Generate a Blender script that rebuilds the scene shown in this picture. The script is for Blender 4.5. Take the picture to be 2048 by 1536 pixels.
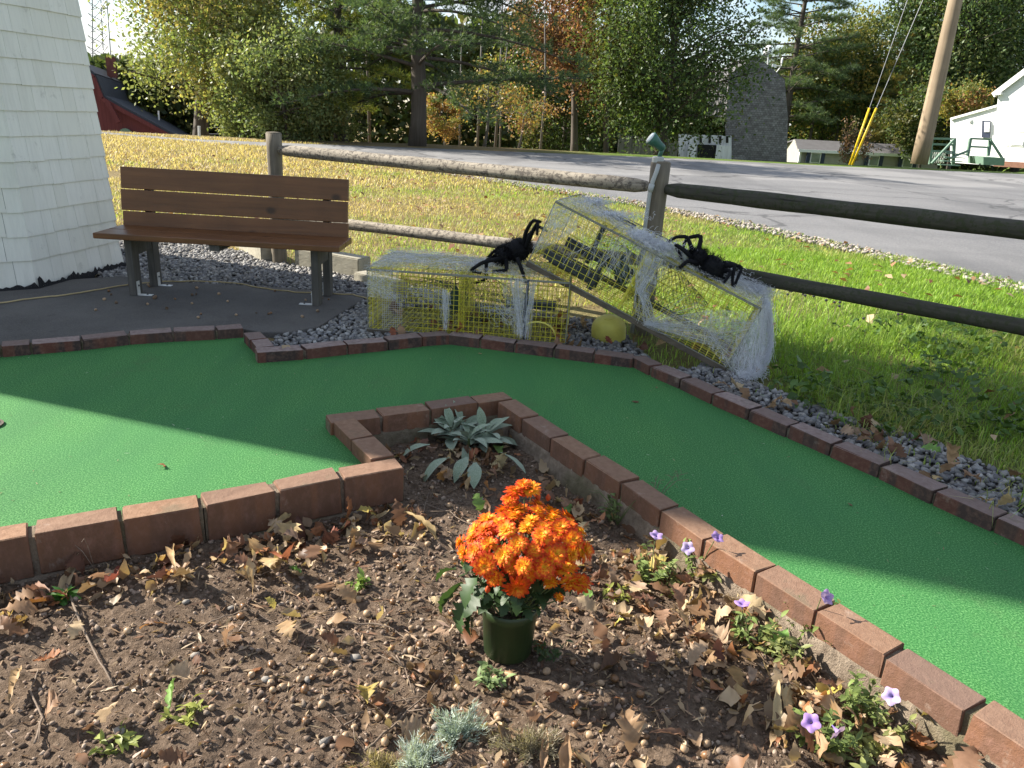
import bpy, bmesh, math, random
import numpy as np
from mathutils import Vector, Matrix, noise as mnoise
from mathutils.geometry import delaunay_2d_cdt

random.seed(7)
RNG = np.random.default_rng(7)
S = bpy.context.scene
for o in list(bpy.data.objects):
    bpy.data.objects.remove(o)
COL = S.collection

# ------------------------------------------------------------------ camera
TH, ROLL = math.radians(19.5), math.radians(3.3)
cam_d = bpy.data.cameras.new('camera')
cam = bpy.data.objects.new('camera', cam_d)
COL.objects.link(cam)
up = Vector((0, math.sin(TH), math.cos(TH)))
fw = Vector((0, math.cos(TH), -math.sin(TH)))
ex = Vector((1, 0, 0))
cx = ex * math.cos(ROLL) + up * math.sin(ROLL)
cy = -ex * math.sin(ROLL) + up * math.cos(ROLL)
cz = -fw
cam.matrix_world = Matrix(((cx.x, cy.x, cz.x, 0), (cx.y, cy.y, cz.y, 0), (cx.z, cy.z, cz.z, 1.245), (0, 0, 0, 1)))
cam_d.sensor_width = 36
cam_d.lens = 1538 / 2048 * 36
cam_d.clip_start = 0.05
cam_d.clip_end = 2000
S.camera = cam

# ------------------------------------------------------------------ sky, sun, exposure
SUN_AZ, SUN_EL = math.radians(-17), math.radians(31.5)      # heading of the light on the ground, height
sun_to = Vector((-math.cos(SUN_AZ) * math.cos(SUN_EL), -math.sin(SUN_AZ) * math.cos(SUN_EL), math.sin(SUN_EL)))
W = bpy.data.worlds.new('World')
S.world = W
W.use_nodes = True
wn, wl = W.node_tree.nodes, W.node_tree.links
wn.clear()
sky = wn.new('ShaderNodeTexSky')
sky.sky_type = 'NISHITA'
sky.sun_disc = False
sky.sun_elevation = SUN_EL
sky.sun_rotation = math.atan2(sun_to.x, sun_to.y)
sky.dust_density = 0.6
sky.ozone_density = 1.4
tc = wn.new('ShaderNodeTexCoord')
mp = wn.new('ShaderNodeMapping')
mp.inputs['Scale'].default_value = (1.6, 1.6, 5.0)
cn = wn.new('ShaderNodeTexNoise')
cn.inputs['Scale'].default_value = 2.2
cn.inputs['Detail'].default_value = 7
cr = wn.new('ShaderNodeValToRGB')
cr.color_ramp.elements[0].position = 0.45
cr.color_ramp.elements[1].position = 0.63
mx = wn.new('ShaderNodeMixRGB')
mx.inputs[2].default_value = (5.2, 5.4, 5.7, 1)
bg = wn.new('ShaderNodeBackground')
bg.inputs['Strength'].default_value = 0.076
wo = wn.new('ShaderNodeOutputWorld')
wl.new(tc.outputs['Generated'], mp.inputs['Vector'])
wl.new(mp.outputs[0], cn.inputs['Vector'])
wl.new(cn.outputs['Fac'], cr.inputs['Fac'])
wl.new(cr.outputs['Color'], mx.inputs[0])
wl.new(sky.outputs[0], mx.inputs[1])
wl.new(mx.outputs[0], bg.inputs['Color'])
wl.new(bg.outputs[0], wo.inputs['Surface'])

sun_d = bpy.data.lights.new('sun', 'SUN')
sun_d.energy = 5.0
sun_d.angle = math.radians(0.55)
sun_d.color = (1.0, 0.93, 0.82)
sun = bpy.data.objects.new('sun', sun_d)
COL.objects.link(sun)
sun.rotation_euler = sun_to.to_track_quat('Z', 'Y').to_euler()

S.view_settings.view_transform = 'Standard'
S.view_settings.look = 'None'
S.view_settings.gamma = 1
S.view_settings.use_curve_mapping = False
S.view_settings.exposure = 1.5
S.render.engine = 'CYCLES'

# ------------------------------------------------------------------ materials
MATS = {}


class NT:
    """small helper around a node tree"""
    def __init__(s, name):
        s.m = bpy.data.materials.new(name)
        s.m.use_nodes = True
        s.n, s.l = s.m.node_tree.nodes, s.m.node_tree.links
        s.n.clear()
        s.out = s.n.new('ShaderNodeOutputMaterial')
        MATS[name] = s.m

    def node(s, t, **kw):
        nd = s.n.new(t)
        for k, v in kw.items():
            if k.startswith('_'):
                setattr(nd, k[1:], v)
            else:
                nd.inputs[k.replace('__', ' ')].default_value = v
        return nd

    def link(s, a, b):
        s.l.new(a, b)

    def coords(s, kind='Object'):
        return s.node('ShaderNodeTexCoord').outputs[kind]

    def pos(s):
        return s.node('ShaderNodeNewGeometry').outputs['Position']

    def noise(s, vec, scale, detail=4, rough=0.55, dist=0.0):
        nd = s.node('ShaderNodeTexNoise', Scale=scale, Detail=detail, Roughness=rough, Distortion=dist)
        s.link(vec, nd.inputs['Vector'])
        return nd.outputs['Fac']

    def ramp(s, fac, stops, interp='LINEAR'):
        nd = s.node('ShaderNodeValToRGB')
        cr = nd.color_ramp
        cr.interpolation = interp
        while len(cr.elements) < len(stops):
            cr.elements.new(0.5)
        for e, (p, c) in zip(cr.elements, stops):
            e.position = p
            e.color = (c if hasattr(c, '__len__') else (c, c, c)) + ((1,) if hasattr(c, '__len__') and len(c) == 3 else ((1,) if not hasattr(c, '__len__') else ()))
        s.link(fac, nd.inputs['Fac'])
        return nd.outputs['Color']

    def mix(s, fac, a, b, mode='MIX'):
        nd = s.node('ShaderNodeMixRGB', _blend_type=mode)
        for v, i in ((fac, 0), (a, 1), (b, 2)):
            if hasattr(v, 'links'):
                s.link(v, nd.inputs[i])
            else:
                nd.inputs[i].default_value = v if i == 0 else (tuple(v) + (1,) if len(v) == 3 else v)
        return nd.outputs[0]

    def math(s, op, a, b=0.0, c=0.0):
        nd = s.node('ShaderNodeMath', _operation=op)
        for v, i in ((a, 0), (b, 1), (c, 2)):
            if hasattr(v, 'links'):
                s.link(v, nd.inputs[i])
            else:
                nd.inputs[i].default_value = v
        return nd.outputs[0]

    def scale(s, vec, xyz, loc=(0, 0, 0), rot=(0, 0, 0)):
        nd = s.node('ShaderNodeMapping')
        nd.inputs['Scale'].default_value = xyz
        nd.inputs['Location'].default_value = loc
        nd.inputs['Rotation'].default_value = rot
        s.link(vec, nd.inputs['Vector'])
        return nd.outputs[0]

    def bump(s, h, strength=0.4, dist=0.01):
        nd = s.node('ShaderNodeBump', Strength=strength, Distance=dist)
        s.link(h, nd.inputs['Height'])
        return nd.outputs['Normal']

    def principled(s, col, rough=0.8, normal=None, spec=0.35, metal=0.0):
        nd = s.node('ShaderNodeBsdfPrincipled', Metallic=metal)
        nd.inputs['Specular IOR Level'].default_value = spec
        for v, k in ((col, 'Base Color'), (rough, 'Roughness')):
            if hasattr(v, 'links'):
                s.link(v, nd.inputs[k])
            else:
                nd.inputs[k].default_value = (tuple(v) + (1,)) if k == 'Base Color' else v
        if normal is not None:
            s.link(normal, nd.inputs['Normal'])
        return nd.outputs[0]

    def finish(s, sh):
        s.link(sh, s.out.inputs['Surface'])
        return s.m


def plain(name, col, rough=0.7, var=0.15, scale=12.0, bump=0.0, bscale=60.0, spec=0.35, metal=0.0):
    """one colour broken up by two noises, with fine relief"""
    t = NT(name)
    v = t.coords()
    n1 = t.noise(v, scale, 5)
    n2 = t.noise(v, scale * 7, 3)
    c = t.mix(t.ramp(n1, [(0.3, 0.0), (0.7, 1.0)]), [x * (1 - var) for x in col], [min(1, x * (1 + var)) for x in col])
    c = t.mix(t.math('MULTIPLY', n2, 0.35 if var > .02 else 0.0), c, [x * (1 - 2.2 * var) for x in col])
    nm = t.bump(t.noise(v, bscale, 4), bump, 0.01) if bump else None
    return t.finish(t.principled(c, rough, nm, spec, metal))


def leafy(name, trans=0.45, rough=0.5, attr='Col', mul=1.0, spec=0.3):
    """foliage: per leaf colour from the mesh, light also passes through"""
    t = NT(name)
    a = t.node('ShaderNodeAttribute', _attribute_name=attr).outputs['Color']
    if mul != 1.0:
        a = t.mix(1.0, a, (mul, mul, mul), 'MULTIPLY')
    p = t.principled(a, rough, None, spec)
    tr = t.node('ShaderNodeBsdfTranslucent')
    t.link(t.mix(1.0, a, (1.12, 1.15, 0.6), 'MULTIPLY'), tr.inputs['Color'])
    m = t.node('ShaderNodeMixShader', Fac=trans)
    t.link(p, m.inputs[1])
    t.link(tr.outputs[0], m.inputs[2])
    return t.finish(m.outputs[0])


def leaf_mat(name, col, trans=0.3, var=0.25, scale=30, rough=0.6, vein=False):
    t = NT(name)
    v = t.coords()
    oi = t.node('ShaderNodeObjectInfo').outputs['Random']
    n = t.noise(t.scale(v, (1, 1, 1)), scale, 5)
    c = t.mix(t.ramp(n, [(0.3, 0.0), (0.72, 1.0)]), [x * (1 + var) for x in col], [x * (1 - 1.5 * var) for x in col])
    h = t.node('ShaderNodeHueSaturation')
    t.link(c, h.inputs['Color'])
    t.link(t.math('MULTIPLY_ADD', oi, 0.05, 0.475), h.inputs['Hue'])
    t.link(t.math('MULTIPLY_ADD', oi, 0.7, 0.62), h.inputs['Value'])
    c = h.outputs[0]
    nm = t.bump(n, 0.5, 0.003)
    p = t.principled(c, rough, nm, 0.3)
    tr = t.node('ShaderNodeBsdfTranslucent')
    t.link(c, tr.inputs['Color'])
    m = t.node('ShaderNodeMixShader', Fac=trans)
    t.link(p, m.inputs[1])
    t.link(tr.outputs[0], m.inputs[2])
    return t.finish(m.outputs[0])


# turf carpet
t = NT('turf')
p = t.pos()
f = t.noise(p, 190, 3, 0.7)
f2 = t.noise(p, 60, 3, 0.6)
nap = t.noise(t.scale(p, (3.0, 0.6, 1), rot=(0, 0, 0.5)), 1.0, 5, 0.65)
dirt = t.noise(p, 2.4, 7, 0.75)
big = t.noise(p, 1.3, 4)
c = t.ramp(f, [(0.28, (0.008, 0.050, 0.014)), (0.5, (0.046, 0.172, 0.044)), (0.72, (0.21, 0.43, 0.165))])
c = t.mix(t.ramp(big, [(0.35, 0.0), (0.7, 0.35)]), c, (0.040, 0.18, 0.062))
c = t.mix(t.ramp(f2, [(0.62, 0.0), (0.85, 0.35)]), c, (0.10, 0.29, 0.115))
c = t.mix(t.ramp(nap, [(0.42, 0.0), (0.62, 0.30)]), c, (0.030, 0.115, 0.045))
c = t.mix(t.ramp(dirt, [(0.58, 0.0), (0.74, 0.35)]), c, (0.075, 0.095, 0.05))
hh = t.math('ADD', f, t.math('MULTIPLY', f2, 0.5))
t.finish(t.principled(c, 0.75, t.bump(hh, 0.45, 0.003), 0.15))

# brick: red brown with dark kiln bands on the sides, dull purple worn tops; border tones include painted shade
def brick_mat(name, band_k, ca, cb, ta, tb):
    t = NT(name)
    v = t.coords()
    oi = t.node('ShaderNodeObjectInfo').outputs['Random']
    off = t.node('ShaderNodeCombineXYZ')
    t.link(t.math('MULTIPLY', oi, 37.0), off.inputs[0])
    t.link(t.math('MULTIPLY', oi, 11.0), off.inputs[1])
    va = t.node('ShaderNodeVectorMath', _operation='ADD')
    t.link(v, va.inputs[0])
    t.link(off.outputs[0], va.inputs[1])
    vo = va.outputs[0]
    band = t.noise(t.scale(vo, (14, 1.0, 1.0)), 1.0, 1, 0.3)
    grain = t.noise(vo, 45, 6, 0.65)
    spk = t.noise(vo, 260, 3)
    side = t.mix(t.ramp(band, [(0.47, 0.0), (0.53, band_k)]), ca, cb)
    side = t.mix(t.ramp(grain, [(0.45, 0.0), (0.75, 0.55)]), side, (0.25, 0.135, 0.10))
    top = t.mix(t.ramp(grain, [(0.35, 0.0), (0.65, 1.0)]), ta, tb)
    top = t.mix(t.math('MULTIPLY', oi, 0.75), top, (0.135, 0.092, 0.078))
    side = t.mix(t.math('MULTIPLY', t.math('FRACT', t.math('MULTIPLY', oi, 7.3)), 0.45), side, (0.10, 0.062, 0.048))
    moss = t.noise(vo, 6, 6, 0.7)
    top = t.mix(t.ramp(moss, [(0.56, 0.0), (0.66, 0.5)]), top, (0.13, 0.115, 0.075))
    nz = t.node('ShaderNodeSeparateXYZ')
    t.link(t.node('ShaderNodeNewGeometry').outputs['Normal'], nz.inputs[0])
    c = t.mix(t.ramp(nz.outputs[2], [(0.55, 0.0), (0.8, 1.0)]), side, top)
    c = t.mix(t.ramp(spk, [(0.62, 0.0), (0.78, 0.5)]), c, (0.07, 0.045, 0.04))
    lich = t.noise(vo, 9, 6, 0.7)
    c = t.mix(t.ramp(lich, [(0.60, 0.0), (0.72, 0.45)]), c, (0.36, 0.30, 0.25))
    t.finish(t.principled(c, 0.85, t.bump(t.math('ADD', grain, t.math('MULTIPLY', spk, 0.4)), 0.55, 0.006), 0.25))


brick_mat('brick', 1.0, (0.115, 0.045, 0.032), (0.050, 0.034, 0.031), (0.20, 0.145, 0.130), (0.30, 0.235, 0.215))  # border bricks: shade painted in, sides darker and tops greyer
brick_mat('brick_warm', 0.45, (0.175, 0.084, 0.046), (0.090, 0.055, 0.038), (0.215, 0.118, 0.068), (0.285, 0.170, 0.105))

# soil
t = NT('soil')
p = t.pos()
n1 = t.noise(p, 3.0, 5)
n2 = t.noise(p, 60, 6, 0.7)
n3 = t.noise(p, 220, 4, 0.7)
c = t.ramp(n2, [(0.28, (0.042, 0.028, 0.018)), (0.52, (0.138, 0.099, 0.070)), (0.8, (0.28, 0.21, 0.155))])
c = t.mix(t.ramp(n1, [(0.45, 0.0), (0.7, 0.45)]), c, (0.115, 0.083, 0.062))
c = t.mix(t.ramp(n3, [(0.60, 0.0), (0.75, 0.7)]), c, (0.24, 0.185, 0.145))
t.finish(t.principled(c, 0.95, t.bump(t.math('ADD', n2, t.math('MULTIPLY', n3, 0.5)), 0.9, 0.012), 0.1))

# clods, gravel, stones: per piece colour
for nm, rr in (('clod', 0.95), ('stones', 0.85)):
    t = NT(nm)
    a = t.node('ShaderNodeAttribute', _attribute_name='Col').outputs['Color']
    n = t.noise(t.pos(), 120, 5, 0.7)
    c = t.mix(t.ramp(n, [(0.35, 0.0), (0.7, 0.35)]), a, (0.09, 0.065, 0.05) if nm == 'clod' else (0.09, 0.09, 0.09))
    t.finish(t.principled(c, rr, t.bump(n, 0.5, 0.004), 0.2))

# gravel bed underneath the stones
t = NT('gravel_base')
p = t.pos()
vn = t.node('ShaderNodeTexVoronoi', Scale=55)
t.link(p, vn.inputs['Vector'])
c = t.mix(t.ramp(vn.outputs['Distance'], [(0.1, 0.0), (0.6, 1.0)]), (0.16, 0.15, 0.145), (0.03, 0.026, 0.024))
c = t.mix(t.ramp(t.noise(p, 3, 4), [(0.5, 0), (0.62, 1)]), c, (0.035, 0.026, 0.02))
t.finish(t.principled(c, 0.95, t.bump(vn.outputs['Distance'], -0.8, 0.02), 0.15))

# concrete pad
t = NT('concrete')
p = t.pos()
n1 = t.noise(p, 2.2, 6, 0.6)
n2 = t.noise(p, 180, 4, 0.7)
n3 = t.noise(p, 14, 5)
c = t.mix(t.ramp(n1, [(0.35, 0), (0.68, 1)]), (0.07, 0.066, 0.062), (0.115, 0.108, 0.10))
c = t.mix(t.ramp(n2, [(0.42, 0), (0.7, 0.6)]), c, (0.165, 0.155, 0.145))
c = t.mix(t.ramp(n3, [(0.6, 0), (0.75, 0.4)]), c, (0.05, 0.046, 0.042))
t.finish(t.principled(c, 0.9, t.bump(n2, 0.5, 0.004), 0.2))

# sandy footing / mortar
t = NT('mortar')
p = t.pos()
n1 = t.noise(p, 26, 6, 0.7)
n2 = t.noise(p, 200, 4, 0.7)
c = t.mix(t.ramp(n1, [(0.35, 0), (0.65, 1)]), (0.15, 0.115, 0.085), (0.30, 0.24, 0.18))
c = t.mix(t.ramp(t.noise(p, 4, 5), [(0.48, 0), (0.62, 0.6)]), c, (0.11, 0.105, 0.05))
t.finish(t.principled(c, 0.95, t.bump(t.math('ADD', n1, n2), 0.8, 0.012), 0.15))

# lawn soil under the blades: dry straw and green patches
t = NT('lawn')
p = t.pos()
dry = t.noise(p, 0.35, 5, 0.6)
fine = t.noise(p, 22, 6, 0.7)
sx = t.node('ShaderNodeSeparateXYZ')
t.link(p, sx.inputs[0])
gr = t.ramp(t.math('ADD', t.math('MULTIPLY', sx.outputs[0], 0.11), t.math('ADD', dry, -0.12)), [(0.38, 0.0), (0.72, 1.0)])
c = t.mix(gr, (0.22, 0.17, 0.085), (0.10, 0.165, 0.028))
c = t.mix(t.ramp(fine, [(0.4, 0.0), (0.7, 0.65)]), c, (0.075, 0.06, 0.028))
c = t.mix(t.ramp(t.noise(p, 1.1, 4), [(0.55, 0), (0.7, 0.55)]), c, (0.19, 0.13, 0.075))
t.finish(t.principled(c, 0.95, t.bump(fine, 0.8, 0.04), 0.1))

# road
t = NT('asphalt')
p = t.pos()
n1 = t.noise(p, 0.35, 5)
n2 = t.noise(p, 55, 5, 0.75)
n3 = t.noise(t.scale(p, (0.5, 0.12, 1), rot=(0, 0, 0.35)), 1.0, 5)
c = t.mix(t.ramp(n1, [(0.35, 0), (0.68, 1)]), (0.115, 0.117, 0.125), (0.165, 0.165, 0.17))
c = t.mix(t.ramp(n2, [(0.42, 0), (0.66, 0.7)]), c, (0.30, 0.29, 0.275))
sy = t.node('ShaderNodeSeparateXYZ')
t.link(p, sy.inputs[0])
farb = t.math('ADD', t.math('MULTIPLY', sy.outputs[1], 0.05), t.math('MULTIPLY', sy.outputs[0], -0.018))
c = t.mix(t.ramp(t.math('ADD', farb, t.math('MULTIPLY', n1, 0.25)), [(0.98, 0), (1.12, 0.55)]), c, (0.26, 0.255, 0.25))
c = t.mix(t.ramp(n3, [(0.5, 0), (0.62, 0.5)]), c, (0.085, 0.086, 0.09))
vc = t.node('ShaderNodeTexVoronoi', Scale=0.22, _feature='DISTANCE_TO_EDGE')
wv = t.node('ShaderNodeVectorMath', _operation='ADD')
nv = t.node('ShaderNodeTexNoise', Scale=1.1, Detail=5)
t.link(p, nv.inputs['Vector'])
t.link(p, wv.inputs[0])
t.link(nv.outputs['Color'], wv.inputs[1])
t.link(wv.outputs[0], vc.inputs['Vector'])
c = t.mix(t.ramp(vc.outputs['Distance'], [(0.0, 0.75), (0.006, 0.6), (0.012, 0.0)]), c, (0.05, 0.05, 0.052))
lane = t.noise(t.scale(p, (0.05, 0.55, 1), rot=(0, 0, -0.28)), 1.0, 3)
c = t.mix(t.ramp(lane, [(0.50, 0), (0.60, 0.35)]), c, (0.10, 0.10, 0.104))
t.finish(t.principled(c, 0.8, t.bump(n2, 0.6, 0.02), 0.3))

# wood
def wood(name, a, b, axis=0, scale=6.0, rough=0.6, knots=None, bump=0.3, world=False, spec=0.35, blotch=None):
    t = NT(name)
    v = t.pos() if world else t.coords()
    oi = t.node('ShaderNodeObjectInfo').outputs['Random']
    off = t.node('ShaderNodeCombineXYZ')
    t.link(t.math('MULTIPLY', oi, 17.0), off.inputs[1 - (axis == 1)])
    va = t.node('ShaderNodeVectorMath', _operation='ADD')
    t.link(v, va.inputs[0])
    t.link(off.outputs[0], va.inputs[1])
    sc = [scale * 6] * 3
    sc[axis] = scale * 0.35
    g = t.noise(t.scale(va.outputs[0], sc), 1.0, 7, 0.65, 0.6)
    big = t.noise(va.outputs[0], scale * 0.8, 4)
    c = t.mix(t.ramp(g, [(0.3, 0), (0.7, 1)]), a, b)
    c = t.mix(t.ramp(big, [(0.4, 0), (0.75, 0.45)]), c, [x * 0.5 for x in a])
    if knots:
        vn = t.node('ShaderNodeTexVoronoi', Scale=knots)
        s2 = [1, 1, 1]
        s2[axis] = 0.7
        t.link(t.scale(va.outputs[0], s2), vn.inputs['Vector'])
        c = t.mix(t.ramp(vn.outputs['Distance'], [(0.07, 0.85), (0.16, 0.0)]), c, [x * 0.25 for x in a])
    if blotch:
        c = t.mix(t.ramp(t.noise(va.outputs[0], 38, 6, 0.75), [(0.50, 0), (0.56, 1.0)]), c, blotch)
        c = t.mix(t.ramp(g, [(0.30, 0.9), (0.38, 0.0)]), c, [x * 0.3 for x in a])
    return t.finish(t.principled(c, rough, t.bump(g, bump, 0.008), spec))


wood('bench_wood', (0.110, 0.044, 0.015), (0.180, 0.076, 0.027), 0, 5, 0.42, knots=5.5, bump=0.15, spec=0.4)
wood('leg_wood', (0.060, 0.056, 0.050), (0.125, 0.115, 0.10), 2, 8, 0.8, bump=0.35)
wood('rail_wood', (0.22, 0.19, 0.15), (0.36, 0.315, 0.25), 0, 7, 0.85, bump=0.6, blotch=(0.10, 0.085, 0.07))
wood('post_wood', (0.12, 0.10, 0.075), (0.24, 0.205, 0.155), 2, 7, 0.85, bump=0.6)
wood('mossy_shaded_wood', (0.036, 0.034, 0.027), (0.075, 0.070, 0.054), 0, 7, 0.9, bump=0.6, blotch=(0.036, 0.042, 0.020))  # right rails: mossy, with their shade painted into the dark base
wood('timber_wood', (0.26, 0.24, 0.185), (0.40, 0.375, 0.30), 0, 6, 0.85, bump=0.5)
wood('runner_wood', (0.075, 0.06, 0.045), (0.14, 0.115, 0.085), 0, 7, 0.85, bump=0.5)
wood('pole_wood', (0.21, 0.155, 0.10), (0.33, 0.255, 0.17), 2, 1.2, 0.8, bump=0.4)
wood('bark', (0.055, 0.045, 0.036), (0.125, 0.105, 0.088), 2, 1.3, 0.95, bump=1.0, world=True)
wood('bark_grey', (0.085, 0.078, 0.068), (0.17, 0.16, 0.145), 2, 1.5, 0.95, bump=1.0, world=True)
wood('twig', (0.12, 0.085, 0.06), (0.26, 0.20, 0.15), 0, 20, 0.85, bump=0.4)

# painted shingles: cream white, with smudges and peeling
t = NT('shingle_paint')
v = t.pos()
oi = t.node('ShaderNodeObjectInfo').outputs['Random']
c = t.mix(oi, (0.70, 0.69, 0.61), (0.76, 0.75, 0.68))
g = t.noise(t.scale(v, (60, 60, 3)), 1.0, 5, 0.6)
c = t.mix(t.ramp(g, [(0.45, 0), (0.8, 0.25)]), c, (0.46, 0.46, 0.42))
c = t.mix(t.ramp(t.noise(v, 9, 6, 0.75), [(0.60, 0), (0.74, 0.55)]), c, (0.36, 0.35, 0.30))
c = t.mix(t.ramp(t.noise(t.scale(v, (10, 10, 1.2)), 1.0, 5, 0.7), [(0.50, 0), (0.72, 0.35)]), c, (0.48, 0.47, 0.41))
t.finish(t.principled(c, 0.65, t.bump(g, 0.35, 0.003), 0.3))

plain('tar_felt', (0.018, 0.018, 0.02), 0.9, 0.3, 12, 0.6, 60)
plain('shingle_base', (0.10, 0.10, 0.09), 0.9, 0.2)
plain('galvanised', (0.50, 0.51, 0.50), 0.45, 0.12, 25, 0.1, 90, 0.5, 0.6)
plain('bracket_metal', (0.62, 0.62, 0.60), 0.5, 0.1, 25, 0.1, 90, 0.5, 0.3)
plain('dark_metal', (0.03, 0.03, 0.033), 0.5, 0.2, 20)
plain('conduit', (0.40, 0.41, 0.40), 0.5, 0.1, 10)
plain('green_paint', (0.045, 0.13, 0.095), 0.4, 0.15, 14)
plain('lens_glass', (0.70, 0.74, 0.74), 0.15, 0.03, 5, spec=0.6)
plain('cord', (0.42, 0.33, 0.17), 0.6, 0.1)
plain('yellow_wire', (0.66, 0.59, 0.06), 0.5, 0.18, 40)
plain('grey_wire', (0.22, 0.22, 0.17), 0.55, 0.2, 30)
plain('net', (0.05, 0.085, 0.065), 0.8, 0.3, 20)
plain('black_plastic', (0.012, 0.012, 0.014), 0.45, 0.2, 20)
plain('slate_plastic', (0.045, 0.052, 0.06), 0.6, 0.2, 20)
plain('buoy_yellow', (0.60, 0.54, 0.12), 0.5, 0.12, 14, 0.2, 60)
plain('fur', (0.006, 0.006, 0.008), 0.75, 0.2, 20, spec=0.2)
plain('eye', (0.05, 0.05, 0.06), 0.1, 0.0, 5, spec=0.8)
plain('pot', (0.022, 0.040, 0.012), 0.45, 0.15, 12, 0.05, 40, 0.45)
plain('stem', (0.10, 0.13, 0.045), 0.7, 0.2, 30)
plain('acorn', (0.22, 0.115, 0.05), 0.4, 0.35, 45, 0.1, 80, 0.45)
plain('acorn_pale', (0.38, 0.26, 0.155), 0.5, 0.3, 45, 0.1, 80, 0.4)
plain('acorn_cap', (0.17, 0.115, 0.075), 0.9, 0.3, 120, 0.8, 220)
plain('cup_plastic', (0.05, 0.05, 0.05), 0.6, 0.2)
plain('white_paint', (0.78, 0.78, 0.76), 0.6, 0.06, 4)
plain('navy_paint', (0.02, 0.03, 0.06), 0.5, 0.1)
plain('greige_siding', (0.33, 0.31, 0.27), 0.7, 0.08, 4)
plain('dark_inside', (0.012, 0.012, 0.013), 0.9, 0.1)
plain('roof_grey', (0.115, 0.112, 0.115), 0.85, 0.15, 3, 0.3, 25)
plain('roof_slate', (0.045, 0.05, 0.06), 0.8, 0.2, 2, 0.4, 20)
plain('green_rail', (0.14, 0.22, 0.17), 0.7, 0.15, 6)
plain('brick_chimney', (0.16, 0.06, 0.045), 0.9, 0.25, 6, 0.3, 30)
plain('guard_yellow', (0.72, 0.47, 0.02), 0.45, 0.08, 5)
plain('red_paint', (0.35, 0.03, 0.025), 0.5, 0.15, 8)
plain('steel', (0.20, 0.21, 0.23), 0.5, 0.1, 5, metal=0.3)
plain('dish_grey', (0.70, 0.71, 0.72), 0.5, 0.05, 5)
plain('pane', (0.16, 0.18, 0.19), 0.08, 0.3, 2, spec=0.8)
plain('foundation', (0.20, 0.10, 0.07), 0.9, 0.2, 8)

# old grey shingle wall of the far barn (pieces too small to tell apart)
t = NT('grey_shingle')
v = t.coords()
br = t.node('ShaderNodeTexBrick', Scale=1.0)
br.inputs['Brick Width'].default_value = 0.19
br.inputs['Row Height'].default_value = 0.13
br.inputs['Mortar Size'].default_value = 0.006
br.inputs['Color1'].default_value = (0.15, 0.145, 0.15, 1)
br.inputs['Color2'].default_value = (0.25, 0.245, 0.255, 1)
br.inputs['Mortar'].default_value = (0.02, 0.018, 0.016, 1)
t.link(t.scale(v, (1, 1, 1), rot=(math.radians(-90), 0, 0)), br.inputs['Vector'])
n = t.noise(v, 3.0, 7, 0.75)
c = t.mix(t.ramp(n, [(0.40, 0), (0.62, 0.75)]), br.outputs['Color'], (0.085, 0.078, 0.08))
t.finish(t.principled(c, 0.95, t.bump(br.outputs['Fac'], -0.6, 0.03), 0.15))


def boards(name, a, b, w, mort=(0.02, 0.02, 0.02), vertical=True):
    t = NT(name)
    v = t.coords()
    sx = t.node('ShaderNodeSeparateXYZ')
    t.link(v, sx.inputs[0])
    x = sx.outputs[0] if vertical else sx.outputs[2]
    fr = t.math('FRACT', t.math('DIVIDE', x, w))
    line = t.ramp(fr, [(0.0, 1.0), (0.09, 0.0), (1.0, 0.0)])
    n = t.noise(t.scale(v, (8, 8, 0.7) if vertical else (0.7, 0.7, 8)), 1.0, 5, 0.65)
    c = t.mix(t.ramp(n, [(0.3, 0), (0.7, 1)]), a, b)
    c = t.mix(t.math('MULTIPLY', line, 0.75), c, mort)
    t.finish(t.principled(c, 0.8, t.bump(line, -0.5, 0.02), 0.2))


boards('red_boards', (0.10, 0.030, 0.032), (0.14, 0.042, 0.042), 0.22, (0.05, 0.008, 0.008))
boards('white_boards', (0.50, 0.51, 0.53), (0.66, 0.67, 0.69), 0.2, (0.2, 0.2, 0.2))
boards('grey_boards', (0.10, 0.095, 0.09), (0.20, 0.19, 0.18), 0.2)
boards('white_siding', (0.74, 0.745, 0.75), (0.80, 0.80, 0.80), 0.13, (0.5, 0.5, 0.51), vertical=False)

leafy('leaves', 0.45, mul=1.35)
leafy('needles', 0.35, 0.5, mul=1.45)
leafy('grass_blades', 0.45, 0.5, mul=1.25)
leafy('petals', 0.30, 0.55, spec=0.2)
leafy('plant_leaf', 0.30, 0.5, spec=0.35)
for nm, cc in (('leaf_tan', (0.36, 0.23, 0.125)), ('leaf_brown', (0.17, 0.092, 0.05)), ('leaf_pale', (0.46, 0.34, 0.21)),
               ('leaf_rust', (0.32, 0.13, 0.055)), ('leaf_yellow', (0.44, 0.36, 0.09)), ('leaf_green', (0.16, 0.26, 0.06))):
    leaf_mat(nm, cc)

# woolly lamb's ear
t = NT('woolly_leaf')
a = t.node('ShaderNodeAttribute', _attribute_name='Col').outputs['Color']
n = t.noise(t.pos(), 300, 3)
c = t.mix(t.ramp(n, [(0.4, 0), (0.7, 0.5)]), a, (0.40, 0.46, 0.38))
lw = t.node('ShaderNodeLayerWeight', Blend=0.35)
c = t.mix(t.math('MULTIPLY', lw.outputs['Facing'], 0.5), c, (0.55, 0.60, 0.52))
t.finish(t.principled(c, 0.95, t.bump(n, 0.5, 0.003), 0.1))

# cotton web: thin white fibre, lets light through
t = NT('cotton')
d = t.node('ShaderNodeBsdfDiffuse')
d.inputs['Color'].default_value = (0.80, 0.81, 0.84, 1)
tr = t.node('ShaderNodeBsdfTranslucent')
tr.inputs['Color'].default_value = (0.80, 0.81, 0.84, 1)
m = t.node('ShaderNodeMixShader', Fac=0.5)
t.link(d.outputs[0], m.inputs[1])
t.link(tr.outputs[0], m.inputs[2])
t.finish(m.outputs[0])

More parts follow.
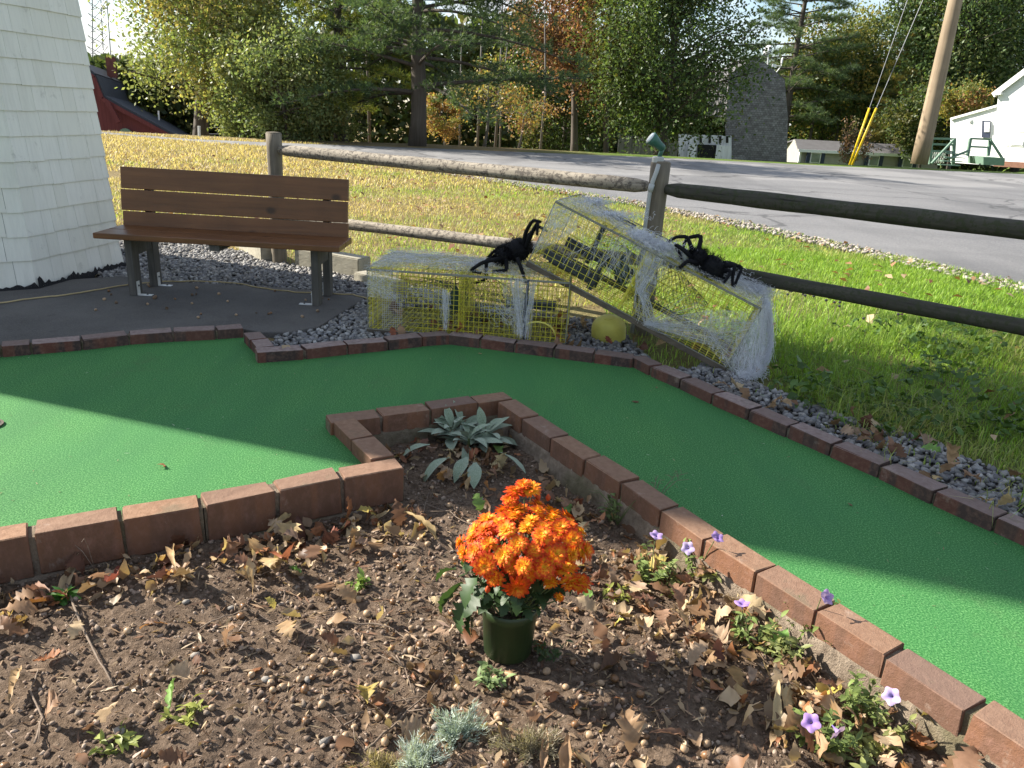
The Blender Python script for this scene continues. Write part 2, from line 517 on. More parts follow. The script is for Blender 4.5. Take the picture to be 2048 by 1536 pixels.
# the same cotton pulled out into a thin film: mostly gaps, with fibres running through
t = NT('cotton_film')
v = t.coords('Object')
w1_ = t.noise(v, 16, 5, 0.7, 1.2)
w2_ = t.noise(t.scale(v, (60, 60, 9)), 1.0, 4, 0.75, 2.0)
w3_ = t.noise(t.scale(v, (14, 60, 60)), 1.0, 4, 0.75, 2.0)
fib = t.math('MAXIMUM', t.ramp(w2_, [(0.50, 0.0), (0.64, 1.0)]), t.ramp(w3_, [(0.52, 0.0), (0.66, 1.0)]))
al = t.math('MULTIPLY', t.math('ADD', t.math('MULTIPLY', fib, 0.95), 0.22), t.ramp(w1_, [(0.33, 0.0), (0.62, 0.95)]))
d = t.node('ShaderNodeBsdfDiffuse')
d.inputs['Color'].default_value = (0.82, 0.83, 0.86, 1)
tr = t.node('ShaderNodeBsdfTranslucent')
tr.inputs['Color'].default_value = (0.82, 0.83, 0.86, 1)
m = t.node('ShaderNodeMixShader', Fac=0.5)
t.link(d.outputs[0], m.inputs[1])
t.link(tr.outputs[0], m.inputs[2])
tp_ = t.node('ShaderNodeBsdfTransparent')
mm = t.node('ShaderNodeMixShader')
t.link(al, mm.inputs[0])
t.link(tp_.outputs[0], mm.inputs[1])
t.link(m.outputs[0], mm.inputs[2])
t.finish(mm.outputs[0])

# ------------------------------------------------------------------ mesh helpers
ROOT = {}


def tag(o, label=None, cat=None, group=None, kind=None):
    if label:
        o['label'] = label
    if cat:
        o['category'] = cat
    if group:
        o['group'] = group
    if kind:
        o['kind'] = kind
    return o


def thing(name, label, cat, loc=(0, 0, 0), group=None):
    o = bpy.data.objects.new(name, None)
    o.empty_display_size = 0.1
    COL.objects.link(o)
    o.location = loc
    ROOT[o.name] = Vector(loc)
    return tag(o, label, cat, group)


def link(name, me, parent=None, loc=None, rot=None, scale=None):
    """link a mesh object; loc is in world space"""
    o = bpy.data.objects.new(name, me)
    COL.objects.link(o)
    base = Vector((0, 0, 0))
    if parent is not None:
        o.parent = parent
        base = ROOT[parent.name]
    L = Vector(loc) if loc is not None else base.copy()
    o.location = L - base
    ROOT[o.name] = L
    if rot is not None:
        o.rotation_euler = rot
    if scale is not None:
        o.scale = scale if hasattr(scale, '__len__') else (scale,) * 3
    return o


def fast_mesh(name, V, F, mat, col=None, smooth=False, mats=None, midx=None):
    V = np.asarray(V, dtype=np.float32)
    F = np.asarray(F, dtype=np.int32)
    k = F.shape[1]
    me = bpy.data.meshes.new(name)
    me.vertices.add(len(V))
    me.vertices.foreach_set('co', V.ravel())
    me.loops.add(F.size)
    me.loops.foreach_set('vertex_index', F.ravel())
    me.polygons.add(len(F))
    me.polygons.foreach_set('loop_start', np.arange(0, F.size, k, dtype=np.int32))
    me.polygons.foreach_set('loop_total', np.full(len(F), k, dtype=np.int32))
    if smooth:
        me.polygons.foreach_set('use_smooth', np.ones(len(F), dtype=bool))
    if col is not None:
        c = np.ones((len(V), 4), dtype=np.float32)
        c[:, :3] = col
        at = me.attributes.new('Col', 'FLOAT_COLOR', 'POINT')
        at.data.foreach_set('color', c.ravel())
    me.update(calc_edges=True)
    for m in (mats or [mat]):
        me.materials.append(MATS[m] if isinstance(m, str) else m)
    if midx is not None:
        me.polygons.foreach_set('material_index', np.asarray(midx, dtype=np.int32))
    return me


class MB:
    """collects shapes, builds one mesh object"""
    def __init__(s):
        s.v, s.f, s.c = [], [], []
        s.mi = []
        s.cur = (1, 1, 1)
        s.m = 0

    def add(s, vs, fs):
        b = len(s.v)
        s.v += [tuple(v) for v in vs]
        s.c += [s.cur] * len(vs)
        for f in fs:
            s.f.append(tuple(i + b for i in f))
            s.mi.append(s.m)

    def box(s, c, size, rot=None, taper=None):
        hx, hy, hz = [a / 2 for a in size]
        vs = [Vector((x, y, z)) for z in (-hz, hz) for y in (-hy, hy) for x in (-hx, hx)]
        if taper:
            for i in range(4, 8):
                vs[i].x *= taper
                vs[i].y *= taper
        if rot is not None:
            R = rot if isinstance(rot, Matrix) else Matrix.Rotation(rot, 3, 'Z')
            vs = [R @ v for v in vs]
        c = Vector(c)
        s.add([v + c for v in vs], [(0, 2, 3, 1), (4, 5, 7, 6), (0, 1, 5, 4), (2, 6, 7, 3), (0, 4, 6, 2), (1, 3, 7, 5)])

    def beam(s, a, b, w, h, upv=(0, 0, 1)):
        a, b = Vector(a), Vector(b)
        d = (b - a)
        L = d.length
        d.normalize()
        u = Vector(upv)
        sd = d.cross(u)
        if sd.length < 1e-4:
            sd = d.cross(Vector((0, 1, 0)))
        sd.normalize()
        u = sd.cross(d)
        R = Matrix((d, sd, u)).transposed()
        s.box((a + b) / 2, (L, w, h), R)

    def tube(s, pts, rad, n=6, cap=True, wob=0.0):
        pts = [Vector(p) for p in pts]
        m = len(pts)
        if not hasattr(rad, '__len__'):
            rad = [rad] * m
        b = len(s.v)
        prev = None
        vs = []
        for i, p in enumerate(pts):
            d = pts[min(i + 1, m - 1)] - pts[max(i - 1, 0)]
            if d.length < 1e-9:
                d = Vector((0, 0, 1))
            d.normalize()
            ref = prev if prev is not None else (Vector((0, 0, 1)) if abs(d.z) < 0.9 else Vector((1, 0, 0)))
            x = d.cross(ref)
            if x.length < 1e-5:
                x = d.cross(Vector((1, 0.3, 0.2)))
            x.normalize()
            y = x.cross(d).normalized()
            prev = y
            for k in range(n):
                a = 2 * math.pi * k / n
                r = rad[i] * (1 + (random.uniform(-wob, wob) if wob else 0))
                vs.append(p + x * (r * math.cos(a)) + y * (r * math.sin(a)))
        fs = []
        for i in range(m - 1):
            for k in range(n):
                k2 = (k + 1) % n
                fs.append((i * n + k, i * n + k2, (i + 1) * n + k2, (i + 1) * n + k))
        if cap:
            fs.append(tuple(range(n - 1, -1, -1)))
            fs.append(tuple((m - 1) * n + k for k in range(n)))
        s.add(vs, fs)

    def lathe(s, prof, c=(0, 0, 0), n=20, R=None, ribs=None):
        """prof: list of (radius, height)"""
        vs = []
        for i, (r, z) in enumerate(prof):
            for k in range(n):
                a = 2 * math.pi * k / n
                v = Vector((r * math.cos(a), r * math.sin(a), z))
                if R is not None:
                    v = R @ v
                vs.append(v + Vector(c))
        fs = []
        for i in range(len(prof) - 1):
            for k in range(n):
                k2 = (k + 1) % n
                fs.append((i * n + k, i * n + k2, (i + 1) * n + k2, (i + 1) * n + k))
        fs.append(tuple(range(n - 1, -1, -1)))
        fs.append(tuple((len(prof) - 1) * n + k for k in range(n)))
        s.add(vs, fs)

    def prism(s, poly, z0, z1):
        n = len(poly)
        vs = [(p[0], p[1], z0) for p in poly] + [(p[0], p[1], z1) for p in poly]
        fs = [tuple(range(n - 1, -1, -1)), tuple(range(n, 2 * n))]
        fs += [(i, (i + 1) % n, n + (i + 1) % n, n + i) for i in range(n)]
        s.add(vs, fs)

    def slab(s, pts, depth):
        """flat polygon given in 3D, thickened along its normal by depth"""
        P = [Vector(p) for p in pts]
        nrm = Vector((0, 0, 0))
        for i in range(len(P)):
            a, b = P[i], P[(i + 1) % len(P)]
            nrm += a.cross(b)
        nrm.normalize()
        n = len(P)
        vs = P + [p - nrm * depth for p in P]
        fs = [tuple(range(n)), tuple(range(2 * n - 1, n - 1, -1))]
        fs += [(i, n + i, n + (i + 1) % n, (i + 1) % n) for i in range(n)]
        s.add(vs, fs)

    def mesh(s, name, mat, off=(0, 0, 0), smooth=False, color=False):
        me = bpy.data.meshes.new(name)
        o = Vector(off)
        me.from_pydata([Vector(v) - o for v in s.v], [], s.f)
        mats = mat if isinstance(mat, (list, tuple)) else [mat]
        for m in mats:
            me.materials.append(MATS[m])
        if len(mats) > 1:
            me.polygons.foreach_set('material_index', s.mi)
        if color:
            at = me.attributes.new('Col', 'FLOAT_COLOR', 'POINT')
            c = np.ones((len(s.v), 4), dtype=np.float32)
            c[:, :3] = np.array(s.c)
            at.data.foreach_set('color', c.ravel())
        if smooth:
            me.polygons.foreach_set('use_smooth', [True] * len(s.f))
        me.update()
        return me

    def build(s, name, mat, parent=None, smooth=False, color=False, loc=None, bevel=0.0):
        base = ROOT[parent.name] if parent is not None else Vector(loc or (0, 0, 0))
        me = s.mesh(name, mat, base, smooth, color)
        if bevel:
            bm = bmesh.new()
            bm.from_mesh(me)
            bmesh.ops.bevel(bm, geom=[e for e in bm.edges if len(e.link_faces) == 2 and e.calc_face_angle(0) > 0.6], offset=bevel, segments=2, affect='EDGES', profile=0.6, clamp_overlap=True)
            bm.to_mesh(me)
            bm.free()
        return link(name, me, parent, base)


def struct(o):
    return tag(o, kind='structure')


def in_poly(P, poly):
    """P (n,2) array, poly list of xy -> bool array"""
    x, y = P[:, 0], P[:, 1]
    r = np.zeros(len(P), bool)
    n = len(poly)
    for i in range(n):
        x0, y0 = poly[i][:2]
        x1, y1 = poly[(i + 1) % n][:2]
        c = ((y0 > y) != (y1 > y)) & (x < (x1 - x0) * (y - y0) / (y1 - y0 + 1e-12) + x0)
        r ^= c
    return r


def offset_line(pts, d):
    """shift a polyline to its left by d"""
    out = []
    P = [Vector(p[:2]) for p in pts]
    for i, p in enumerate(P):
        ns = []
        for a, b in ((i - 1, i), (i, i + 1)):
            if a >= 0 and b < len(P):
                e = (P[b] - P[a]).normalized()
                ns.append(Vector((-e.y, e.x)))
        nn = sum(ns, Vector((0, 0))).normalized()
        k = 1 / max(0.5, nn.dot(ns[0]))
        out.append((p.x + nn.x * d * k, p.y + nn.y * d * k))
    return out


def sheet(name, poly, z, mat, holes=(), grid=None, hfun=None):
    """triangulated flat sheet with holes; grid adds inner points and hfun lifts them"""
    vs = [Vector(p[:2]) for p in poly]
    es = [(i, (i + 1) % len(poly)) for i in range(len(poly))]
    for h in holes:
        b = len(vs)
        vs += [Vector(p[:2]) for p in h]
        es += [(b + i, b + (i + 1) % len(h)) for i in range(len(h))]
    if grid is not None:
        vs += [Vector(g) for g in grid]
    V, E_, F, *_ = delaunay_2d_cdt(vs, es, [], 0, 1e-5)
    cen = np.array([((V[f[0]] + V[f[1]] + V[f[2]]) / 3)[:2] for f in F])
    keep = in_poly(cen, poly)
    for h in holes:
        keep &= ~in_poly(cen, h)
    F = [f for f, k in zip(F, keep) if k]
    VV = [(v.x, v.y, z + (hfun(v.x, v.y) if hfun else 0)) for v in V]
    me = bpy.data.meshes.new(name)
    me.from_pydata(VV, [], F)
    me.materials.append(MATS[mat])
    me.update()
    bm = bmesh.new()
    bm.from_mesh(me)
    bmesh.ops.delete(bm, geom=[v for v in bm.verts if not v.link_faces], context='VERTS')
    bmesh.ops.recalc_face_normals(bm, faces=bm.faces)
    if sum(f.normal.z for f in bm.faces) < 0:
        bmesh.ops.reverse_faces(bm, faces=bm.faces)
    bm.to_mesh(me)
    bm.free()
    return link(name, me)


# ------------------------------------------------------------------ layout lines (metres, turf surface at z = 0)
BW = 0.09                      # brick width
BT = 0.055                     # brick top above the turf
# outer border, centre line of the brick tops
O1 = [(-4.33, 2.46), (-2.475, 3.512), (-2.37, 3.576), (-2.185, 3.686), (-2.009, 3.816), (-1.819, 3.916), (-1.624, 3.998), (-1.50, 4.065)]
O2 = [(-1.415, 3.965), (-1.335, 3.845), (-1.255, 3.72)]
O3 = [(-1.285, 3.645), (-1.08, 3.745), (-0.89, 3.865), (-0.699, 3.98), (-0.526, 4.085), (-0.372, 4.160)]
O4 = [(-0.368, 4.160), (-0.18, 4.118), (0.012, 4.073), (0.228, 4.022), (0.437, 3.972), (0.640, 3.925)]
O5f = [(0.622, 3.92), (0.703, 3.765), (0.824, 3.589), (0.938, 3.389), (1.06, 3.21), (1.177, 3.031), (1.297, 2.858), (1.416, 2.679), (1.525, 2.483), (1.641, 2.306), (1.76, 2.12), (1.88, 1.94), (2.0, 1.76), (2.12, 1.585), (2.24, 1.41), (2.36, 1.23), (2.48, 1.055)]
O5 = offset_line(O5f, BW / 2)
# island walls
W1f = [(-3.05, 0.868), (-2.865, 0.976), (-2.68, 1.083), (-2.49, 1.19), (-2.30, 1.30), (-2.11, 1.41), (-1.915, 1.525), (-1.71, 1.635), (-1.515, 1.745), (-1.32, 1.859), (-1.121, 1.975), (-0.922, 2.078), (-0.735, 2.20), (-0.549, 2.315), (-0.355, 2.421)]
W1 = offset_line(W1f, BW / 2)
W3b = [(-0.746, 2.865), (-0.561, 2.961), (-0.375, 3.061), (-0.186, 3.170), (-0.034, 3.256)]
W3 = offset_line(W3b, -BW / 2)
W4f = [(-0.058, 3.118), (0.046, 2.945), (0.161, 2.763), (0.280, 2.580), (0.396, 2.405), (0.503, 2.225), (0.608, 2.050), (0.718, 1.882), (0.828, 1.715), (0.937, 1.545), (1.044, 1.375), (1.15, 1.20), (1.255, 1.025), (1.36, 0.85), (1.465, 0.675)]
W4 = offset_line(W4f, BW / 2)
W2f = [(-0.698, 2.796, 0.055)[:2], (-0.590, 2.639, 0.055)[:2], (-0.480, 2.478, 0.055)[:2]]
W2 = offset_line(W2f, BW / 2)

turf_out = [(-4.33, 2.46)] + O1[1:] + O2 + O3 + O4[1:] + O5[1:] + [(2.6, 0.5)]
isl_turf = [(1.58, 0.5)] + offset_line(W4f, BW * 0.6)[::-1] + [(-0.05, 3.235)] + offset_line(W3b, -0.02)[::-1] + offset_line(W2f, 0.02) + offset_line(W1f, BW * 0.6)[::-1][1:]
turf_poly = turf_out + isl_turf + [(-4.33, 0.3)]
island = [(1.40, 0.675)] + offset_line(W4f, 0.03)[::-1] + offset_line(W3b, -BW + 0.03)[::-1][1:] + offset_line(W2f, BW - 0.03) + offset_line(W1f, 0.03)[::-1][1:] + [(-3.2, -0.6), (1.40, -0.6)]
hole_poly = turf_out + [(2.6, -0.8), (-4.33, -0.8)]

struct(sheet('putting_green', turf_poly, 0.0, 'turf'))

# far terrain: level round the course, falling away beyond the road
def sm(a, b, x):
    t_ = min(1, max(0, (x - a) / (b - a)))
    return t_ * t_ * (3 - 2 * t_)


def terrain(x, y):
    drop = 3.0 * sm(28 + 0.22 * min(x, 30), 58, y) * (1 - sm(26, 31, x - (y - 46) * .6)) if y > 20 else 0
    left = 2.0 * sm(24, 44, y) * sm(-4, -14, x)
    return -drop - left


grid = [(x, y) for y in np.concatenate([np.arange(8, 30, 2.0), np.arange(30, 110, 4.0)]) for x in np.arange(-76, 90, 4.0)]
outer = [(-420, -200), (420, -200), (420, 700), (-420, 700)]
struct(sheet('ground', outer, -0.004, 'lawn', [hole_poly], grid, terrain))

# road: a wide junction that narrows to the left
rn = [(-14.5, 23.6), (-9.040, 21.546, 0.000)[:2], (-7.632, 21.383, 0.000)[:2], (-5.899, 20.933, 0.000)[:2], (-3.6, 18.4), (0.383, 13.975, 0.000)[:2], (1.903, 12.241, 0.000)[:2], (2.944, 10.558, 0.000)[:2], (3.781, 8.921, 0.000)[:2], (4.604, 6.990, 0.000)[:2], (5.4, 4.6), (6.4, 1.0)]
rf = [(-16, 25.4), (-9.478, 22.602, 0.000)[:2], (-6.629, 23.546, 0.000)[:2], (-2.792, 25.181, 0.000)[:2], (4.307, 27.729, 0.000)[:2], (11.575, 29.072, 0.000)[:2], (19.565, 31.539, 0.000)[:2], (60, 45.5), (60, 1.0)]
road_poly = rn + rf[::-1]
rg = [(x, y) for y in np.arange(6, 34, 2.0) for x in np.arange(-14, 60, 3.0)]
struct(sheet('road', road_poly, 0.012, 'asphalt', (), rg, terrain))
# painted edge worn to a pale band and a gravel shoulder on the near side
sh_poly = rn[3:] + offset_line(rn[3:], -0.42)[::-1]
struct(sheet('road_shoulder', sh_poly, 0.004, 'gravel_base', (), [(x, y) for x, y in offset_line(rn[3:], -0.2)], terrain))

# concrete pad under the bench
pad_poly = [(-4.6, 3.0), (-4.33, 2.52)] + offset_line(O1, 0.035)[1:-1] + [(-1.56, 4.10), (-1.385, 4.05), (-1.24, 4.08), (-1.12, 4.22), (-0.99, 5.06), (-1.6, 5.13), (-2.37, 5.12), (-2.72, 5.20), (-3.0, 5.0), (-4.6, 4.2)]
b = MB()
b.prism(pad_poly, -0.06, 0.03)
struct(b.build('concrete_pad', 'concrete', bevel=0.006))

# gravel beds: behind and beside the pad, and along the right border
gr1 = [(-1.30, 4.06), (-1.30, 3.80), (-1.2, 3.74)] + offset_line(O3, 0.035)[1:] + offset_line(O4, 0.035)[1:] + [(0.75, 3.98), (0.62, 4.75), (-0.2, 5.05), (-0.9, 5.55), (-1.25, 5.72), (-1.75, 5.98), (-2.4, 6.45), (-3.3, 7.0), (-3.6, 6.2), (-3.2, 5.5), (-2.7, 5.0), (-1.0, 5.0)]
o = struct(sheet('gravel_bed', gr1, 0.006, 'gravel_base'))
gr2 = offset_line(O5f, BW + 0.005)[1:] + offset_line(O5f, 0.52)[::-1][:-6] + offset_line(O5f, 0.42)[::-1][-6:-1]
struct(sheet('gravel_strip', gr2, 0.008, 'gravel_base'))

# soil of the flower bed: lumpy
def soil_z(x, y):
    q = Vector((x, y, 0.3))
    z = -0.083 + 0.018 * mnoise.noise(q * 2.3) + 0.010 * mnoise.noise(q * 9)
    z += 0.010 * mnoise.noise(q * 24) + 0.009 * max(0, mnoise.noise(q * 52))
    return z


st = 0.013
xs = np.arange(-1.75, 1.5, st)
ys = np.arange(0.9, 3.25, st)
gx, gy = np.meshgrid(xs, ys)
P2 = np.stack([gx.ravel(), gy.ravel()], 1)
Z = np.array([soil_z(x, y) + random.uniform(-0.0032, 0.0032) for x, y in P2])
ins = in_poly(P2, island)
ins_g = ins.reshape(gx.shape)
nx = len(xs)
ii, jj = np.meshgrid(np.arange(len(ys) - 1), np.arange(nx - 1), indexing='ij')
ok = ins_g[:-1, :-1] | ins_g[1:, :-1] | ins_g[:-1, 1:] | ins_g[1:, 1:]
a = (ii * nx + jj)[ok]
F = np.stack([a, a + 1, a + nx + 1, a + nx], 1)
me = fast_mesh('garden_soil', np.column_stack([P2, Z]), F, 'soil', smooth=True)
bm = bmesh.new()
bm.from_mesh(me)
bmesh.ops.delete(bm, geom=[v for v in bm.verts if not v.link_faces], context='VERTS')
bm.to_mesh(me)
bm.free()
struct(link('garden_soil', me))
# the rest of the bed, out of the picture
struct(sheet('garden_soil', [(-1.74, 0.2), (1.42, 0.2), (1.42, 0.92), (-1.74, 0.92)], -0.09, 'soil'))
struct(sheet('garden_soil', [(-3.2, -0.6), (-1.72, -0.6), (-1.72, 1.75), (-3.2, 0.95)], -0.092, 'soil'))

# ------------------------------------------------------------------ bricks
def brick_mesh(i, mat='brick'):
    bm = bmesh.new()
    bmesh.ops.create_cube(bm, size=1)
    r = random.Random(100 + i)
    for v in bm.verts:
        v.co.x *= 1.0
        v.co += Vector((0, r.uniform(-0.02, 0.02), r.uniform(-0.015, 0.03) if v.co.z > 0 else 0))
    sx, sy, sz = 0.2, BW, 0.075
    for v in bm.verts:
        v.co = Vector((v.co.x * sx, v.co.y * sy, v.co.z * sz))
    bmesh.ops.bevel(bm, geom=list(bm.edges), offset=0.0035, segments=2, affect='EDGES', profile=0.5)
    # chipped corners and edges
    for v in bm.verts:
        v.co += Vector((r.uniform(-1, 1), r.uniform(-1, 1), r.uniform(-1, 0.4))) * 0.0011
    cs = [Vector((sgx * sx / 2, sgy * sy / 2, sz / 2)) for sgx in (-1, 1) for sgy in (-1, 1)]
    for c in cs:
        if r.random() < 0.45:
            for v in bm.verts:
                if (v.co - c).length < 0.013:
                    v.co -= c.normalized() * r.uniform(0.002, 0.007)
    me = bpy.data.meshes.new('brick')
    bm.to_mesh(me)
    bm.free()
    me.materials.append(MATS[mat])
    return me


BRICKS = [brick_mesh(i) for i in range(8)]
BRICKS_W = [brick_mesh(i + 20, 'brick_warm') for i in range(8)]


def lay(parent, pts, gap=0.007, top=BT, wid=1.0, kinds=None, zs=1.0):
    """one brick between each two joints of a line"""
    for (x0, y0), (x1, y1) in zip(pts[:-1], pts[1:]):
        L = math.hypot(x1 - x0, y1 - y0)
        n = max(1, round(L / 0.206))
        for k in range(n):
            t0, t1 = k / n, (k + 1) / n
            xa, ya = x0 + (x1 - x0) * (t0 + t1) / 2, y0 + (y1 - y0) * (t0 + t1) / 2
            ang = math.atan2(y1 - y0, x1 - x0) + random.uniform(-0.012, 0.012)
            if random.random() < 0.5:
                ang += math.pi
            o = link('brick', random.choice(kinds or BRICKS), parent, (xa + random.uniform(-.002, .002), ya + random.uniform(-.003, .003), top - 0.0375 * zs + random.uniform(-0.003, 0.002)),
                     (random.uniform(-0.012, 0.012), random.uniform(-0.008, 0.008), ang), ((L / n - gap - random.uniform(0, .003)) / 0.2, wid, zs))


bo = thing('brick_border', 'long zigzag border of red brown bricks around the far side of the green', 'brick border', (-0.368, 4.16, 0))
for ln in (O1, O2, O3, O4, O5):
    lay(bo, ln)
mb = MB()
for ln in (O1, O2, O3, O4, O5):
    for p, q in zip(ln[:-1], ln[1:]):
        mb.beam((p[0], p[1], -0.004), (q[0], q[1], -0.004), BW - 0.022, 0.088)
o = mb.build('mortar', 'mortar', bo)

bi = thing('brick_border', 'brick edging of the flower bed, stepped around the woolly plant', 'brick border', (-0.034, 3.256, 0))
for ln, g in ((W1, 0.012), (W2, 0.006), (W3, 0.006), (W4, 0.007)):
    lay(bi, ln, g, kinds=BRICKS_W, zs=1.75 if ln is W1 else 1.0)
mb = MB()
for ln in (W1, W2, W3, W4):
    for p, q in zip(ln[:-1], ln[1:]):
        mb.beam((p[0], p[1], -0.03), (q[0], q[1], -0.03), BW - 0.02, 0.148)
mb.build('mortar', 'mortar', bi)
# rough footing below the bricks, on the bed side
def footing(pts, wid, zt, dz):
    """pts run along the bed side face"""
    dense = []
    for (x0, y0), (x1, y1) in zip(pts[:-1], pts[1:]):
        n = max(2, int(math.hypot(x1 - x0, y1 - y0) / 0.02))
        for k in range(n):
            dense.append((x0 + (x1 - x0) * k / n, y0 + (y1 - y0) * k / n))
    dense.append(pts[-1])
    inner = offset_line(dense, 0.05)
    vs, fs = [], []
    rows = [(0.0, zt), (-0.004, zt - 0.02), (-0.010, zt - 0.05), (-0.016, zt - 0.09), (-0.02, zt - dz)]
    front = [offset_line(dense, d) for d, z in rows]
    cols = []
    for i in range(len(dense)):
        c = [(inner[i][0], inner[i][1], zt)]
        for r_, (d, z) in enumerate(rows):
            q = Vector((front[r_][i][0] * 30, front[r_][i][1] * 30, z * 30))
            k = 0.007 * mnoise.noise(q) + random.uniform(-.0015, .0015)
            c.append((front[r_][i][0] + k, front[r_][i][1] + k, z + 0.3 * k))
        cols.append(c)
    m = len(rows) + 1
    V = [v for c in cols for v in c]
    Fs = [(i * m + j, i * m + j + 1, (i + 1) * m + j + 1, (i + 1) * m + j) for i in range(len(cols) - 1) for j in range(m - 1)]
    b = MB()
    b.add(V, Fs)
    return b


footing(W1f, 0.02, -0.079, 0.08).build('footing', 'mortar', bi, smooth=True)
footing(W4f, 0.02, -0.012, 0.14).build('footing', 'mortar', bi, smooth=True)
W3in = offset_line(W3b, -BW)
footing([W3in[i] for i in range(len(W3in))], 0.02, -0.015, 0.13).build('footing', 'mortar', bi, smooth=True)

# golf cup at the left edge
cp = thing('golf_cup', 'small dark golf cup sunk in the lit green near its left end', 'golf cup', (-2.0, 2.69, 0))
mb = MB()
mb.lathe([(0.054, 0.003), (0.054, 0.0075), (0.046, 0.0075), (0.046, 0.003)], (-2.0, 2.69, 0), 28)
mb.build('rim', 'runner_wood', cp, smooth=False)
mb = MB()
mb.lathe([(0.0455, 0.004), (0.044, 0.0045), (0.0001, 0.0045)], (-2.0, 2.69, 0), 28)
mb.build('cup', 'cup_plastic', cp)

# ------------------------------------------------------------------ shingled tower
TC = Vector((-4.0, 5.31, 0))
TR, TSL = 1.145, 0.05
tw = thing('shingled_tower', 'tall white wood shingled tower beside the bench', 'tower', TC)
c1 = Vector((-3.037, 4.732, 0))
a0 = math.atan2(c1.y - TC.y, c1.x - TC.x)
TR = (Vector((c1.x, c1.y, 0)) - TC).length


def tcorner(k, z, extra=0.0):
    r = TR - TSL * min(z, 1.9) - 0.165 * max(0, z - 1.9) + extra
    a = a0 + k * math.pi / 4
    return Vector((TC.x + r * math.cos(a), TC.y + r * math.sin(a), z))


TH_ = 5.1
mb = MB()
for k in range(8):
    mb.add([tcorner(k, -0.1, -0.03), tcorner(k + 1, -0.1, -0.03), tcorner(k + 1, TH_, -0.03), tcorner(k, TH_, -0.03)], [(0, 1, 2, 3)])
mb.build('wall_core', 'tar_felt', tw)
# every single shingle on the faces in view, the rest joined
EXPO = 0.1475
rest = MB()
SH = {}
for k in range(8):
    rows = 35
    for r in range(rows):
        z0 = 0.055 + r * EXPO - (0.02 if r == 0 else 0)
        z1 = z0 + EXPO + 0.02
        if z1 > TH_:
            continue
        A0, B0 = tcorner(k, z0, 0.0), tcorner(k + 1, z0, 0.0)
        A1, B1 = tcorner(k, z1, -0.009), tcorner(k + 1, z1, -0.009)
        n = (B0 - A0).cross(A1 - A0).normalized()
        if n.dot((A0 + B0) / 2 - TC) < 0:
            n = -n
        seen = k in (7, 0) and z0 < 2.25
        w = (B0 - A0).length
        cuts = [0.0]
        while cuts[-1] < 1:
            cuts.append(cuts[-1] + random.uniform(0.075, 0.20) / w)
        cuts = [c for c in cuts if c < 0.94] + [1.0]
        for s0, s1 in zip(cuts[:-1], cuts[1:]):
            g = 0.0011 / w
            drop = random.uniform(-0.003, 0.003)
            pr = random.uniform(0, 0.0015)
            e0 = s0 + (g if s0 > 0 else -0.006)
            e1 = s1 - (g if s1 < 1 else -0.006)
            q = [A0.lerp(B0, e0), A0.lerp(B0, e1), A1.lerp(B1, e1), A1.lerp(B1, e0)]
            thick = 0.012 + pr
            fr = [q[0] + n * (0.002 + pr) + Vector((0, 0, drop)), q[1] + n * (0.003 + pr) + Vector((0, 0, drop)), q[2] + n * 0.002, q[3] + n * 0.002]
            bk = [v - n * 0.011 for v in fr]
            if seen:
                m_ = MB()
                m_.add(fr + bk, [(0, 1, 2, 3), (4, 7, 6, 5), (0, 4, 5, 1), (1, 5, 6, 2), (3, 2, 6, 7), (0, 3, 7, 4)])
                c = sum(fr, Vector()) / 4
                me = m_.mesh('shingle', 'shingle_paint', c)
                link('shingle', me, tw, c)
            else:
                rest.add(fr + bk, [(0, 1, 2, 3), (0, 4, 5, 1), (1, 5, 6, 2), (0, 3, 7, 4)])
tag(rest.build('shingle_cladding', 'shingle_paint', tw), kind='stuff')
# torn felt at the foot
mb = MB()
for k in (7, 0):
    A, B = tcorner(k, 0.0, 0.02), tcorner(k + 1, 0.0, 0.02)
    N = 46
    hs = [0.040 + 0.035 * abs(mnoise.noise(Vector((i * 0.31, k, 0)))) + random.uniform(0, 0.014) + (random.uniform(0.01, 0.045) if random.random() < 0.10 else 0) for i in range(N + 1)]
    for i in range(N):
        p, q = A.lerp(B, i / N), A.lerp(B, (i + 1) / N)
        o_ = (p - TC).normalized() * 0.004
        mb.add([p + o_ * 3, q + o_ * 3, q + o_ + Vector((0, 0, hs[i + 1])), p + o_ + Vector((0, 0, hs[i]))], [(0, 1, 2, 3)])
mb.build('torn_felt', 'tar_felt', tw)
# gallery, lantern room and roof above the picture
mb = MB()
mb.lathe([(0.5, 4.85), (0.72, 4.98), (0.72, 5.12), (0.5, 5.12)], TC, 8)
mb.build('gallery', 'white_paint', tw)
mb = MB()
for k in range(16):
    a = k * math.pi / 8
    mb.beam(TC + Vector((0.68 * math.cos(a), 0.68 * math.sin(a), 5.1)), TC + Vector((0.68 * math.cos(a), 0.68 * math.sin(a), 5.75)), 0.05, 0.05, (1, 0, 0))
mb.lathe([(0.70, 5.72), (0.70, 5.78), (0.66, 5.78), (0.66, 5.72)], TC, 16)
mb.build('railing', 'white_paint', tw)
mb = MB()
mb.lathe([(0.42, 5.1), (0.42, 6.0)], TC, 8)
mb.build('lantern_room', 'pane', tw)
mb = MB()
mb.lathe([(0.6, 6.0), (0.6, 6.06), (0.05, 6.5)], TC, 8)
mb.build('roof', 'red_paint', tw)

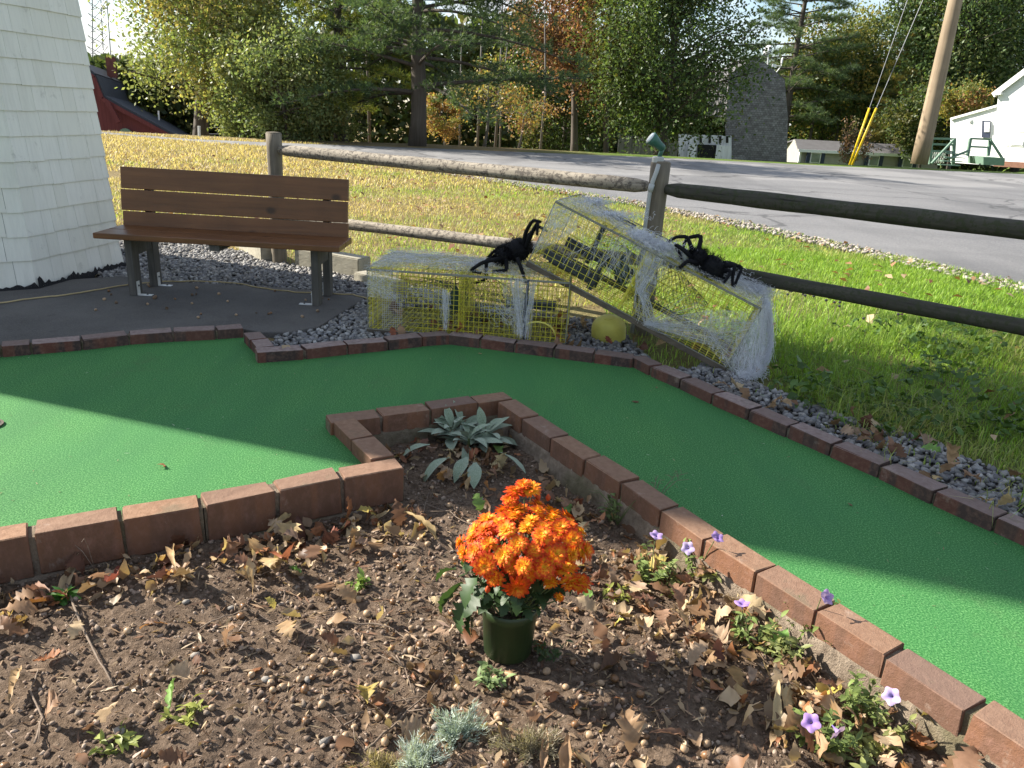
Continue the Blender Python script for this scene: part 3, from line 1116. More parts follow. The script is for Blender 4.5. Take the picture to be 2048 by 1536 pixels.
# unseen house, added left of the picture to cast the shade over the green
D = Vector((math.cos(SUN_AZ), math.sin(SUN_AZ), 0))
Np = Vector((math.sin(SUN_AZ), -math.cos(SUN_AZ), 0))     # towards the camera side
kc = TC - D * 3.1
kh = thing('shade_caster_house', 'unseen white sided house added behind the tower to shade the green', 'house', kc)
mb = MB()
near, far_, dep, hh_ = 1.66, 0.6, 1.9, 6.0
q = [kc + Np * near + D * dep, kc - Np * far_ + D * dep, kc - Np * far_ - D * dep, kc + Np * near - D * dep]
mb.prism([(v.x, v.y) for v in q], -0.1, hh_)
mb.build('wall', 'white_siding', kh)
mb = MB()
m0 = kc + Np * (near - far_) / 2
r1 = [q[0] + Np * 0.02 + D * .03 + Vector((0, 0, hh_ + 0.003)), q[1] - Np * 0.02 + D * .03 + Vector((0, 0, hh_ + 0.003)), q[2] - Np * 0.02 - D * .1 + Vector((0, 0, hh_ + 0.003)), q[3] + Np * 0.02 - D * .1 + Vector((0, 0, hh_ + 0.003))]
ra, rb = m0 + D * (dep + .03) + Vector((0, 0, hh_ + 1.1)), m0 - D * (dep + .1) + Vector((0, 0, hh_ + 1.1))
mb.add(r1 + [ra, rb], [(0, 4, 5, 3), (1, 2, 5, 4), (0, 1, 4), (2, 3, 5), (0, 3, 2, 1)])
mb.build('roof', 'roof_slate', kh)

# ------------------------------------------------------------------ bench
bn = thing('bench', 'dark brown stained wooden bench on grey legs beside the white tower', 'bench', (-1.85, 4.8, 0.03))
X0, X1 = -2.545, -1.105
for i, (za, zb) in enumerate(((0.653, 0.785), (0.519, 0.648), (0.385, 0.514))):
    mb = MB()
    lean = lambda z: 4.93 + (z - 0.43) * 0.13
    za_, zb_ = za, zb
    x0, x1 = X0 + (0.0, -0.004, 0.003)[i], X1 + (0.0, -0.003, 0.001)[i]
    vs = [(x0, lean(za_), za_), (x1, lean(za_), za_), (x1, lean(zb_), zb_), (x0, lean(zb_), zb_)]
    P = [Vector(v) for v in vs]
    mb.slab(P, 0.036)
    mb.build('back_slat', 'bench_wood', bn, bevel=0.004)
for i, (ya, yb) in enumerate(((4.565, 4.745), (4.753, 4.925))):
    mb = MB()
    mb.box(((-2.545 - 1.075) / 2, (ya + yb) / 2, 0.412), (1.47, yb - ya, 0.034))
    mb.build('seat_plank', 'bench_wood', bn, bevel=0.005)
for sx in (-1, 1):
    xc = -2.40 if sx < 0 else -1.255
    mb = MB()
    mb.box((xc, 4.72, 0.21), (0.045, 0.085, 0.36))
    mb.build('leg', 'leg_wood', bn, bevel=0.003)
    mb = MB()
    mb.box((xc + 0.003, 4.99, 0.205), (0.045, 0.085, 0.35))
    mb.build('leg', 'leg_wood', bn, bevel=0.003)
    mb = MB()
    mb.box((xc + 0.001, 4.855, 0.335), (0.04, 0.18, 0.115))
    mb.build('cross_rail', 'leg_wood', bn, bevel=0.003)
    mb = MB()
    mb.add([(xc - 0.02, 4.972, 0.36), (xc + 0.022, 4.972, 0.36), (xc + 0.022, 5.018, 0.76), (xc - 0.02, 5.018, 0.76),
            (xc - 0.02, 5.03, 0.36), (xc + 0.022, 5.03, 0.36), (xc + 0.022, 5.06, 0.76), (xc - 0.02, 5.06, 0.76)],
           [(0, 1, 2, 3), (5, 4, 7, 6), (1, 5, 6, 2), (4, 0, 3, 7), (3, 2, 6, 7), (4, 5, 1, 0)])
    mb.build('back_post', 'leg_wood', bn)
    for yy in (4.705, 4.985):
        bx_ = xc + (0.0235 if sx < 0 else -0.0235)
        s_ = 1 if sx < 0 else -1
        mb = MB()
        mb.box((bx_ + s_ * 0.002, yy, 0.0755), (0.004, 0.034, 0.085))
        mb.box((bx_ + s_ * 0.043, yy, 0.033), (0.085, 0.034, 0.004))
        br_ = mb.build('bracket', 'bracket_metal', bn)
        mb = MB()
        mb.lathe([(0.006, 0), (0.006, 0.004), (0.003, 0.006)], (bx_ + s_ * 0.055, yy, 0.0345), 8)
        mb.lathe([(0.006, 0), (0.006, 0.004), (0.003, 0.006)], (bx_ + s_ * 0.004, yy, 0.09), 8, Matrix.Rotation(s_ * math.pi / 2, 3, 'Y'))
        mb.build('screw', 'dark_metal', br_)
mb = MB()
mb.box((-1.83, 4.75, 0.375), (0.06, 0.33, 0.036))
mb.build('seat_batten', 'leg_wood', bn)

# timbers edging the gravel
for (pa, pb, w, h, zc, lab) in (((-2.62, 6.98, 0), (-1.98, 6.08, 0), 0.15, 0.15, 0.075, 'sunlit grey landscape timber behind the bench, left of the fence post'),
                                ((-1.72, 6.02, 0), (-1.155, 5.72, 0), 0.15, 0.15, 0.078, 'short grey landscape timber right of the fence post, behind the bench legs'),
                                ((-1.17, 5.60, 0), (-0.82, 5.32, 0), 0.12, 0.09, 0.03, 'low pale timber sunk in gravel near the cage trap corner')):
    A, B = Vector(pa), Vector(pb)
    mb = MB()
    mb.beam(A - (A + B) / 2, B - (A + B) / 2, w, h)
    me = mb.mesh('landscape_timber', 'timber_wood')
    bm = bmesh.new()
    bm.from_mesh(me)
    bmesh.ops.bevel(bm, geom=list(bm.edges), offset=0.008, segments=2, affect='EDGES')
    bm.to_mesh(me)
    bm.free()
    o = link('landscape_timber', me, None, (A + B) / 2 + Vector((0, 0, zc)))
    tag(o, lab, 'timber', 'landscape timbers')

# beige extension cord across pad and gravel
cpts = [(-3.057, 4.145, 0.037), (-2.992, 4.304, 0.037), (-2.902, 4.441, 0.037), (-2.765, 4.570, 0.037), (-2.669, 4.735, 0.037), (-2.567, 4.913, 0.037), (-2.376, 5.074, 0.034), (-2.177, 5.164, 0.030), (-1.936, 5.165, 0.030), (-1.695, 5.055, 0.030), (-1.478, 5.005, 0.030), (-1.280, 5.011, 0.030), (-1.100, 5.028, 0.030), (-0.945, 4.921, 0.030), (-0.763, 4.910, 0.030)]
den = []
for i in range(len(cpts) - 1):
    for k in range(4):
        t_ = k / 4
        p_ = Vector(cpts[i]).lerp(Vector(cpts[i + 1]), t_)
        den.append(p_ + Vector((0, 0.008 * math.sin(i * 2.3 + k * 1.9), 0.004 if p_.y > 4.95 else 0)))
mb = MB()
mb.tube(den, 0.0045, 6)
tag(mb.build('extension_cord', 'cord', smooth=True), 'thin beige extension cord running along the tower foot and behind the bench', 'cord')

# ------------------------------------------------------------------ fence
fa, fb, fc = Vector((-1.90, 6.05, 0)), Vector((0.78, 4.60, 0)), Vector((3.03, 2.77, 0))
fe = thing('rail_fence', 'weathered round post and rail fence crossing behind the bench and traps', 'fence', fa)


def log(name, pts, rad, mat, n=14, wob=0.02, axis=2):
    """a round log built along its own local axis so the grain follows it"""
    mb = MB()
    mb.tube(pts, rad, n, True, wob)
    return mb.build(name, mat, fe, smooth=True)


def post(p, h, r, tilt):
    zs = np.linspace(-0.15, h, 12)
    pts = [Vector((p.x + tilt[0] * z, p.y + tilt[1] * z, z)) for z in zs]
    o = log('post', pts, [r * (1 + 0.03 * math.sin(z * 7)) for z in zs], 'post_wood', 18, 0.012)
    mb = MB()
    mb.lathe([(r * 0.97, 0), (r * 0.90, 0.008), (r * 0.4, 0.011)], pts[-1] - Vector((0, 0, 0.001)), 18)
    mb.build('post_top', 'post_wood', fe, smooth=True)
    return o


post(fa, 0.992, 0.058, (0.0, 0))
post(fb, 1.015, 0.056, (0.0, 0))
post(fc, 1.0, 0.058, (0, 0))


def rail(a, b, z0, z1, r, mat, sag=0.0):
    """built along local X then turned into place, so the wood grain runs along it"""
    A, B = Vector((a.x, a.y, z0)), Vector((b.x, b.y, z1))
    d = B - A
    L = d.length
    ts = [0.0, 0.018, 0.022, 0.045, 0.10] + list(np.linspace(0.16, 0.84, 14)) + [0.90, 0.955, 0.978, 0.982, 1.0]
    rr = [0.022, 0.022, 0.03, r * 0.95, r] + [r * (1 + 0.04 * math.sin(i * 1.3)) for i in range(14)] + [r, r * 0.95, 0.03, 0.022, 0.022]
    mb = MB()
    mb.tube([Vector((L * t_ - L / 2, 0.008 * math.sin(t_ * 5), sag * math.sin(math.pi * t_))) for t_ in ts], rr, 16, True, 0.025)
    me = mb.mesh('rail', mat, smooth=True)
    R = d.to_track_quat('X', 'Z').to_euler()
    return link('rail', me, fe, (A + B) / 2, R)


rail(fa, fb, 0.875, 0.876, 0.043, 'rail_wood', 0.0)
rail(fa, fb, 0.378, 0.445, 0.039, 'rail_wood', 0.0)
rail(fb, fc, 0.87, 0.88, 0.043, 'mossy_shaded_wood', 0.0)
rail(fb, fc, 0.462, 0.456, 0.038, 'mossy_shaded_wood', 0.0)

# green spotlight on the post, with its grey conduit
ft = Vector((0.78, 4.60, 1.015))
sp = thing('spotlight', 'green bullet spotlight on a grey box atop the middle fence post', 'spotlight', ft)
mb = MB()
mb.lathe([(0.034, 0), (0.034, 0.03), (0.03, 0.036)], ft + Vector((-0.02, -0.01, -0.004)), 16)
mb.build('junction_box', 'conduit', sp, smooth=False)
mb = MB()
mb.tube([ft + Vector((-0.015, -0.012, 0.03)), ft + Vector((-0.008, -0.012, 0.055)), ft + Vector((-0.002, -0.010, 0.075))], [0.012, 0.013, 0.014], 10)
mb.build('knuckle', 'green_paint', sp, smooth=True)
dR = Vector((-0.80, -0.12, 0.56)).normalized().to_track_quat('Z', 'Y').to_matrix()
mb = MB()
mb.lathe([(0.010, -0.038), (0.022, -0.026), (0.024, 0.006), (0.034, 0.042), (0.038, 0.068), (0.035, 0.068), (0.032, 0.05)], ft + Vector((-0.022, -0.012, 0.092)), 20, dR)
mb.build('housing', 'green_paint', sp, smooth=True)
mb = MB()
mb.lathe([(0.034, 0.067), (0.028, 0.075), (0.0005, 0.078)], ft + Vector((-0.022, -0.012, 0.092)), 20, dR)
mb.build('lens', 'lens_glass', sp, smooth=True)
cd = [ft + Vector(v) for v in ((-0.02, -0.05, -0.01), (-0.03, -0.062, -0.05), (-0.045, -0.066, -0.10), (-0.055, -0.067, -0.16), (-0.062, -0.067, -0.4), (-0.066, -0.067, -0.7), (-0.07, -0.067, -1.0))]
cdt = thing('conduit_pipe', 'grey plastic conduit strapped to the middle fence post', 'conduit', cd[-1])
mb = MB()
mb.tube(cd, [0.0125] * 3 + [0.012] * 4, 10)
mb.build('pipe', 'conduit', cdt, smooth=True)
mb = MB()
mb.tube([cd[2].lerp(cd[3], .3), cd[3]], 0.0165, 10)
mb.build('coupling', 'conduit', cdt, smooth=True)

# ------------------------------------------------------------------ lobster traps of yellow wire
def rot3(rx, ry, rz):
    return Matrix.Rotation(rz, 3, 'Z') @ Matrix.Rotation(ry, 3, 'Y') @ Matrix.Rotation(rx, 3, 'X')


def wire(mb, a, b, r):
    """three sided wire, no caps"""
    a, b = Vector(a), Vector(b)
    d = (b - a).normalized()
    x = d.cross(Vector((0.31, 0.52, 0.79))).normalized()
    y = d.cross(x)
    vs = []
    for p in (a, b):
        for k in range(3):
            an = 2 * math.pi * k / 3
            vs.append(p + x * (r * math.cos(an)) + y * (r * math.sin(an)))
    mb.add(vs, [(0, 1, 4, 3), (1, 2, 5, 4), (2, 0, 3, 5)])


def panel(mb, o, u, v, nu, nv, r=0.0019, bow=0.0, skip=None):
    """wire grid spanned by vectors u and v from o"""
    n = u.cross(v).normalized()
    f = lambda s, t_: o + u * s + v * t_ + n * (bow * math.sin(math.pi * s) * math.sin(math.pi * t_) + random.uniform(-.0012, .0012))
    for i in range(nu + 1):
        s = i / nu
        seg = 2 if not bow else 4
        for k in range(seg):
            if skip and skip(s, (k + .5) / seg):
                continue
            wire(mb, f(s, k / seg), f(s, (k + 1) / seg), r)
    for j in range(nv + 1):
        t_ = j / nv
        seg = 5
        for k in range(seg):
            if skip and skip((k + .5) / seg, t_):
                continue
            wire(mb, f(k / seg, t_), f((k + 1) / seg, t_), r)


def net_funnel(mb, ring0, ring1, rows, r=0.0011):
    n = len(ring0)
    P = [[ring0[i].lerp(ring1[i], j / rows) + Vector((random.uniform(-1, 1), random.uniform(-1, 1), random.uniform(-1, 1))) * .004 for i in range(n)] for j in range(rows + 1)]
    for j in range(rows):
        for i in range(n):
            wire(mb, P[j][i], P[j + 1][(i + 1) % n], r)
            wire(mb, P[j][i], P[j + 1][(i - 1) % n], r)


def trap(o, R, L, Wd, H, cell, label, tilt):
    X, Y, Z = [R @ Vector(e) for e in ((1, 0, 0), (0, 1, 0), (0, 0, 1))]
    o = Vector(o)
    at_ = lambda a, b, c: o + X * (a * L) + Y * (b * Wd) + Z * (c * H)
    t_ = thing('lobster_trap', label, 'lobster trap', at_(0.5, 0.5, 0), 'wire lobster traps')
    nl, nw, nh = round(L / cell), round(Wd / cell), round(H / cell)
    mb = MB()
    panel(mb, at_(0, 0, 0), X * L, Z * H, nl, nh, skip=(None if tilt else (lambda s, u: 0.07 < s < 0.28 and 0.03 < u < 0.62)))
    mb.build('front_panel', 'yellow_wire', t_)
    mb = MB()
    panel(mb, at_(0, 1, 0), X * L, Z * H, nl, nh)
    mb.build('back_panel', 'yellow_wire', t_)
    mb = MB()
    panel(mb, at_(0, 0, 1), X * L, Y * Wd, nl, nw, bow=(-0.012 if tilt else 0.028))
    mb.build('top_panel', 'yellow_wire', t_)
    mb = MB()
    panel(mb, at_(0, 0, 0), X * L, Y * Wd, nl, nw)
    mb.build('bottom_panel', 'yellow_wire', t_)
    for e in (0, 1):
        mb = MB()
        panel(mb, at_(e, 0, 0), Y * Wd, Z * H, nw, nh)
        mb.build('end_panel', 'yellow_wire', t_)
    mb = MB()
    panel(mb, at_(0.46, 0, 0), Y * Wd, Z * H, nw, nh)
    mb.build('partition', 'yellow_wire', t_)
    # frame of thicker wire along the edges
    mb = MB()
    for a in ((0, 0), (1, 0), (0, 1), (1, 1)):
        mb.tube([at_(0, *a), at_(1, *a)], 0.0032, 5)
        mb.tube([at_(a[0], 0, a[1]), at_(a[0], 1, a[1])], 0.0032, 5)
        mb.tube([at_(*a, 0), at_(*a, 1)], 0.0032, 5)
    for s in (0.28, 0.5, 0.72):
        mb.tube([at_(s, 0, 1), at_(s, 1, 1)], 0.003, 5)
    mb.tube([at_(0, -0.008, 0.985), at_(1, -0.008, 0.985)], 0.0038, 5)
    mb.build('frame', 'grey_wire', t_)
    # wooden runners
    for b_ in (0.02, 0.98):
        mb = MB()
        mb.beam(at_(-0.005, b_, 0) - Z * 0.016, at_(1.005, b_, 0) - Z * 0.016, 0.035, 0.028, Z)
        mb.build('runner', 'runner_wood', t_, bevel=0.003)
    # knitted funnel heads
    mb = MB()
    n = 14
    for (p0, p1, s0) in (((0.30, 0.0), (0.42, 0.45), 0.17), ((0.30, 1.0), (0.40, 0.55), 0.17)):
        r0 = [at_(p0[0] + 0.13 * math.cos(2 * math.pi * i / n), p0[1], 0.5 + 0.42 * math.sin(2 * math.pi * i / n)) for i in range(n)]
        r1 = [at_(p1[0] + 0.055 * math.cos(2 * math.pi * i / n), p1[1], 0.5 + 0.2 * math.sin(2 * math.pi * i / n)) for i in range(n)]
        net_funnel(mb, r0, r1, 9)
    r0 = [at_(0.47, 0.5 + 0.44 * math.cos(2 * math.pi * i / 18), 0.5 + 0.46 * math.sin(2 * math.pi * i / 18)) for i in range(18)]
    r1 = [at_(0.80, 0.5 + 0.13 * math.cos(2 * math.pi * i / 18), 0.40 + 0.14 * math.sin(2 * math.pi * i / 18)) for i in range(18)]
    net_funnel(mb, r0, r1, 14)
    mb.build('net_funnel', 'net', t_)
    # bait bag hanging in the kitchen
    mb = MB()
    mb.lathe([(0.004, 0.16), (0.02, 0.13), (0.042, 0.07), (0.04, 0.02), (0.015, 0.0)], at_(0.40, 0.5, 0.2), 10)
    mb.build('bait_bag', 'net', t_, smooth=True)
    mb = MB()
    mb.tube([at_(0.40, 0.5, 0.2) + Vector((0, 0, .15)), at_(0.405, 0.45, 0.98)], 0.003, 5)
    mb.build('bait_cord', 'dark_metal', t_)
    # dark inner bars and the escape vent
    if tilt:
        for (a, b_, w, h) in (((0.04, 0.14, 0.18), (0.30, 0.14, 0.18), 0.05, 0.02), ((0.05, 0.42, 0.06), (0.31, 0.42, 0.06), 0.06, 0.02), ((0.06, 0.74, 0.30), (0.42, 0.74, 0.32), 0.055, 0.02)):
            mb = MB()
            mb.beam(at_(*a), at_(*b_), w, h, Y)
            mb.build('inner_slat', 'slate_plastic', t_, bevel=0.002)
        mb = MB()
        mb.beam(at_(0.30, 0.10, 0.03), at_(0.30, 0.10, 0.62), 0.03, 0.03, X)
        mb.build('inner_upright', 'slate_plastic', t_)
        mb = MB()
        mb.beam(at_(0.19, 0.8, 0.12), at_(0.19, 0.8, 0.80), 0.03, 0.03, X)
        mb.build('inner_upright', 'slate_plastic', t_)
        mb = MB()
        for (s0, s1) in ((0.0, 0.10), (0.40, 0.60), (0.90, 1.0)):
            mb.slab([at_(0.17 + 0.16 * s0, 0.60, 1.02), at_(0.17 + 0.16 * s1, 0.60, 1.02), at_(0.17 + 0.16 * s1, 0.76, 1.02), at_(0.17 + 0.16 * s0, 0.76, 1.02)], 0.006)
        mb.beam(at_(0.17, 0.60, 1.025), at_(0.33, 0.60, 1.025), 0.012, 0.007, Z)
        mb.beam(at_(0.17, 0.76, 1.025), at_(0.33, 0.76, 1.025), 0.012, 0.007, Z)
        mb.build('escape_vent', 'black_plastic', t_)
    else:
        mb = MB()
        mb.beam(at_(0.67, 0.5, 0.42), at_(0.93, 0.5, 0.42), 0.10, 0.035, Z)
        mb.build('inner_slat', 'slate_plastic', t_, bevel=0.003)
        mb = MB()
        mb.tube([at_(0.86 + 0.085 * math.cos(q), -0.006, 0.13 + 0.20 * math.sin(q)) for q in np.linspace(0, math.pi, 9)], 0.0055, 6)
        mb.build('handle', 'buoy_yellow', t_, smooth=True)
        # white mesh door at the left end of the front
        mb = MB()
        panel(mb, at_(0.075, -0.004, 0.03), X * (0.10 * L), Z * (0.58 * H), 9, 16, 0.0011)
        mb.build('side_gate', 'bracket_metal', t_)
        mb = MB()
        mb.tube([at_(0.795, -0.01, 0.0), at_(0.79, -0.012, 0.45), at_(0.80, -0.01, 1.0)], [0.008, 0.01, 0.007], 7)
        mb.build('strap', 'slate_plastic', t_, smooth=True)
    return t_, at_


trap1, T1 = trap((-0.837, 4.218, 0.035), rot3(0.0, -0.006, -0.085), 1.125, 0.55, 0.345, 0.029, 'yellow wire lobster trap lying flat on the gravel, the lower of two', False)
trap2, T2 = trap((0.053, 4.232, 0.470), rot3(-0.003, 0.369, -0.328), 1.207, 0.497, 0.362, 0.040, 'yellow wire lobster trap propped at a slant, its far end on the other trap', True)

# yellow ribbed buoy on the leaves between the traps
bc = Vector((0.545, 4.36, 0.085))
by = thing('trap_buoy', 'round yellow ribbed buoy lying on leaves between the two traps', 'buoy', bc - Vector((0, 0, 0.085)))
mb = MB()
prof = []
for i in range(29):
    f_ = i / 28
    z = -0.085 + 0.150 * f_
    r = 0.098 * math.sqrt(max(0.02, 1 - abs((f_ - 0.36) / 0.66) ** 3.4))
    prof.append((r + 0.0034 * math.cos(i * math.pi), z))
mb.lathe(prof, bc, 26, rot3(0.25, -0.12, 0))
mb.build('body', 'buoy_yellow', by, smooth=True)
mb = MB()
mb.lathe([(0.030, 0.0), (0.030, 0.006), (0.012, 0.008)], bc + rot3(0.25, -0.12, 0) @ Vector((0, 0, 0.063)), 16, rot3(0.25, -0.12, 0))
mb.build('cap', 'buoy_yellow', by)

# ------------------------------------------------------------------ furry toy spiders
def fur_on(V, Nn, n, length, rng):
    """thin spikes standing on sample points"""
    idx = rng.integers(0, len(V), n)
    p = V[idx] + rng.normal(0, 0.003, (n, 3))
    d = Nn[idx] + rng.normal(0, 0.45, (n, 3))
    d /= np.linalg.norm(d, axis=1)[:, None]
    s = np.cross(d, rng.normal(0, 1, (n, 3)))
    s /= np.linalg.norm(s, axis=1)[:, None]
    L = length * rng.uniform(0.5, 1.3, n)[:, None]
    w = 0.0011
    Vv = np.stack([p - s * w, p + s * w, p + d * L], 1).reshape(-1, 3)
    return Vv, np.arange(n * 3).reshape(n, 3)


def furry(name, mb, parent, n, length):
    me0 = mb.mesh(name, 'fur', ROOT[parent.name])
    me0.calc_loop_triangles()
    V = np.array([v.co[:] for v in me0.vertices])
    N = np.array([v.normal[:] for v in me0.vertices])
    # more sample points along the edges
    E = np.array([e.vertices[:] for e in me0.edges])
    k = RNG.integers(0, len(E), 1500)
    f_ = RNG.random(1500)[:, None]
    Vs = np.vstack([V, V[E[k, 0]] * f_ + V[E[k, 1]] * (1 - f_)])
    Ns = np.vstack([N, N[E[k, 0]] * f_ + N[E[k, 1]] * (1 - f_)])
    fv, ff = fur_on(Vs, Ns, n, length, RNG)
    b = len(V)
    tri = [tuple(p.vertices) for p in me0.polygons] + [tuple(int(i) + b for i in f) for f in ff]
    me = bpy.data.meshes.new(name)
    me.from_pydata(np.vstack([V, fv]).tolist(), [], tri)
    me.materials.append(MATS['fur'])
    me.polygons.foreach_set('use_smooth', [True] * len(tri))
    return link(name, me, parent, ROOT[parent.name])


def spider(body, head, legs, label, br, hr):
    B, Hd = Vector(body), Vector(head)
    s = thing('toy_spider', label, 'toy spider', B - Vector((0, 0, br)), 'black spider decorations')
    ax = (Hd - B).normalized()
    R = ax.to_track_quat('Z', 'Y').to_matrix()
    d = (Hd - B).length
    mb = MB()
    prof = [(0.004, -br * 1.25), (br * 0.55, -br * 1.1), (br * 0.95, -br * 0.5), (br, 0.0), (br * 0.85, br * 0.55), (br * 0.5, br * 0.95),
            (hr * 0.62, d - hr * 0.85), (hr * 0.98, d - hr * 0.3), (hr, d + hr * 0.1), (hr * 0.75, d + hr * 0.65), (hr * 0.3, d + hr * 0.95), (0.003, d + hr)]
    mb.lathe(prof, B, 16, R)
    furry('body', mb, s, 2600, 0.028)
    for pts in legs:
        P = [Vector(p) for p in pts]
        # smooth bends
        Q = []
        for i in range(len(P) - 1):
            for k in range(4):
                Q.append(P[i].lerp(P[i + 1], k / 4))
        Q.append(P[-1])
        Q = [Q[0]] + [(Q[i - 1] + Q[i] * 2 + Q[i + 1]) / 4 for i in range(1, len(Q) - 1)] + [Q[-1]]
        m = len(Q)
        mb = MB()
        mb.tube(Q, [0.0135 - 0.0065 * (i / (m - 1)) for i in range(m)], 8)
        furry('leg', mb, s, 520, 0.012)
    for k in (-1, 1):
        mb = MB()
        c = Hd + R @ Vector((k * hr * 0.4, hr * 0.45, hr * 0.75))
        mb.lathe([(0.0015, -0.005), (0.005, -0.002), (0.005, 0.002), (0.0015, 0.005)], c, 8, R)
        mb.build('eye', 'eye', s, smooth=True)
    return s


# left one climbs from the flat trap onto the slanting one
spider((-0.013, 4.360, 0.507), (-0.100, 4.300, 0.478),
       [[(-0.067, 4.300, 0.486), (-0.185, 4.280, 0.460), (-0.176, 4.240, 0.350), (-0.244, 4.220, 0.333)],
        [(-0.080, 4.280, 0.475), (-0.198, 4.200, 0.457), (-0.267, 4.200, 0.406), (-0.206, 4.200, 0.396)],
        [(-0.073, 4.280, 0.461), (-0.064, 4.220, 0.414), (-0.144, 4.220, 0.404)],
        [(-0.009, 4.240, 0.478), (0.006, 4.200, 0.453), (0.026, 4.190, 0.406), (0.045, 4.185, 0.358)],
        [(0.015, 4.330, 0.528), (0.029, 4.300, 0.625), (0.063, 4.270, 0.691), (0.107, 4.250, 0.685)],
        [(0.029, 4.330, 0.520), (0.062, 4.250, 0.626), (0.090, 4.210, 0.690), (0.089, 4.200, 0.621)],
        [(0.001, 4.420, 0.503), (0.049, 4.500, 0.574), (0.095, 4.520, 0.626), (0.154, 4.500, 0.603)],
        [(-0.028, 4.400, 0.514), (-0.102, 4.500, 0.507), (-0.160, 4.550, 0.451), (-0.189, 4.560, 0.418)]],
       'furry black toy spider bridging the flat trap and the slanted trap', 0.066, 0.042)
# right one sits on top of the slanting trap
spider((1.013, 4.050, 0.526), (0.942, 4.050, 0.578),
       [[(0.939, 4.050, 0.562), (0.915, 4.100, 0.604), (0.881, 4.120, 0.671), (0.823, 4.120, 0.665), (0.757, 4.120, 0.618)],
        [(0.938, 4.080, 0.561), (0.966, 4.150, 0.679), (0.894, 4.200, 0.651), (0.873, 4.180, 0.550)],
        [(0.932, 4.020, 0.553), (0.870, 3.980, 0.565), (0.827, 3.950, 0.534)],
        [(0.924, 4.050, 0.555), (0.853, 4.020, 0.614), (0.815, 4.080, 0.634), (0.857, 4.060, 0.560)],
        [(1.033, 4.030, 0.504), (1.085, 4.030, 0.542), (1.123, 4.000, 0.555), (1.114, 3.980, 0.493), (1.115, 3.960, 0.452)],
        [(1.038, 4.030, 0.505), (1.088, 4.000, 0.527), (1.100, 3.970, 0.520), (1.062, 3.950, 0.462)],
        [(1.039, 4.060, 0.507), (1.124, 4.080, 0.540), (1.177, 4.050, 0.541), (1.132, 3.990, 0.441)],
        [(1.033, 4.060, 0.512), (1.101, 4.120, 0.545), (1.178, 4.200, 0.526), (1.241, 4.220, 0.470)]],
       'furry black toy spider sitting on top of the slanted trap', 0.066, 0.044)

# ------------------------------------------------------------------ stretched cotton webs
def strands(mb, A, B, n, sag, jit, r=(0.0003, 0.0008), seg=6, pinch=0.0):
    """fibres between random points of the polylines A and B"""
    A = [Vector(p) for p in A]
    B = [Vector(p) for p in B]

    def pick(P):
        t_ = random.random() * (len(P) - 1)
        i = min(int(t_), len(P) - 2) if len(P) > 1 else 0
        return P[i].lerp(P[i + 1], t_ - i) if len(P) > 1 else P[0].copy()
    for _ in range(int(n * 0.55)):
        a, b = pick(A), pick(B)
        if random.random() < 0.35:
            b = a.lerp(b, random.uniform(0.35, 0.9)) + Vector((random.gauss(0, 1), random.gauss(0, 1), random.gauss(0, 1))) * jit * 1.5
        a += Vector((random.gauss(0, jit), random.gauss(0, jit), random.gauss(0, jit)))
        b += Vector((random.gauss(0, jit), random.gauss(0, jit), random.gauss(0, jit)))
        sg = sag * random.uniform(0.3, 1.3)
        side = Vector((random.gauss(0, 1), random.gauss(0, 1), random.gauss(0, 1))) * jit * 0.9
        m = (a + b) / 2
        rr = random.uniform(*r)
        prev = None
        for k in range(seg + 1):
            t_ = k / seg
            w = 4 * t_ * (1 - t_)
            p = a.lerp(b, t_) + side * w - Vector((0, 0, sg)) * w + Vector((random.gauss(0, 1), random.gauss(0, 1), random.gauss(0, 1))) * jit * 0.15
            if prev is not None:
                wire(mb, prev, p, rr)
            prev = p


def clump(mb, c, R, n, ln=0.05):
    for _ in range(n):
        p = Vector(c) + Vector((random.gauss(0, 1) * R[0], random.gauss(0, 1) * R[1], random.gauss(0, 1) * R[2]))
        d = Vector((random.gauss(0, 1), random.gauss(0, 1), random.gauss(0, 0.6))).normalized() * ln
        q = p + d * random.uniform(.3, 1)
        wire(mb, p, (p + q) / 2 + Vector((0, 0, .006)), 0.0009)
        wire(mb, (p + q) / 2 + Vector((0, 0, .006)), q, 0.0008)


E_ = lambda T, pts, dz=0.0: [T(*p) + Vector((0, 0, dz)) for p in pts]
w2 = thing('cotton_web', 'white stretched cotton web draped over the slanted trap down to the ground', 'web', T2(0.5, 0.5, 1))
mb = MB()
# rope of cotton along the top, front third
ridge = E_(T2, [(0.10, 0.85, 1.04), (0.20, 0.55, 1.03), (0.34, 0.30, 1.03), (0.45, 0.22, 1.04), (0.56, 0.24, 1.04), (0.70, 0.35, 1.03), (0.85, 0.45, 1.04), (0.99, 0.6, 1.04)])
for i in range(len(ridge) - 1):
    dens = (90, 90, 150, 240, 240, 170, 220)[i]
    strands(mb, [ridge[i], ridge[i]], [ridge[i + 1], ridge[i + 1]], dens, 0.004, 0.014 if i < 3 else 0.022)
strands(mb, E_(T2, [(0.0, 0.1, 1.0), (0.04, 1, 1.01)]), E_(T2, [(0.12, 0.1, 1.0), (0.14, 0.9, 1.03)]), 130, 0.004, 0.012)
strands(mb, E_(T2, [(0.0, 0.0, 0.15), (0.0, 0.1, 1.0)]), E_(T2, [(0.0, 0.5, 1.0), (0.10, 0.0, 0.9)]), 110, 0.004, 0.015)
strands(mb, E_(T2, [(0.60, 0.15, 1.0), (1.0, 0.1, 1.0)]), E_(T2, [(0.60, 0.6, 1.04), (1.0, 0.9, 1.04)]), 260, 0.008, 0.015)
mb.build('top_drape', 'cotton', w2)
mb = MB()
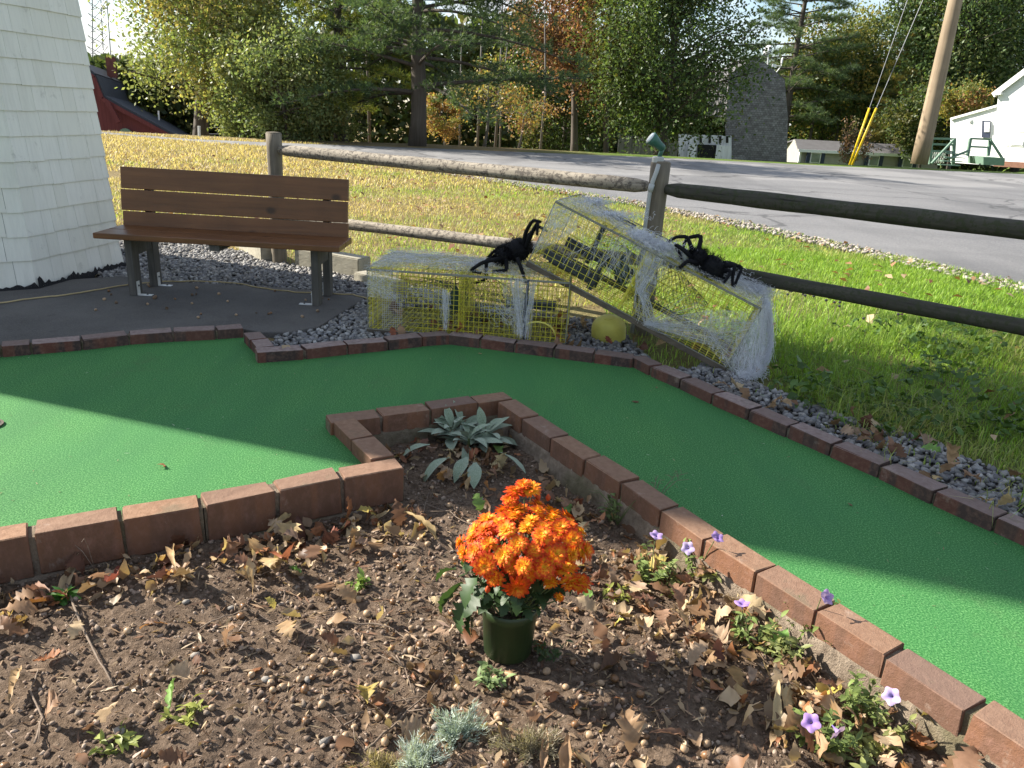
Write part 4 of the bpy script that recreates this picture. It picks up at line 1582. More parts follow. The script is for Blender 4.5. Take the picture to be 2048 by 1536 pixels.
# column falling over the middle of the front
strands(mb, E_(T2, [(0.42, 0.05, 1.03), (0.55, 0.05, 1.03)]), E_(T2, [(0.50, -0.02, 0.42), (0.53, -0.02, 0.40)]), 190, 0.0, 0.009)
strands(mb, E_(T2, [(0.49, -0.02, 0.45), (0.54, -0.02, 0.40)]), E_(T2, [(0.56, -0.02, 0.0), (0.66, -0.02, 0.10)]), 120, 0.0, 0.010)
strands(mb, E_(T2, [(0.40, -0.01, 0.98), (0.30, -0.01, 0.9)]), E_(T2, [(0.25, -0.015, 0.3), (0.48, -0.015, 0.45)]), 90, 0.004, 0.02)
strands(mb, E_(T2, [(0.12, -0.01, 0.95), (0.42, -0.01, 0.98)]), E_(T2, [(0.15, -0.015, 0.25), (0.50, -0.02, 0.5)]), 70, 0.0, 0.03)
# fan from the lower edge to the right end
anchor = E_(T2, [(0.60, -0.03, 0.02), (0.605, -0.03, 0.04)])
strands(mb, anchor, E_(T2, [(0.82, -0.03, 0.50), (0.92, -0.03, 0.22)]), 130, 0.004, 0.008)
strands(mb, anchor, E_(T2, [(0.70, -0.03, 0.75), (0.90, -0.03, 0.62)]), 60, 0.0, 0.010)
strands(mb, E_(T2, [(0.82, -0.03, 0.52), (0.90, -0.03, 0.25)]), E_(T2, [(1.0, -0.03, 0.05), (1.02, -0.03, 0.95)]), 150, 0.0, 0.012)
mb.build('front_drape', 'cotton', w2)
mb = MB()
# veil round the low right end, thick rim at its foot
rimA = E_(T2, [(1.0, -0.02, 1.0), (1.02, 0.4, 1.02), (1.0, 0.95, 1.02)])
gr_ = [(1.129, 3.919, 0.020), (1.193, 3.760, 0.030), (1.267, 3.800, 0.040), (1.370, 4.015, 0.060)]
bul = [(1.291, 3.950, 0.391), (1.330, 3.950, 0.285), (1.353, 3.920, 0.158), (1.312, 3.850, 0.054), (1.218, 3.800, 0.018)]
strands(mb, rimA, [gr_[1], gr_[2], gr_[3]], 280, -0.005, 0.014)
strands(mb, E_(T2, [(1.0, -0.02, 0.2), (1.0, -0.02, 0.9)]), gr_[:3], 150, 0.01, 0.012)
strands(mb, rimA, bul[1:4], 220, 0.0, 0.012)
for i in range(len(bul) - 1):
    strands(mb, [bul[i]] * 2, [bul[i + 1]] * 2, 190, 0.0, 0.008)
strands(mb, bul[2:], gr_[:3], 200, 0.0, 0.010)
clump(mb, gr_[1], (0.03, 0.02, 0.012), 320, 0.035)
clump(mb, gr_[2], (0.02, 0.02, 0.016), 220, 0.035)
mb.build('end_veil', 'cotton', w2)
mb = MB()
clump(mb, T2(0.40, 0.22, 1.05), (0.035, 0.03, 0.016), 800, 0.04)
clump(mb, T2(0.49, 0.2, 1.05), (0.06, 0.03, 0.014), 900, 0.04)
clump(mb, T2(0.96, 0.6, 1.06), (0.04, 0.05, 0.014), 800, 0.04)
clump(mb, T2(0.72, 0.35, 1.03), (0.08, 0.04, 0.010), 700, 0.04)
clump(mb, T2(0.20, 0.5, 1.04), (0.10, 0.03, 0.008), 600, 0.05)
clump(mb, T2(0.10, 0.8, 1.05), (0.05, 0.04, 0.008), 400, 0.05)
mb.build('cotton_tuft', 'cotton', w2)

w1 = thing('cotton_web', 'thin white cotton web spread over the flat trap', 'web', T1(0.5, 0.5, 1))
mb = MB()
strands(mb, E_(T1, [(0.0, 0.0, 1.0), (0.0, 1.0, 1.03)]), E_(T1, [(0.32, 1.0, 1.06), (0.30, 0.2, 1.05)]), 260, -0.006, 0.014)
strands(mb, E_(T1, [(0.30, 0.1, 1.05), (0.35, 0.9, 1.07)]), E_(T1, [(0.5, 0.3, 1.09), (0.56, 0.5, 1.09)]), 170, 0.002, 0.014)
strands(mb, E_(T1, [(0.5, 0.3, 1.09), (0.56, 0.6, 1.09)]), E_(T1, [(0.35, 0.0, 1.02), (0.80, 0.05, 1.02)]), 220, 0.004, 0.014)
strands(mb, E_(T1, [(0.52, 0.3, 1.09), (0.60, 0.6, 1.09)]), E_(T1, [(0.78, 0.2, 1.04), (0.92, 0.5, 1.04)]), 170, 0.002, 0.015)
mb.build('top_drape', 'cotton', w1)
mb = MB()
strands(mb, E_(T1, [(0.70, -0.01, 1.0), (0.78, -0.01, 1.02)]), E_(T1, [(0.765, -0.03, 0.12), (0.785, -0.03, 0.06)]), 110, 0.0, 0.008)
strands(mb, E_(T1, [(0.38, -0.02, 0.75), (0.41, -0.02, 0.72)]), E_(T1, [(0.39, -0.02, 0.12), (0.40, -0.02, 0.10)]), 90, 0.0, 0.008)
strands(mb, E_(T1, [(0.20, 0.1, 0.70), (0.34, 0.2, 0.66)]), E_(T1, [(0.26, 0.2, 0.48), (0.40, 0.3, 0.44)]), 130, 0.0, 0.02)
strands(mb, E_(T1, [(0.80, -0.02, 0.95), (0.84, -0.02, 0.98)]), E_(T1, [(0.79, -0.02, 0.05), (0.81, -0.02, 0.03)]), 80, 0.0, 0.008)
strands(mb, E_(T1, [(0.0, -0.01, 0.6), (0.0, 0.0, 1.0)]), E_(T1, [(0.16, -0.01, 0.5), (0.12, -0.01, 1.0)]), 70, 0.0, 0.014)
strands(mb, E_(T1, [(0.60, -0.02, 0.55), (0.72, -0.02, 0.45)]), E_(T1, [(0.70, -0.02, 0.30), (0.77, -0.02, 0.35)]), 90, 0.0, 0.025)
mb.build('front_drape', 'cotton', w1)


def film(name, parent, A, B, nu, nv, sag=0.0, wob=0.006):
    """thin cotton stretched between two lines"""
    def on(P, f_):
        f_ *= len(P) - 1
        i = min(int(f_), len(P) - 2)
        return Vector(P[i]).lerp(Vector(P[i + 1]), f_ - i)
    V = []
    base = ROOT[parent.name]
    for i in range(nu + 1):
        for j in range(nv + 1):
            t_ = j / nv
            p = on(A, i / nu).lerp(on(B, i / nu), t_)
            k = mnoise.noise_vector(p * 14) * wob
            V.append((p + k - Vector((0, 0, sag * 4 * t_ * (1 - t_))) - base)[:])
    F = [(i * (nv + 1) + j, (i + 1) * (nv + 1) + j, (i + 1) * (nv + 1) + j + 1, i * (nv + 1) + j + 1) for i in range(nu) for j in range(nv)]
    me = fast_mesh(name, V, F, 'cotton_film', smooth=True)
    return link(name, me, parent, base)


film('film', w2, E_(T2, [(0.0, 0.0, 1.01), (0.25, 0.1, 1.03), (0.45, 0.02, 1.04), (0.7, 0.02, 1.03), (1.0, 0.0, 1.02)]), E_(T2, [(0.05, 0.9, 1.04), (0.25, 0.6, 1.05), (0.45, 0.5, 1.06), (0.7, 0.6, 1.05), (1.0, 0.95, 1.05)]), 40, 10, -0.008)
film('film', w2, E_(T2, [(0.40, -0.01, 1.0), (0.58, -0.01, 1.0)]), E_(T2, [(0.50, -0.025, 0.35), (0.56, -0.025, 0.35)]), 10, 20, 0)
film('film', w2, E_(T2, [(0.605, -0.03, 0.02), (0.80, -0.03, 0.62), (1.0, -0.03, 0.98)]), E_(T2, [(0.605, -0.03, 0.0), (0.88, -0.035, 0.18), (1.0, -0.035, 0.02)]), 20, 14, 0)
film('film', w2, E_(T2, [(1.0, -0.02, 1.0), (1.02, 0.4, 1.02), (1.0, 0.95, 1.02)]), gr_[1:], 14, 24, -0.03)
film('film', w2, E_(T2, [(0.99, -0.03, 0.1), (1.0, -0.03, 0.95)]), [gr_[0], gr_[1]], 10, 16, 0.0)
film('film', w2, [bul[0], bul[1], bul[2], bul[3]], E_(T2, [(1.0, 0.6, 1.0), (1.0, 0.3, 0.7), (1.0, 0.1, 0.4), (1.0, 0.0, 0.1)]), 16, 12, 0.0)
film('film', w2, E_(T2, [(0.0, -0.01, 0.1), (0.0, -0.01, 0.95)]), E_(T2, [(0.14, -0.02, 0.75), (0.12, 0.0, 1.0)]), 12, 10, 0)
film('film', w1, E_(T1, [(0.0, 0.02, 1.02), (0.35, 0.02, 1.06), (0.6, 0.02, 1.06), (0.9, 0.05, 1.03)]), E_(T1, [(0.02, 0.98, 1.04), (0.35, 0.9, 1.09), (0.6, 0.75, 1.10), (0.9, 0.8, 1.05)]), 40, 12, -0.012)
film('film', w1, E_(T1, [(0.0, -0.012, 1.0), (0.16, -0.012, 1.0)]), E_(T1, [(0.0, -0.014, 0.55), (0.15, -0.014, 0.5)]), 10, 10, 0)
film('film', w1, E_(T1, [(0.66, -0.015, 0.98), (0.80, -0.015, 1.0)]), E_(T1, [(0.74, -0.03, 0.1), (0.79, -0.03, 0.1)]), 10, 18, 0)
film('film', w1, E_(T1, [(0.18, 0.1, 0.72), (0.40, 0.2, 0.66)]), E_(T1, [(0.22, 0.25, 0.46), (0.40, 0.3, 0.46)]), 12, 10, 0)

# ------------------------------------------------------------------ plants of the bed
def blade_leaf(L, W, seg=5, bend=0.4, fold=0.25, tipp=1.0, wave=0.0, lobes=None, rng=random):
    """a leaf along +X from the origin: vertices and faces; two halves folded along the midrib"""
    vs, fs = [], []
    for i in range(seg + 1):
        t_ = i / seg
        if lobes:
            w = lobes[min(i, len(lobes) - 1)]
        else:
            w = math.sin(math.pi * min(1, t_ ** 0.8 * 0.94 + 0.06)) ** 0.8
        w = max(0.03, w) * W / 2
        a = bend * t_
        x = L * (math.sin(a) / bend if abs(bend) > 1e-3 else t_)
        z = -L * ((1 - math.cos(a)) / bend if abs(bend) > 1e-3 else 0)
        wz = wave * W * math.sin(t_ * 9 + rng.random() * 6)
        vs += [(x, w, z + fold * w + wz), (x, 0, z), (x, -w, z + fold * w - wz)]
    for i in range(seg):
        b = i * 3
        fs += [(b, b + 3, b + 4, b + 1), (b + 1, b + 4, b + 5, b + 2)]
    return vs, fs


def leaf_rot(az, el, roll=0.0):
    """X axis of the leaf to azimuth az, raised by el"""
    return Matrix.Rotation(az, 4, 'Z') @ Matrix.Rotation(-el, 4, 'Y') @ Matrix.Rotation(roll, 4, 'X')


def col_mesh(name, vs, fs, mat, col, smooth=True):
    """mesh with one colour per vertex (list) or one for all"""
    me = bpy.data.meshes.new(name)
    me.from_pydata(vs, [], fs)
    me.materials.append(MATS[mat])
    at = me.attributes.new('Col', 'FLOAT_COLOR', 'POINT')
    c = np.ones((len(vs), 4), dtype=np.float32)
    c[:, :3] = np.array(col)
    at.data.foreach_set('color', c.ravel())
    if smooth:
        me.polygons.foreach_set('use_smooth', [True] * len(fs))
    me.update()
    return me


# ---- potted chrysanthemum
PC = Vector((0.028, 1.665, -0.080))
mum = thing('potted_mum', 'orange chrysanthemum in bloom in a dark green pot on the bed soil', 'potted plant', PC)
mb = MB()
mb.lathe([(0.060, 0.0), (0.0625, 0.004), (0.071, 0.118), (0.0735, 0.119), (0.0745, 0.146), (0.0725, 0.147), (0.070, 0.125), (0.068, 0.12)], PC, 36)
mb.build('pot', 'pot', mum, smooth=True)
mb = MB()
mb.lathe([(0.064, 0.118), (0.05, 0.124), (0.02, 0.126), (0.0005, 0.126)], PC, 20)
mb.build('potting_soil', 'soil', mum)


def flower_mesh(seed):
    r = random.Random(seed)
    vs, fs, cs = [], [], []
    yel = r.uniform(0.42, 0.92)
    size = r.uniform(0.024, 0.029)
    opn = r.uniform(0.05, 0.25)
    for ring, (n, L, el, z) in enumerate(((26, size, 0.02 + opn * .3, 0), (22, size * 0.86, 0.30 + opn, 0.002), (17, size * 0.66, 0.62 + opn, 0.0035), (11, size * 0.42, 0.95, 0.005))):
        for k in range(n):
            a = 2 * math.pi * (k + 0.5 * ring) / n + r.uniform(-0.12, 0.12)
            e = el + r.uniform(-0.16, 0.16)
            l = L * r.uniform(0.82, 1.1)
            w = l * 0.105 + 0.0006
            b = len(vs)
            M = leaf_rot(a, e)
            for (x, hw, dz) in ((0.0025, w * 0.5, 0), (l * 0.55, w, 0.0006), (l * 0.86, w * 0.85, -0.0004), (l, w * 0.25, -0.0016)):
                for sg in (1, -1):
                    v = M @ Vector((x, sg * hw, dz + abs(hw) * 0.3))
                    vs.append((v.x, v.y, v.z + z))
                    f_ = x / l
                    g = min(1, max(0, (f_ - yel * 0.75) / 0.42))
                    y_ = (0.88, 0.60, 0.045)
                    o_ = (0.74, 0.145, 0.012)
                    rd = (0.52, 0.045, 0.010)
                    if ring >= 2:
                        g *= 0.7
                    c = [y_[i] + (o_[i] - y_[i]) * min(1, g * 1.8) for i in range(3)] if g < 0.55 else [o_[i] + (rd[i] - o_[i]) * (g - 0.55) / 0.45 for i in range(3)]
                    cs.append(c)
            fs += [(b, b + 2, b + 3, b + 1), (b + 2, b + 4, b + 5, b + 3), (b + 4, b + 6, b + 7, b + 5)]
    return col_mesh('flower', vs, fs, 'petals', cs)


FL = [flower_mesh(40 + i) for i in range(8)]
mbd = MB()
mbd.lathe([(0.0062, 0.001), (0.0058, 0.0045), (0.0035, 0.0066), (0.0004, 0.0072)], (0, 0, 0), 10)
mbd.cur = (0.62, 0.42, 0.02)
mbd.c = [mbd.cur] * len(mbd.v)
DISC = mbd.mesh('flower_center', 'petals', smooth=True, color=True)
CM = Vector((0.050, 1.660, 0.234))
RX, RY, RZ = 0.150, 0.122, 0.082
heads = []
N = 104
for i in range(N):
    z = 1 - 2 * (i + 0.5) / N
    ph = i * 2.39996
    s_ = math.sqrt(1 - z * z)
    u = Vector((s_ * math.cos(ph), s_ * math.sin(ph), z))
    if z < -0.42 or (z < -0.05 and u.y > 0.35):
        continue
    if z < -0.15 and u.x < 0.1 and random.random() < 0.55:
        continue
    k = 1 + random.uniform(-0.24, 0.15)
    p = CM + Vector((u.x * RX * k, u.y * RY * k, u.z * RZ * k + (0.012 * u.x if u.z > 0 else 0)))
    nrm = Vector((u.x / RX, u.y / RY, u.z / RZ)).normalized()
    heads.append((p, (nrm + Vector((random.gauss(0, .28), random.gauss(-.12, .28), 0.28))).normalized(), 1.0))
for q, sc in (((0.023, 1.740, 0.339), 1.0), ((0.064, 1.760, 0.338), 1.05), ((0.045, 1.760, 0.349), 0.9), ((0.012, 1.730, 0.322), 0.8), ((0.020, 1.720, 0.297), 1.0), ((0.118, 1.570, 0.194), 0.8), ((0.143, 1.580, 0.147), 0.65), ((0.155, 1.560, 0.238), 1.0), ((0.188, 1.580, 0.188), 1.0)):
    heads.append((Vector(q), (Vector((random.gauss(0, .3), random.gauss(-0.35, .2), 1))).normalized(), sc))
for p, n, sc in heads:
    R = n.to_track_quat('Z', 'Y').to_matrix().to_4x4() @ Matrix.Rotation(random.random() * 6.28, 4, 'Z')
    o = link('flower', random.choice(FL), mum, p, R.to_euler(), sc * random.uniform(0.88, 1.3))
    d = bpy.data.objects.new('flower_center', DISC)
    COL.objects.link(d)
    d.parent = o
# buds
for q in ((0.083, 1.750, 0.323), (0.109, 1.760, 0.318), (0.045, 1.550, 0.210), (0.078, 1.740, 0.310), (-0.030, 1.570, 0.163)):
    mb = MB()
    mb.cur = (0.55, 0.10, 0.03)
    mb.lathe([(0.002, -0.008), (0.006, -0.003), (0.0065, 0.004), (0.002, 0.011)], q, 8)
    mb.build('bud', 'petals', mum, smooth=True, color=True)
# stems
mb = MB()
for p, n, sc in heads:
    if random.random() < 0.6 or sc != 1.0:
        b0 = PC + Vector((random.uniform(-.03, .03), random.uniform(-.03, .03), 0.12))
        mid = b0.lerp(p, 0.55) + Vector((random.uniform(-.02, .02), random.uniform(-.02, .02), -0.01))
        mb.tube([b0, mid, p - n * 0.012, p], [0.0026, 0.002, 0.0016, 0.0015], 5, False)
mb.build('stems', 'stem', mum)


def mum_leaf(seed):
    r = random.Random(seed)
    lob = [0.10, 0.12, 0.45, 0.95, 0.55, 1.0, 0.6, 0.8, 0.5, 0.35, 0.05]
    vs, fs = blade_leaf(0.062, 0.042, 10, r.uniform(0.5, 1.1), r.uniform(0.05, 0.35), wave=0.05, lobes=lob, rng=r)
    g = r.uniform(0.75, 1.2)
    c = [(0.045 * g, 0.085 * g, 0.030 * g)] * len(vs)
    return col_mesh('leaf', vs, fs, 'plant_leaf', c)


ML = [mum_leaf(i) for i in range(6)]
for i in range(105):
    a = random.uniform(0, 2 * math.pi)
    rr = random.uniform(0.02, 0.10)
    z = random.uniform(0.095, 0.20)
    p = Vector((PC.x + rr * math.cos(a) + 0.01, PC.y + rr * math.sin(a), z))
    M = leaf_rot(a + random.gauss(0, .6), random.gauss(-0.02, 0.35), random.gauss(0, .4))
    link('leaf', random.choice(ML), mum, p, M.to_euler(), random.uniform(0.55, 0.95))
for i in range(60):
    a = random.uniform(0, 2 * math.pi)
    rr = random.uniform(0.05, 0.125)
    p = Vector((CM.x - 0.01 + rr * math.cos(a), CM.y + rr * math.sin(a), random.uniform(0.155, 0.215)))
    link('leaf', random.choice(ML), mum, p, leaf_rot(a + random.gauss(0, .5), random.gauss(-0.3, 0.35), random.gauss(0, .4)).to_euler(), random.uniform(0.55, 0.9))
for q, az, el, sc in (((-0.090, 1.560, 0.187), 2.8, -0.75, 1.5), ((-0.076, 1.550, 0.146), 3.7, -0.95, 1.6), ((-0.104, 1.580, 0.207), 2.6, -0.2, 1.2), ((-0.062, 1.540, 0.119), 4.0, -0.8, 1.0), ((-0.041, 1.540, 0.169), 3.7, -0.5, 1.1), ((-0.121, 1.580, 0.150), 3.1, -0.9, 1.1), ((-0.049, 1.530, 0.230), 3.9, -0.4, 1.4), ((-0.056, 1.530, 0.119), 3.4, -1.2, 1.0)):
    link('leaf', random.choice(ML), mum, q, leaf_rot(az, el, random.gauss(0, .3)).to_euler(), sc)

# ---- lamb's ear with woolly leaves
LC = Vector((-0.183, 2.907, -0.070))
le = thing('lambs_ear', 'low grey green woolly leaved plant inside the brick corner', 'plant', LC)


def ear_mesh(seed):
    r = random.Random(seed)
    vs, fs = blade_leaf(0.125, 0.045, 8, r.uniform(0.25, 0.95), r.uniform(0.15, 0.45), wave=0.02, lobes=[0.22, 0.42, 0.75, 0.97, 1.0, 0.93, 0.74, 0.45, 0.06], rng=r)
    g = r.uniform(0.8, 1.15)
    cs = []
    for i, v in enumerate(vs):
        mid = (i % 3 == 1)
        cs.append((0.155 * g * (0.85 if mid else 1), 0.205 * g * (0.9 if mid else 1), 0.125 * g * (0.8 if mid else 1)))
    return col_mesh('leaf', vs, fs, 'woolly_leaf', cs)


EL = [ear_mesh(i) for i in range(7)]
ros = [(Vector((-0.055, 0.05, 0)), 17), (Vector((0.085, 0.04, 0)), 17), (Vector((0.02, -0.03, 0)), 17), (Vector((-0.02, 0.10, 0)), 8)]
for c, n in ros:
    for i in range(n):
        lay_ = i / n
        a = i * 2.4 + random.uniform(-.3, .3)
        el = 0.05 + 1.0 * lay_ + random.gauss(0, .12)
        sc = 1.25 - 0.6 * lay_
        p = LC + c + Vector((0.012 * math.cos(a), 0.012 * math.sin(a), 0.012 + 0.055 * lay_))
        link('leaf', random.choice(EL), le, p, leaf_rot(a, el, random.gauss(0, .25)).to_euler(), sc * random.uniform(.85, 1.15))
for q, az, sc in (((-0.222, 2.687, -0.020), 3.9, 1.25), ((-0.124, 2.676, -0.030), 4.75, 1.2), ((-0.032, 2.759, -0.020), 5.6, 1.2), ((-0.311, 2.792, -0.020), 3.4, 1.2), ((-0.155, 2.696, -0.020), 4.4, 1.1)):
    link('leaf', random.choice(EL), le, q, leaf_rot(az, -0.05, random.gauss(0, .3)).to_euler(), sc)
mb = MB()
for c, n in ros:
    mb.tube([LC + c + Vector((0, 0, -0.02)), LC + c + Vector((0, 0, 0.05))], [0.008, 0.004], 6)
tag(mb.build('crown_stems', 'stem', le), kind='stuff')


# ---- sprigs: stems with small leaves
def sprig(root, base, n, h, spread, leaf, col, seed, name='foliage', lean=(0, 0), leaves=9, stemr=0.0013):
    r = random.Random(seed)
    base = Vector(base)
    vs, fs, cs = [], [], []
    st = MB()
    for s in range(n):
        az = r.uniform(0, 6.28)
        tip = base + Vector((math.cos(az) * spread * r.uniform(.2, 1) + lean[0] * h, math.sin(az) * spread * r.uniform(.2, 1) + lean[1] * h, h * r.uniform(0.5, 1.1)))
        b0 = base + Vector((math.cos(az) * 0.012, math.sin(az) * 0.012, -0.005))
        mid = b0.lerp(tip, 0.5) + Vector((math.cos(az), math.sin(az), 0.4)) * spread * 0.15
        P = [b0.lerp(mid, t_).lerp(mid.lerp(tip, t_), t_) for t_ in np.linspace(0, 1, 6)]
        st.tube(P, [stemr * (1 - 0.6 * i / 5) for i in range(6)], 4, False)
        for k in range(leaves):
            t_ = r.uniform(0.12, 1)
            i = min(4, int(t_ * 5))
            p = P[i].lerp(P[i + 1], t_ * 5 - i)
            L = leaf * r.uniform(0.55, 1.2)
            lv, lf = blade_leaf(L, L * 0.42, 3, r.uniform(0.2, 1.0), 0.25, rng=r)
            M = leaf_rot(r.uniform(0, 6.28), r.uniform(-0.2, 0.9), r.gauss(0, .4))
            b = len(vs)
            g = r.uniform(0.7, 1.3)
            for v in lv:
                vs.append((M @ Vector(v) + p - ROOT[root.name])[:])
                cs.append([x * g for x in col])
            fs += [tuple(j + b for j in f) for f in lf]
    me = col_mesh(name, vs, fs, 'plant_leaf', cs)
    tag(link(name, me, root, ROOT[root.name]), kind='stuff')
    st.build('stems', 'stem', root)


def petunia_flower(parent, p, dirv, size, shade):
    """funnel opening into a five lobed limb"""
    vs, fs, cs = [], [], []
    n = 30
    prof = [(0.06, -0.95), (0.09, -0.7), (0.16, -0.42), (0.26, -0.2), (0.46, -0.04), (0.78, 0.02), (1.0, -0.03)]
    R = Vector(dirv).normalized().to_track_quat('Z', 'Y').to_matrix()
    for j, (r_, z) in enumerate(prof):
        for k in range(n):
            a = 2 * math.pi * k / n
            lob = 1 + (0.13 * math.cos(5 * a) + 0.03 * math.sin(15 * a)) * (r_ ** 2)
            fl = 0.10 * math.cos(5 * a + 0.6) * r_ ** 2
            v = R @ Vector((r_ * lob * math.cos(a), r_ * lob * math.sin(a), z + fl)) * size
            vs.append((v + Vector(p) - ROOT[parent.name])[:])
            dark = 0.55 + 0.45 * min(1, r_ * 1.2)
            vein = 0.88 if k % 3 == 0 else 1
            cs.append((shade[0] * dark * vein, shade[1] * dark * vein, shade[2] * (0.8 + 0.2 * dark)))
    for j in range(len(prof) - 1):
        for k in range(n):
            k2 = (k + 1) % n
            fs.append((j * n + k, j * n + k2, (j + 1) * n + k2, (j + 1) * n + k))
    me = col_mesh('flower', vs, fs, 'petals', cs)
    return link('flower', me, parent, ROOT[parent.name])


LIL = [(0.47, 0.33, 0.58), (0.52, 0.42, 0.62), (0.42, 0.27, 0.55)]
GRN = (0.15, 0.20, 0.055)
PTS = [((0.453, 2.010, -0.080), [((0.458, 2.027, 0.075), (0.1, -0.2, 1))], 'petunia with one lilac flower seen edge on, highest up the brick wall', 10, 0.10),
       ((0.610, 2.066, -0.080), [((0.546, 1.988, 0.060), (-0.5, -0.9, .55)), ((0.630, 1.993, 0.100), (0.3, -0.4, 1))], 'petunia with two lilac flowers touching the brick edging', 13, 0.11),
       ((0.684, 1.739, -0.080), [((0.633, 1.713, 0.070), (-0.1, 0.1, 1))], 'petunia with one deep lilac flower among tan curled leaves', 10, 0.10),
       ((0.838, 1.753, -0.080), [((0.844, 1.702, 0.110), (0.35, -0.75, .7))], 'petunia with one lilac flower leaning over the brick top', 16, 0.13),
       ((0.877, 1.482, -0.080), [((0.887, 1.405, 0.060), (-0.6, -0.5, .5))], 'petunia with one pale drooping flower by the near bricks', 12, 0.11),
       ((0.745, 1.380, -0.080), [((0.680, 1.321, 0.050), (-0.4, -0.6, .6)), ((0.732, 1.302, 0.045), (0.5, -0.8, -.3))], 'petunia with two flowers nearest the camera', 12, 0.10)]
for i, (b_, fl, lab, n, h) in enumerate(PTS):
    rt = thing('petunia', lab, 'petunia', (b_[0], b_[1], -0.08), 'petunias along the bricks')
    sprig(rt, rt.location, n, h, 0.075, 0.026, GRN, 300 + i, leaves=13)
    sprig(rt, Vector(rt.location) + Vector((0.05, -0.04, 0)), n // 2, h * 0.6, 0.07, 0.03, (0.24, 0.26, 0.09), 340 + i, leaves=9)
    mb = MB()
    for j, (p, d) in enumerate(fl):
        petunia_flower(rt, p, d, 0.0190, LIL[(i + j) % 3])
        q = Vector(p) - Vector(d).normalized() * 0.024
        mb.tube([Vector(rt.location), Vector(rt.location).lerp(q, 0.6) + Vector((0, 0, 0.012)), q], [0.0017, 0.0014, 0.0014], 5, False)
    mb.build('flower_stalk', 'stem', rt)

# ---- silver artemisia tufts and a dry one
def tuft(name, label, c, R, n, col, ln, seed, cat='plant', group=None):
    r = np.random.default_rng(seed)
    rt = thing(name, label, cat, c, group)
    m_ = 17
    su = r.normal(0, 1, (m_, 3))
    su[:, 2] = np.abs(su[:, 2]) * .8 + .25
    su /= np.linalg.norm(su, axis=1)[:, None]
    su *= r.uniform(.45, 1.25, (m_, 1))
    k_ = r.integers(0, m_, n)
    f_ = r.uniform(.15, 1, n)[:, None]
    bendv = r.normal(0, .25, (m_, 3))
    u = su[k_]
    p = (su[k_] * f_ + bendv[k_] * f_ ** 2) * np.array(R) + r.normal(0, .006, (n, 3))
    p[:, 2] = np.abs(p[:, 2])
    d = u + r.normal(0, 0.55, (n, 3)) + np.array([0, 0, .3])
    d /= np.linalg.norm(d, axis=1)[:, None]
    s = np.cross(d, r.normal(0, 1, (n, 3)))
    s /= np.linalg.norm(s, axis=1)[:, None]
    L = ln * r.uniform(.5, 1.3, n)[:, None]
    w = 0.0009
    V = np.stack([p - s * w, p + s * w, p + d * L + s * w * .4, p + d * L - s * w * .4], 1).reshape(-1, 3)
    cc = np.repeat(np.array(col) * r.uniform(.65, 1.3, (n, 1)), 4, 0)
    me = fast_mesh('foliage', V, np.arange(n * 4).reshape(n, 4), 'plant_leaf', cc)
    tag(link('foliage', me, rt, c), kind='stuff')
    mb = MB()
    for k in range(m_):
        e = Vector(su[k] + bendv[k])
        mb.tube([Vector(c) + Vector((0, 0, -.006)), Vector(c) + Vector((e.x * R[0], e.y * R[1], e.z * R[2]))], [0.0016, 0.0008], 4, False)
    tag(mb.build('stems', 'twig', rt), kind='stuff')
    return rt


tuft('silver_artemisia', 'feathery silver green tuft in front of the flower pot', (-0.076, 1.361, -0.085), (0.055, 0.05, 0.075), 2600, (0.36, 0.43, 0.38), 0.014, 1, group='silver tufts')
tuft('silver_artemisia', 'feathery silver tuft at the bottom edge, left of the other silver tuft', (-0.155, 1.278, -0.085), (0.055, 0.05, 0.055), 2300, (0.40, 0.46, 0.42), 0.014, 2, group='silver tufts')
tuft('dry_tuft', 'dry grey brown feathery tuft right of the silver tufts', (0.092, 1.330, -0.085), (0.085, 0.06, 0.055), 2600, (0.30, 0.26, 0.18), 0.013, 3)
tuft('dry_tuft', 'thin straw coloured tuft at the bottom edge, left of the silver tufts', (-0.221, 1.253, -0.085), (0.06, 0.05, 0.035), 1100, (0.34, 0.28, 0.14), 0.016, 4)

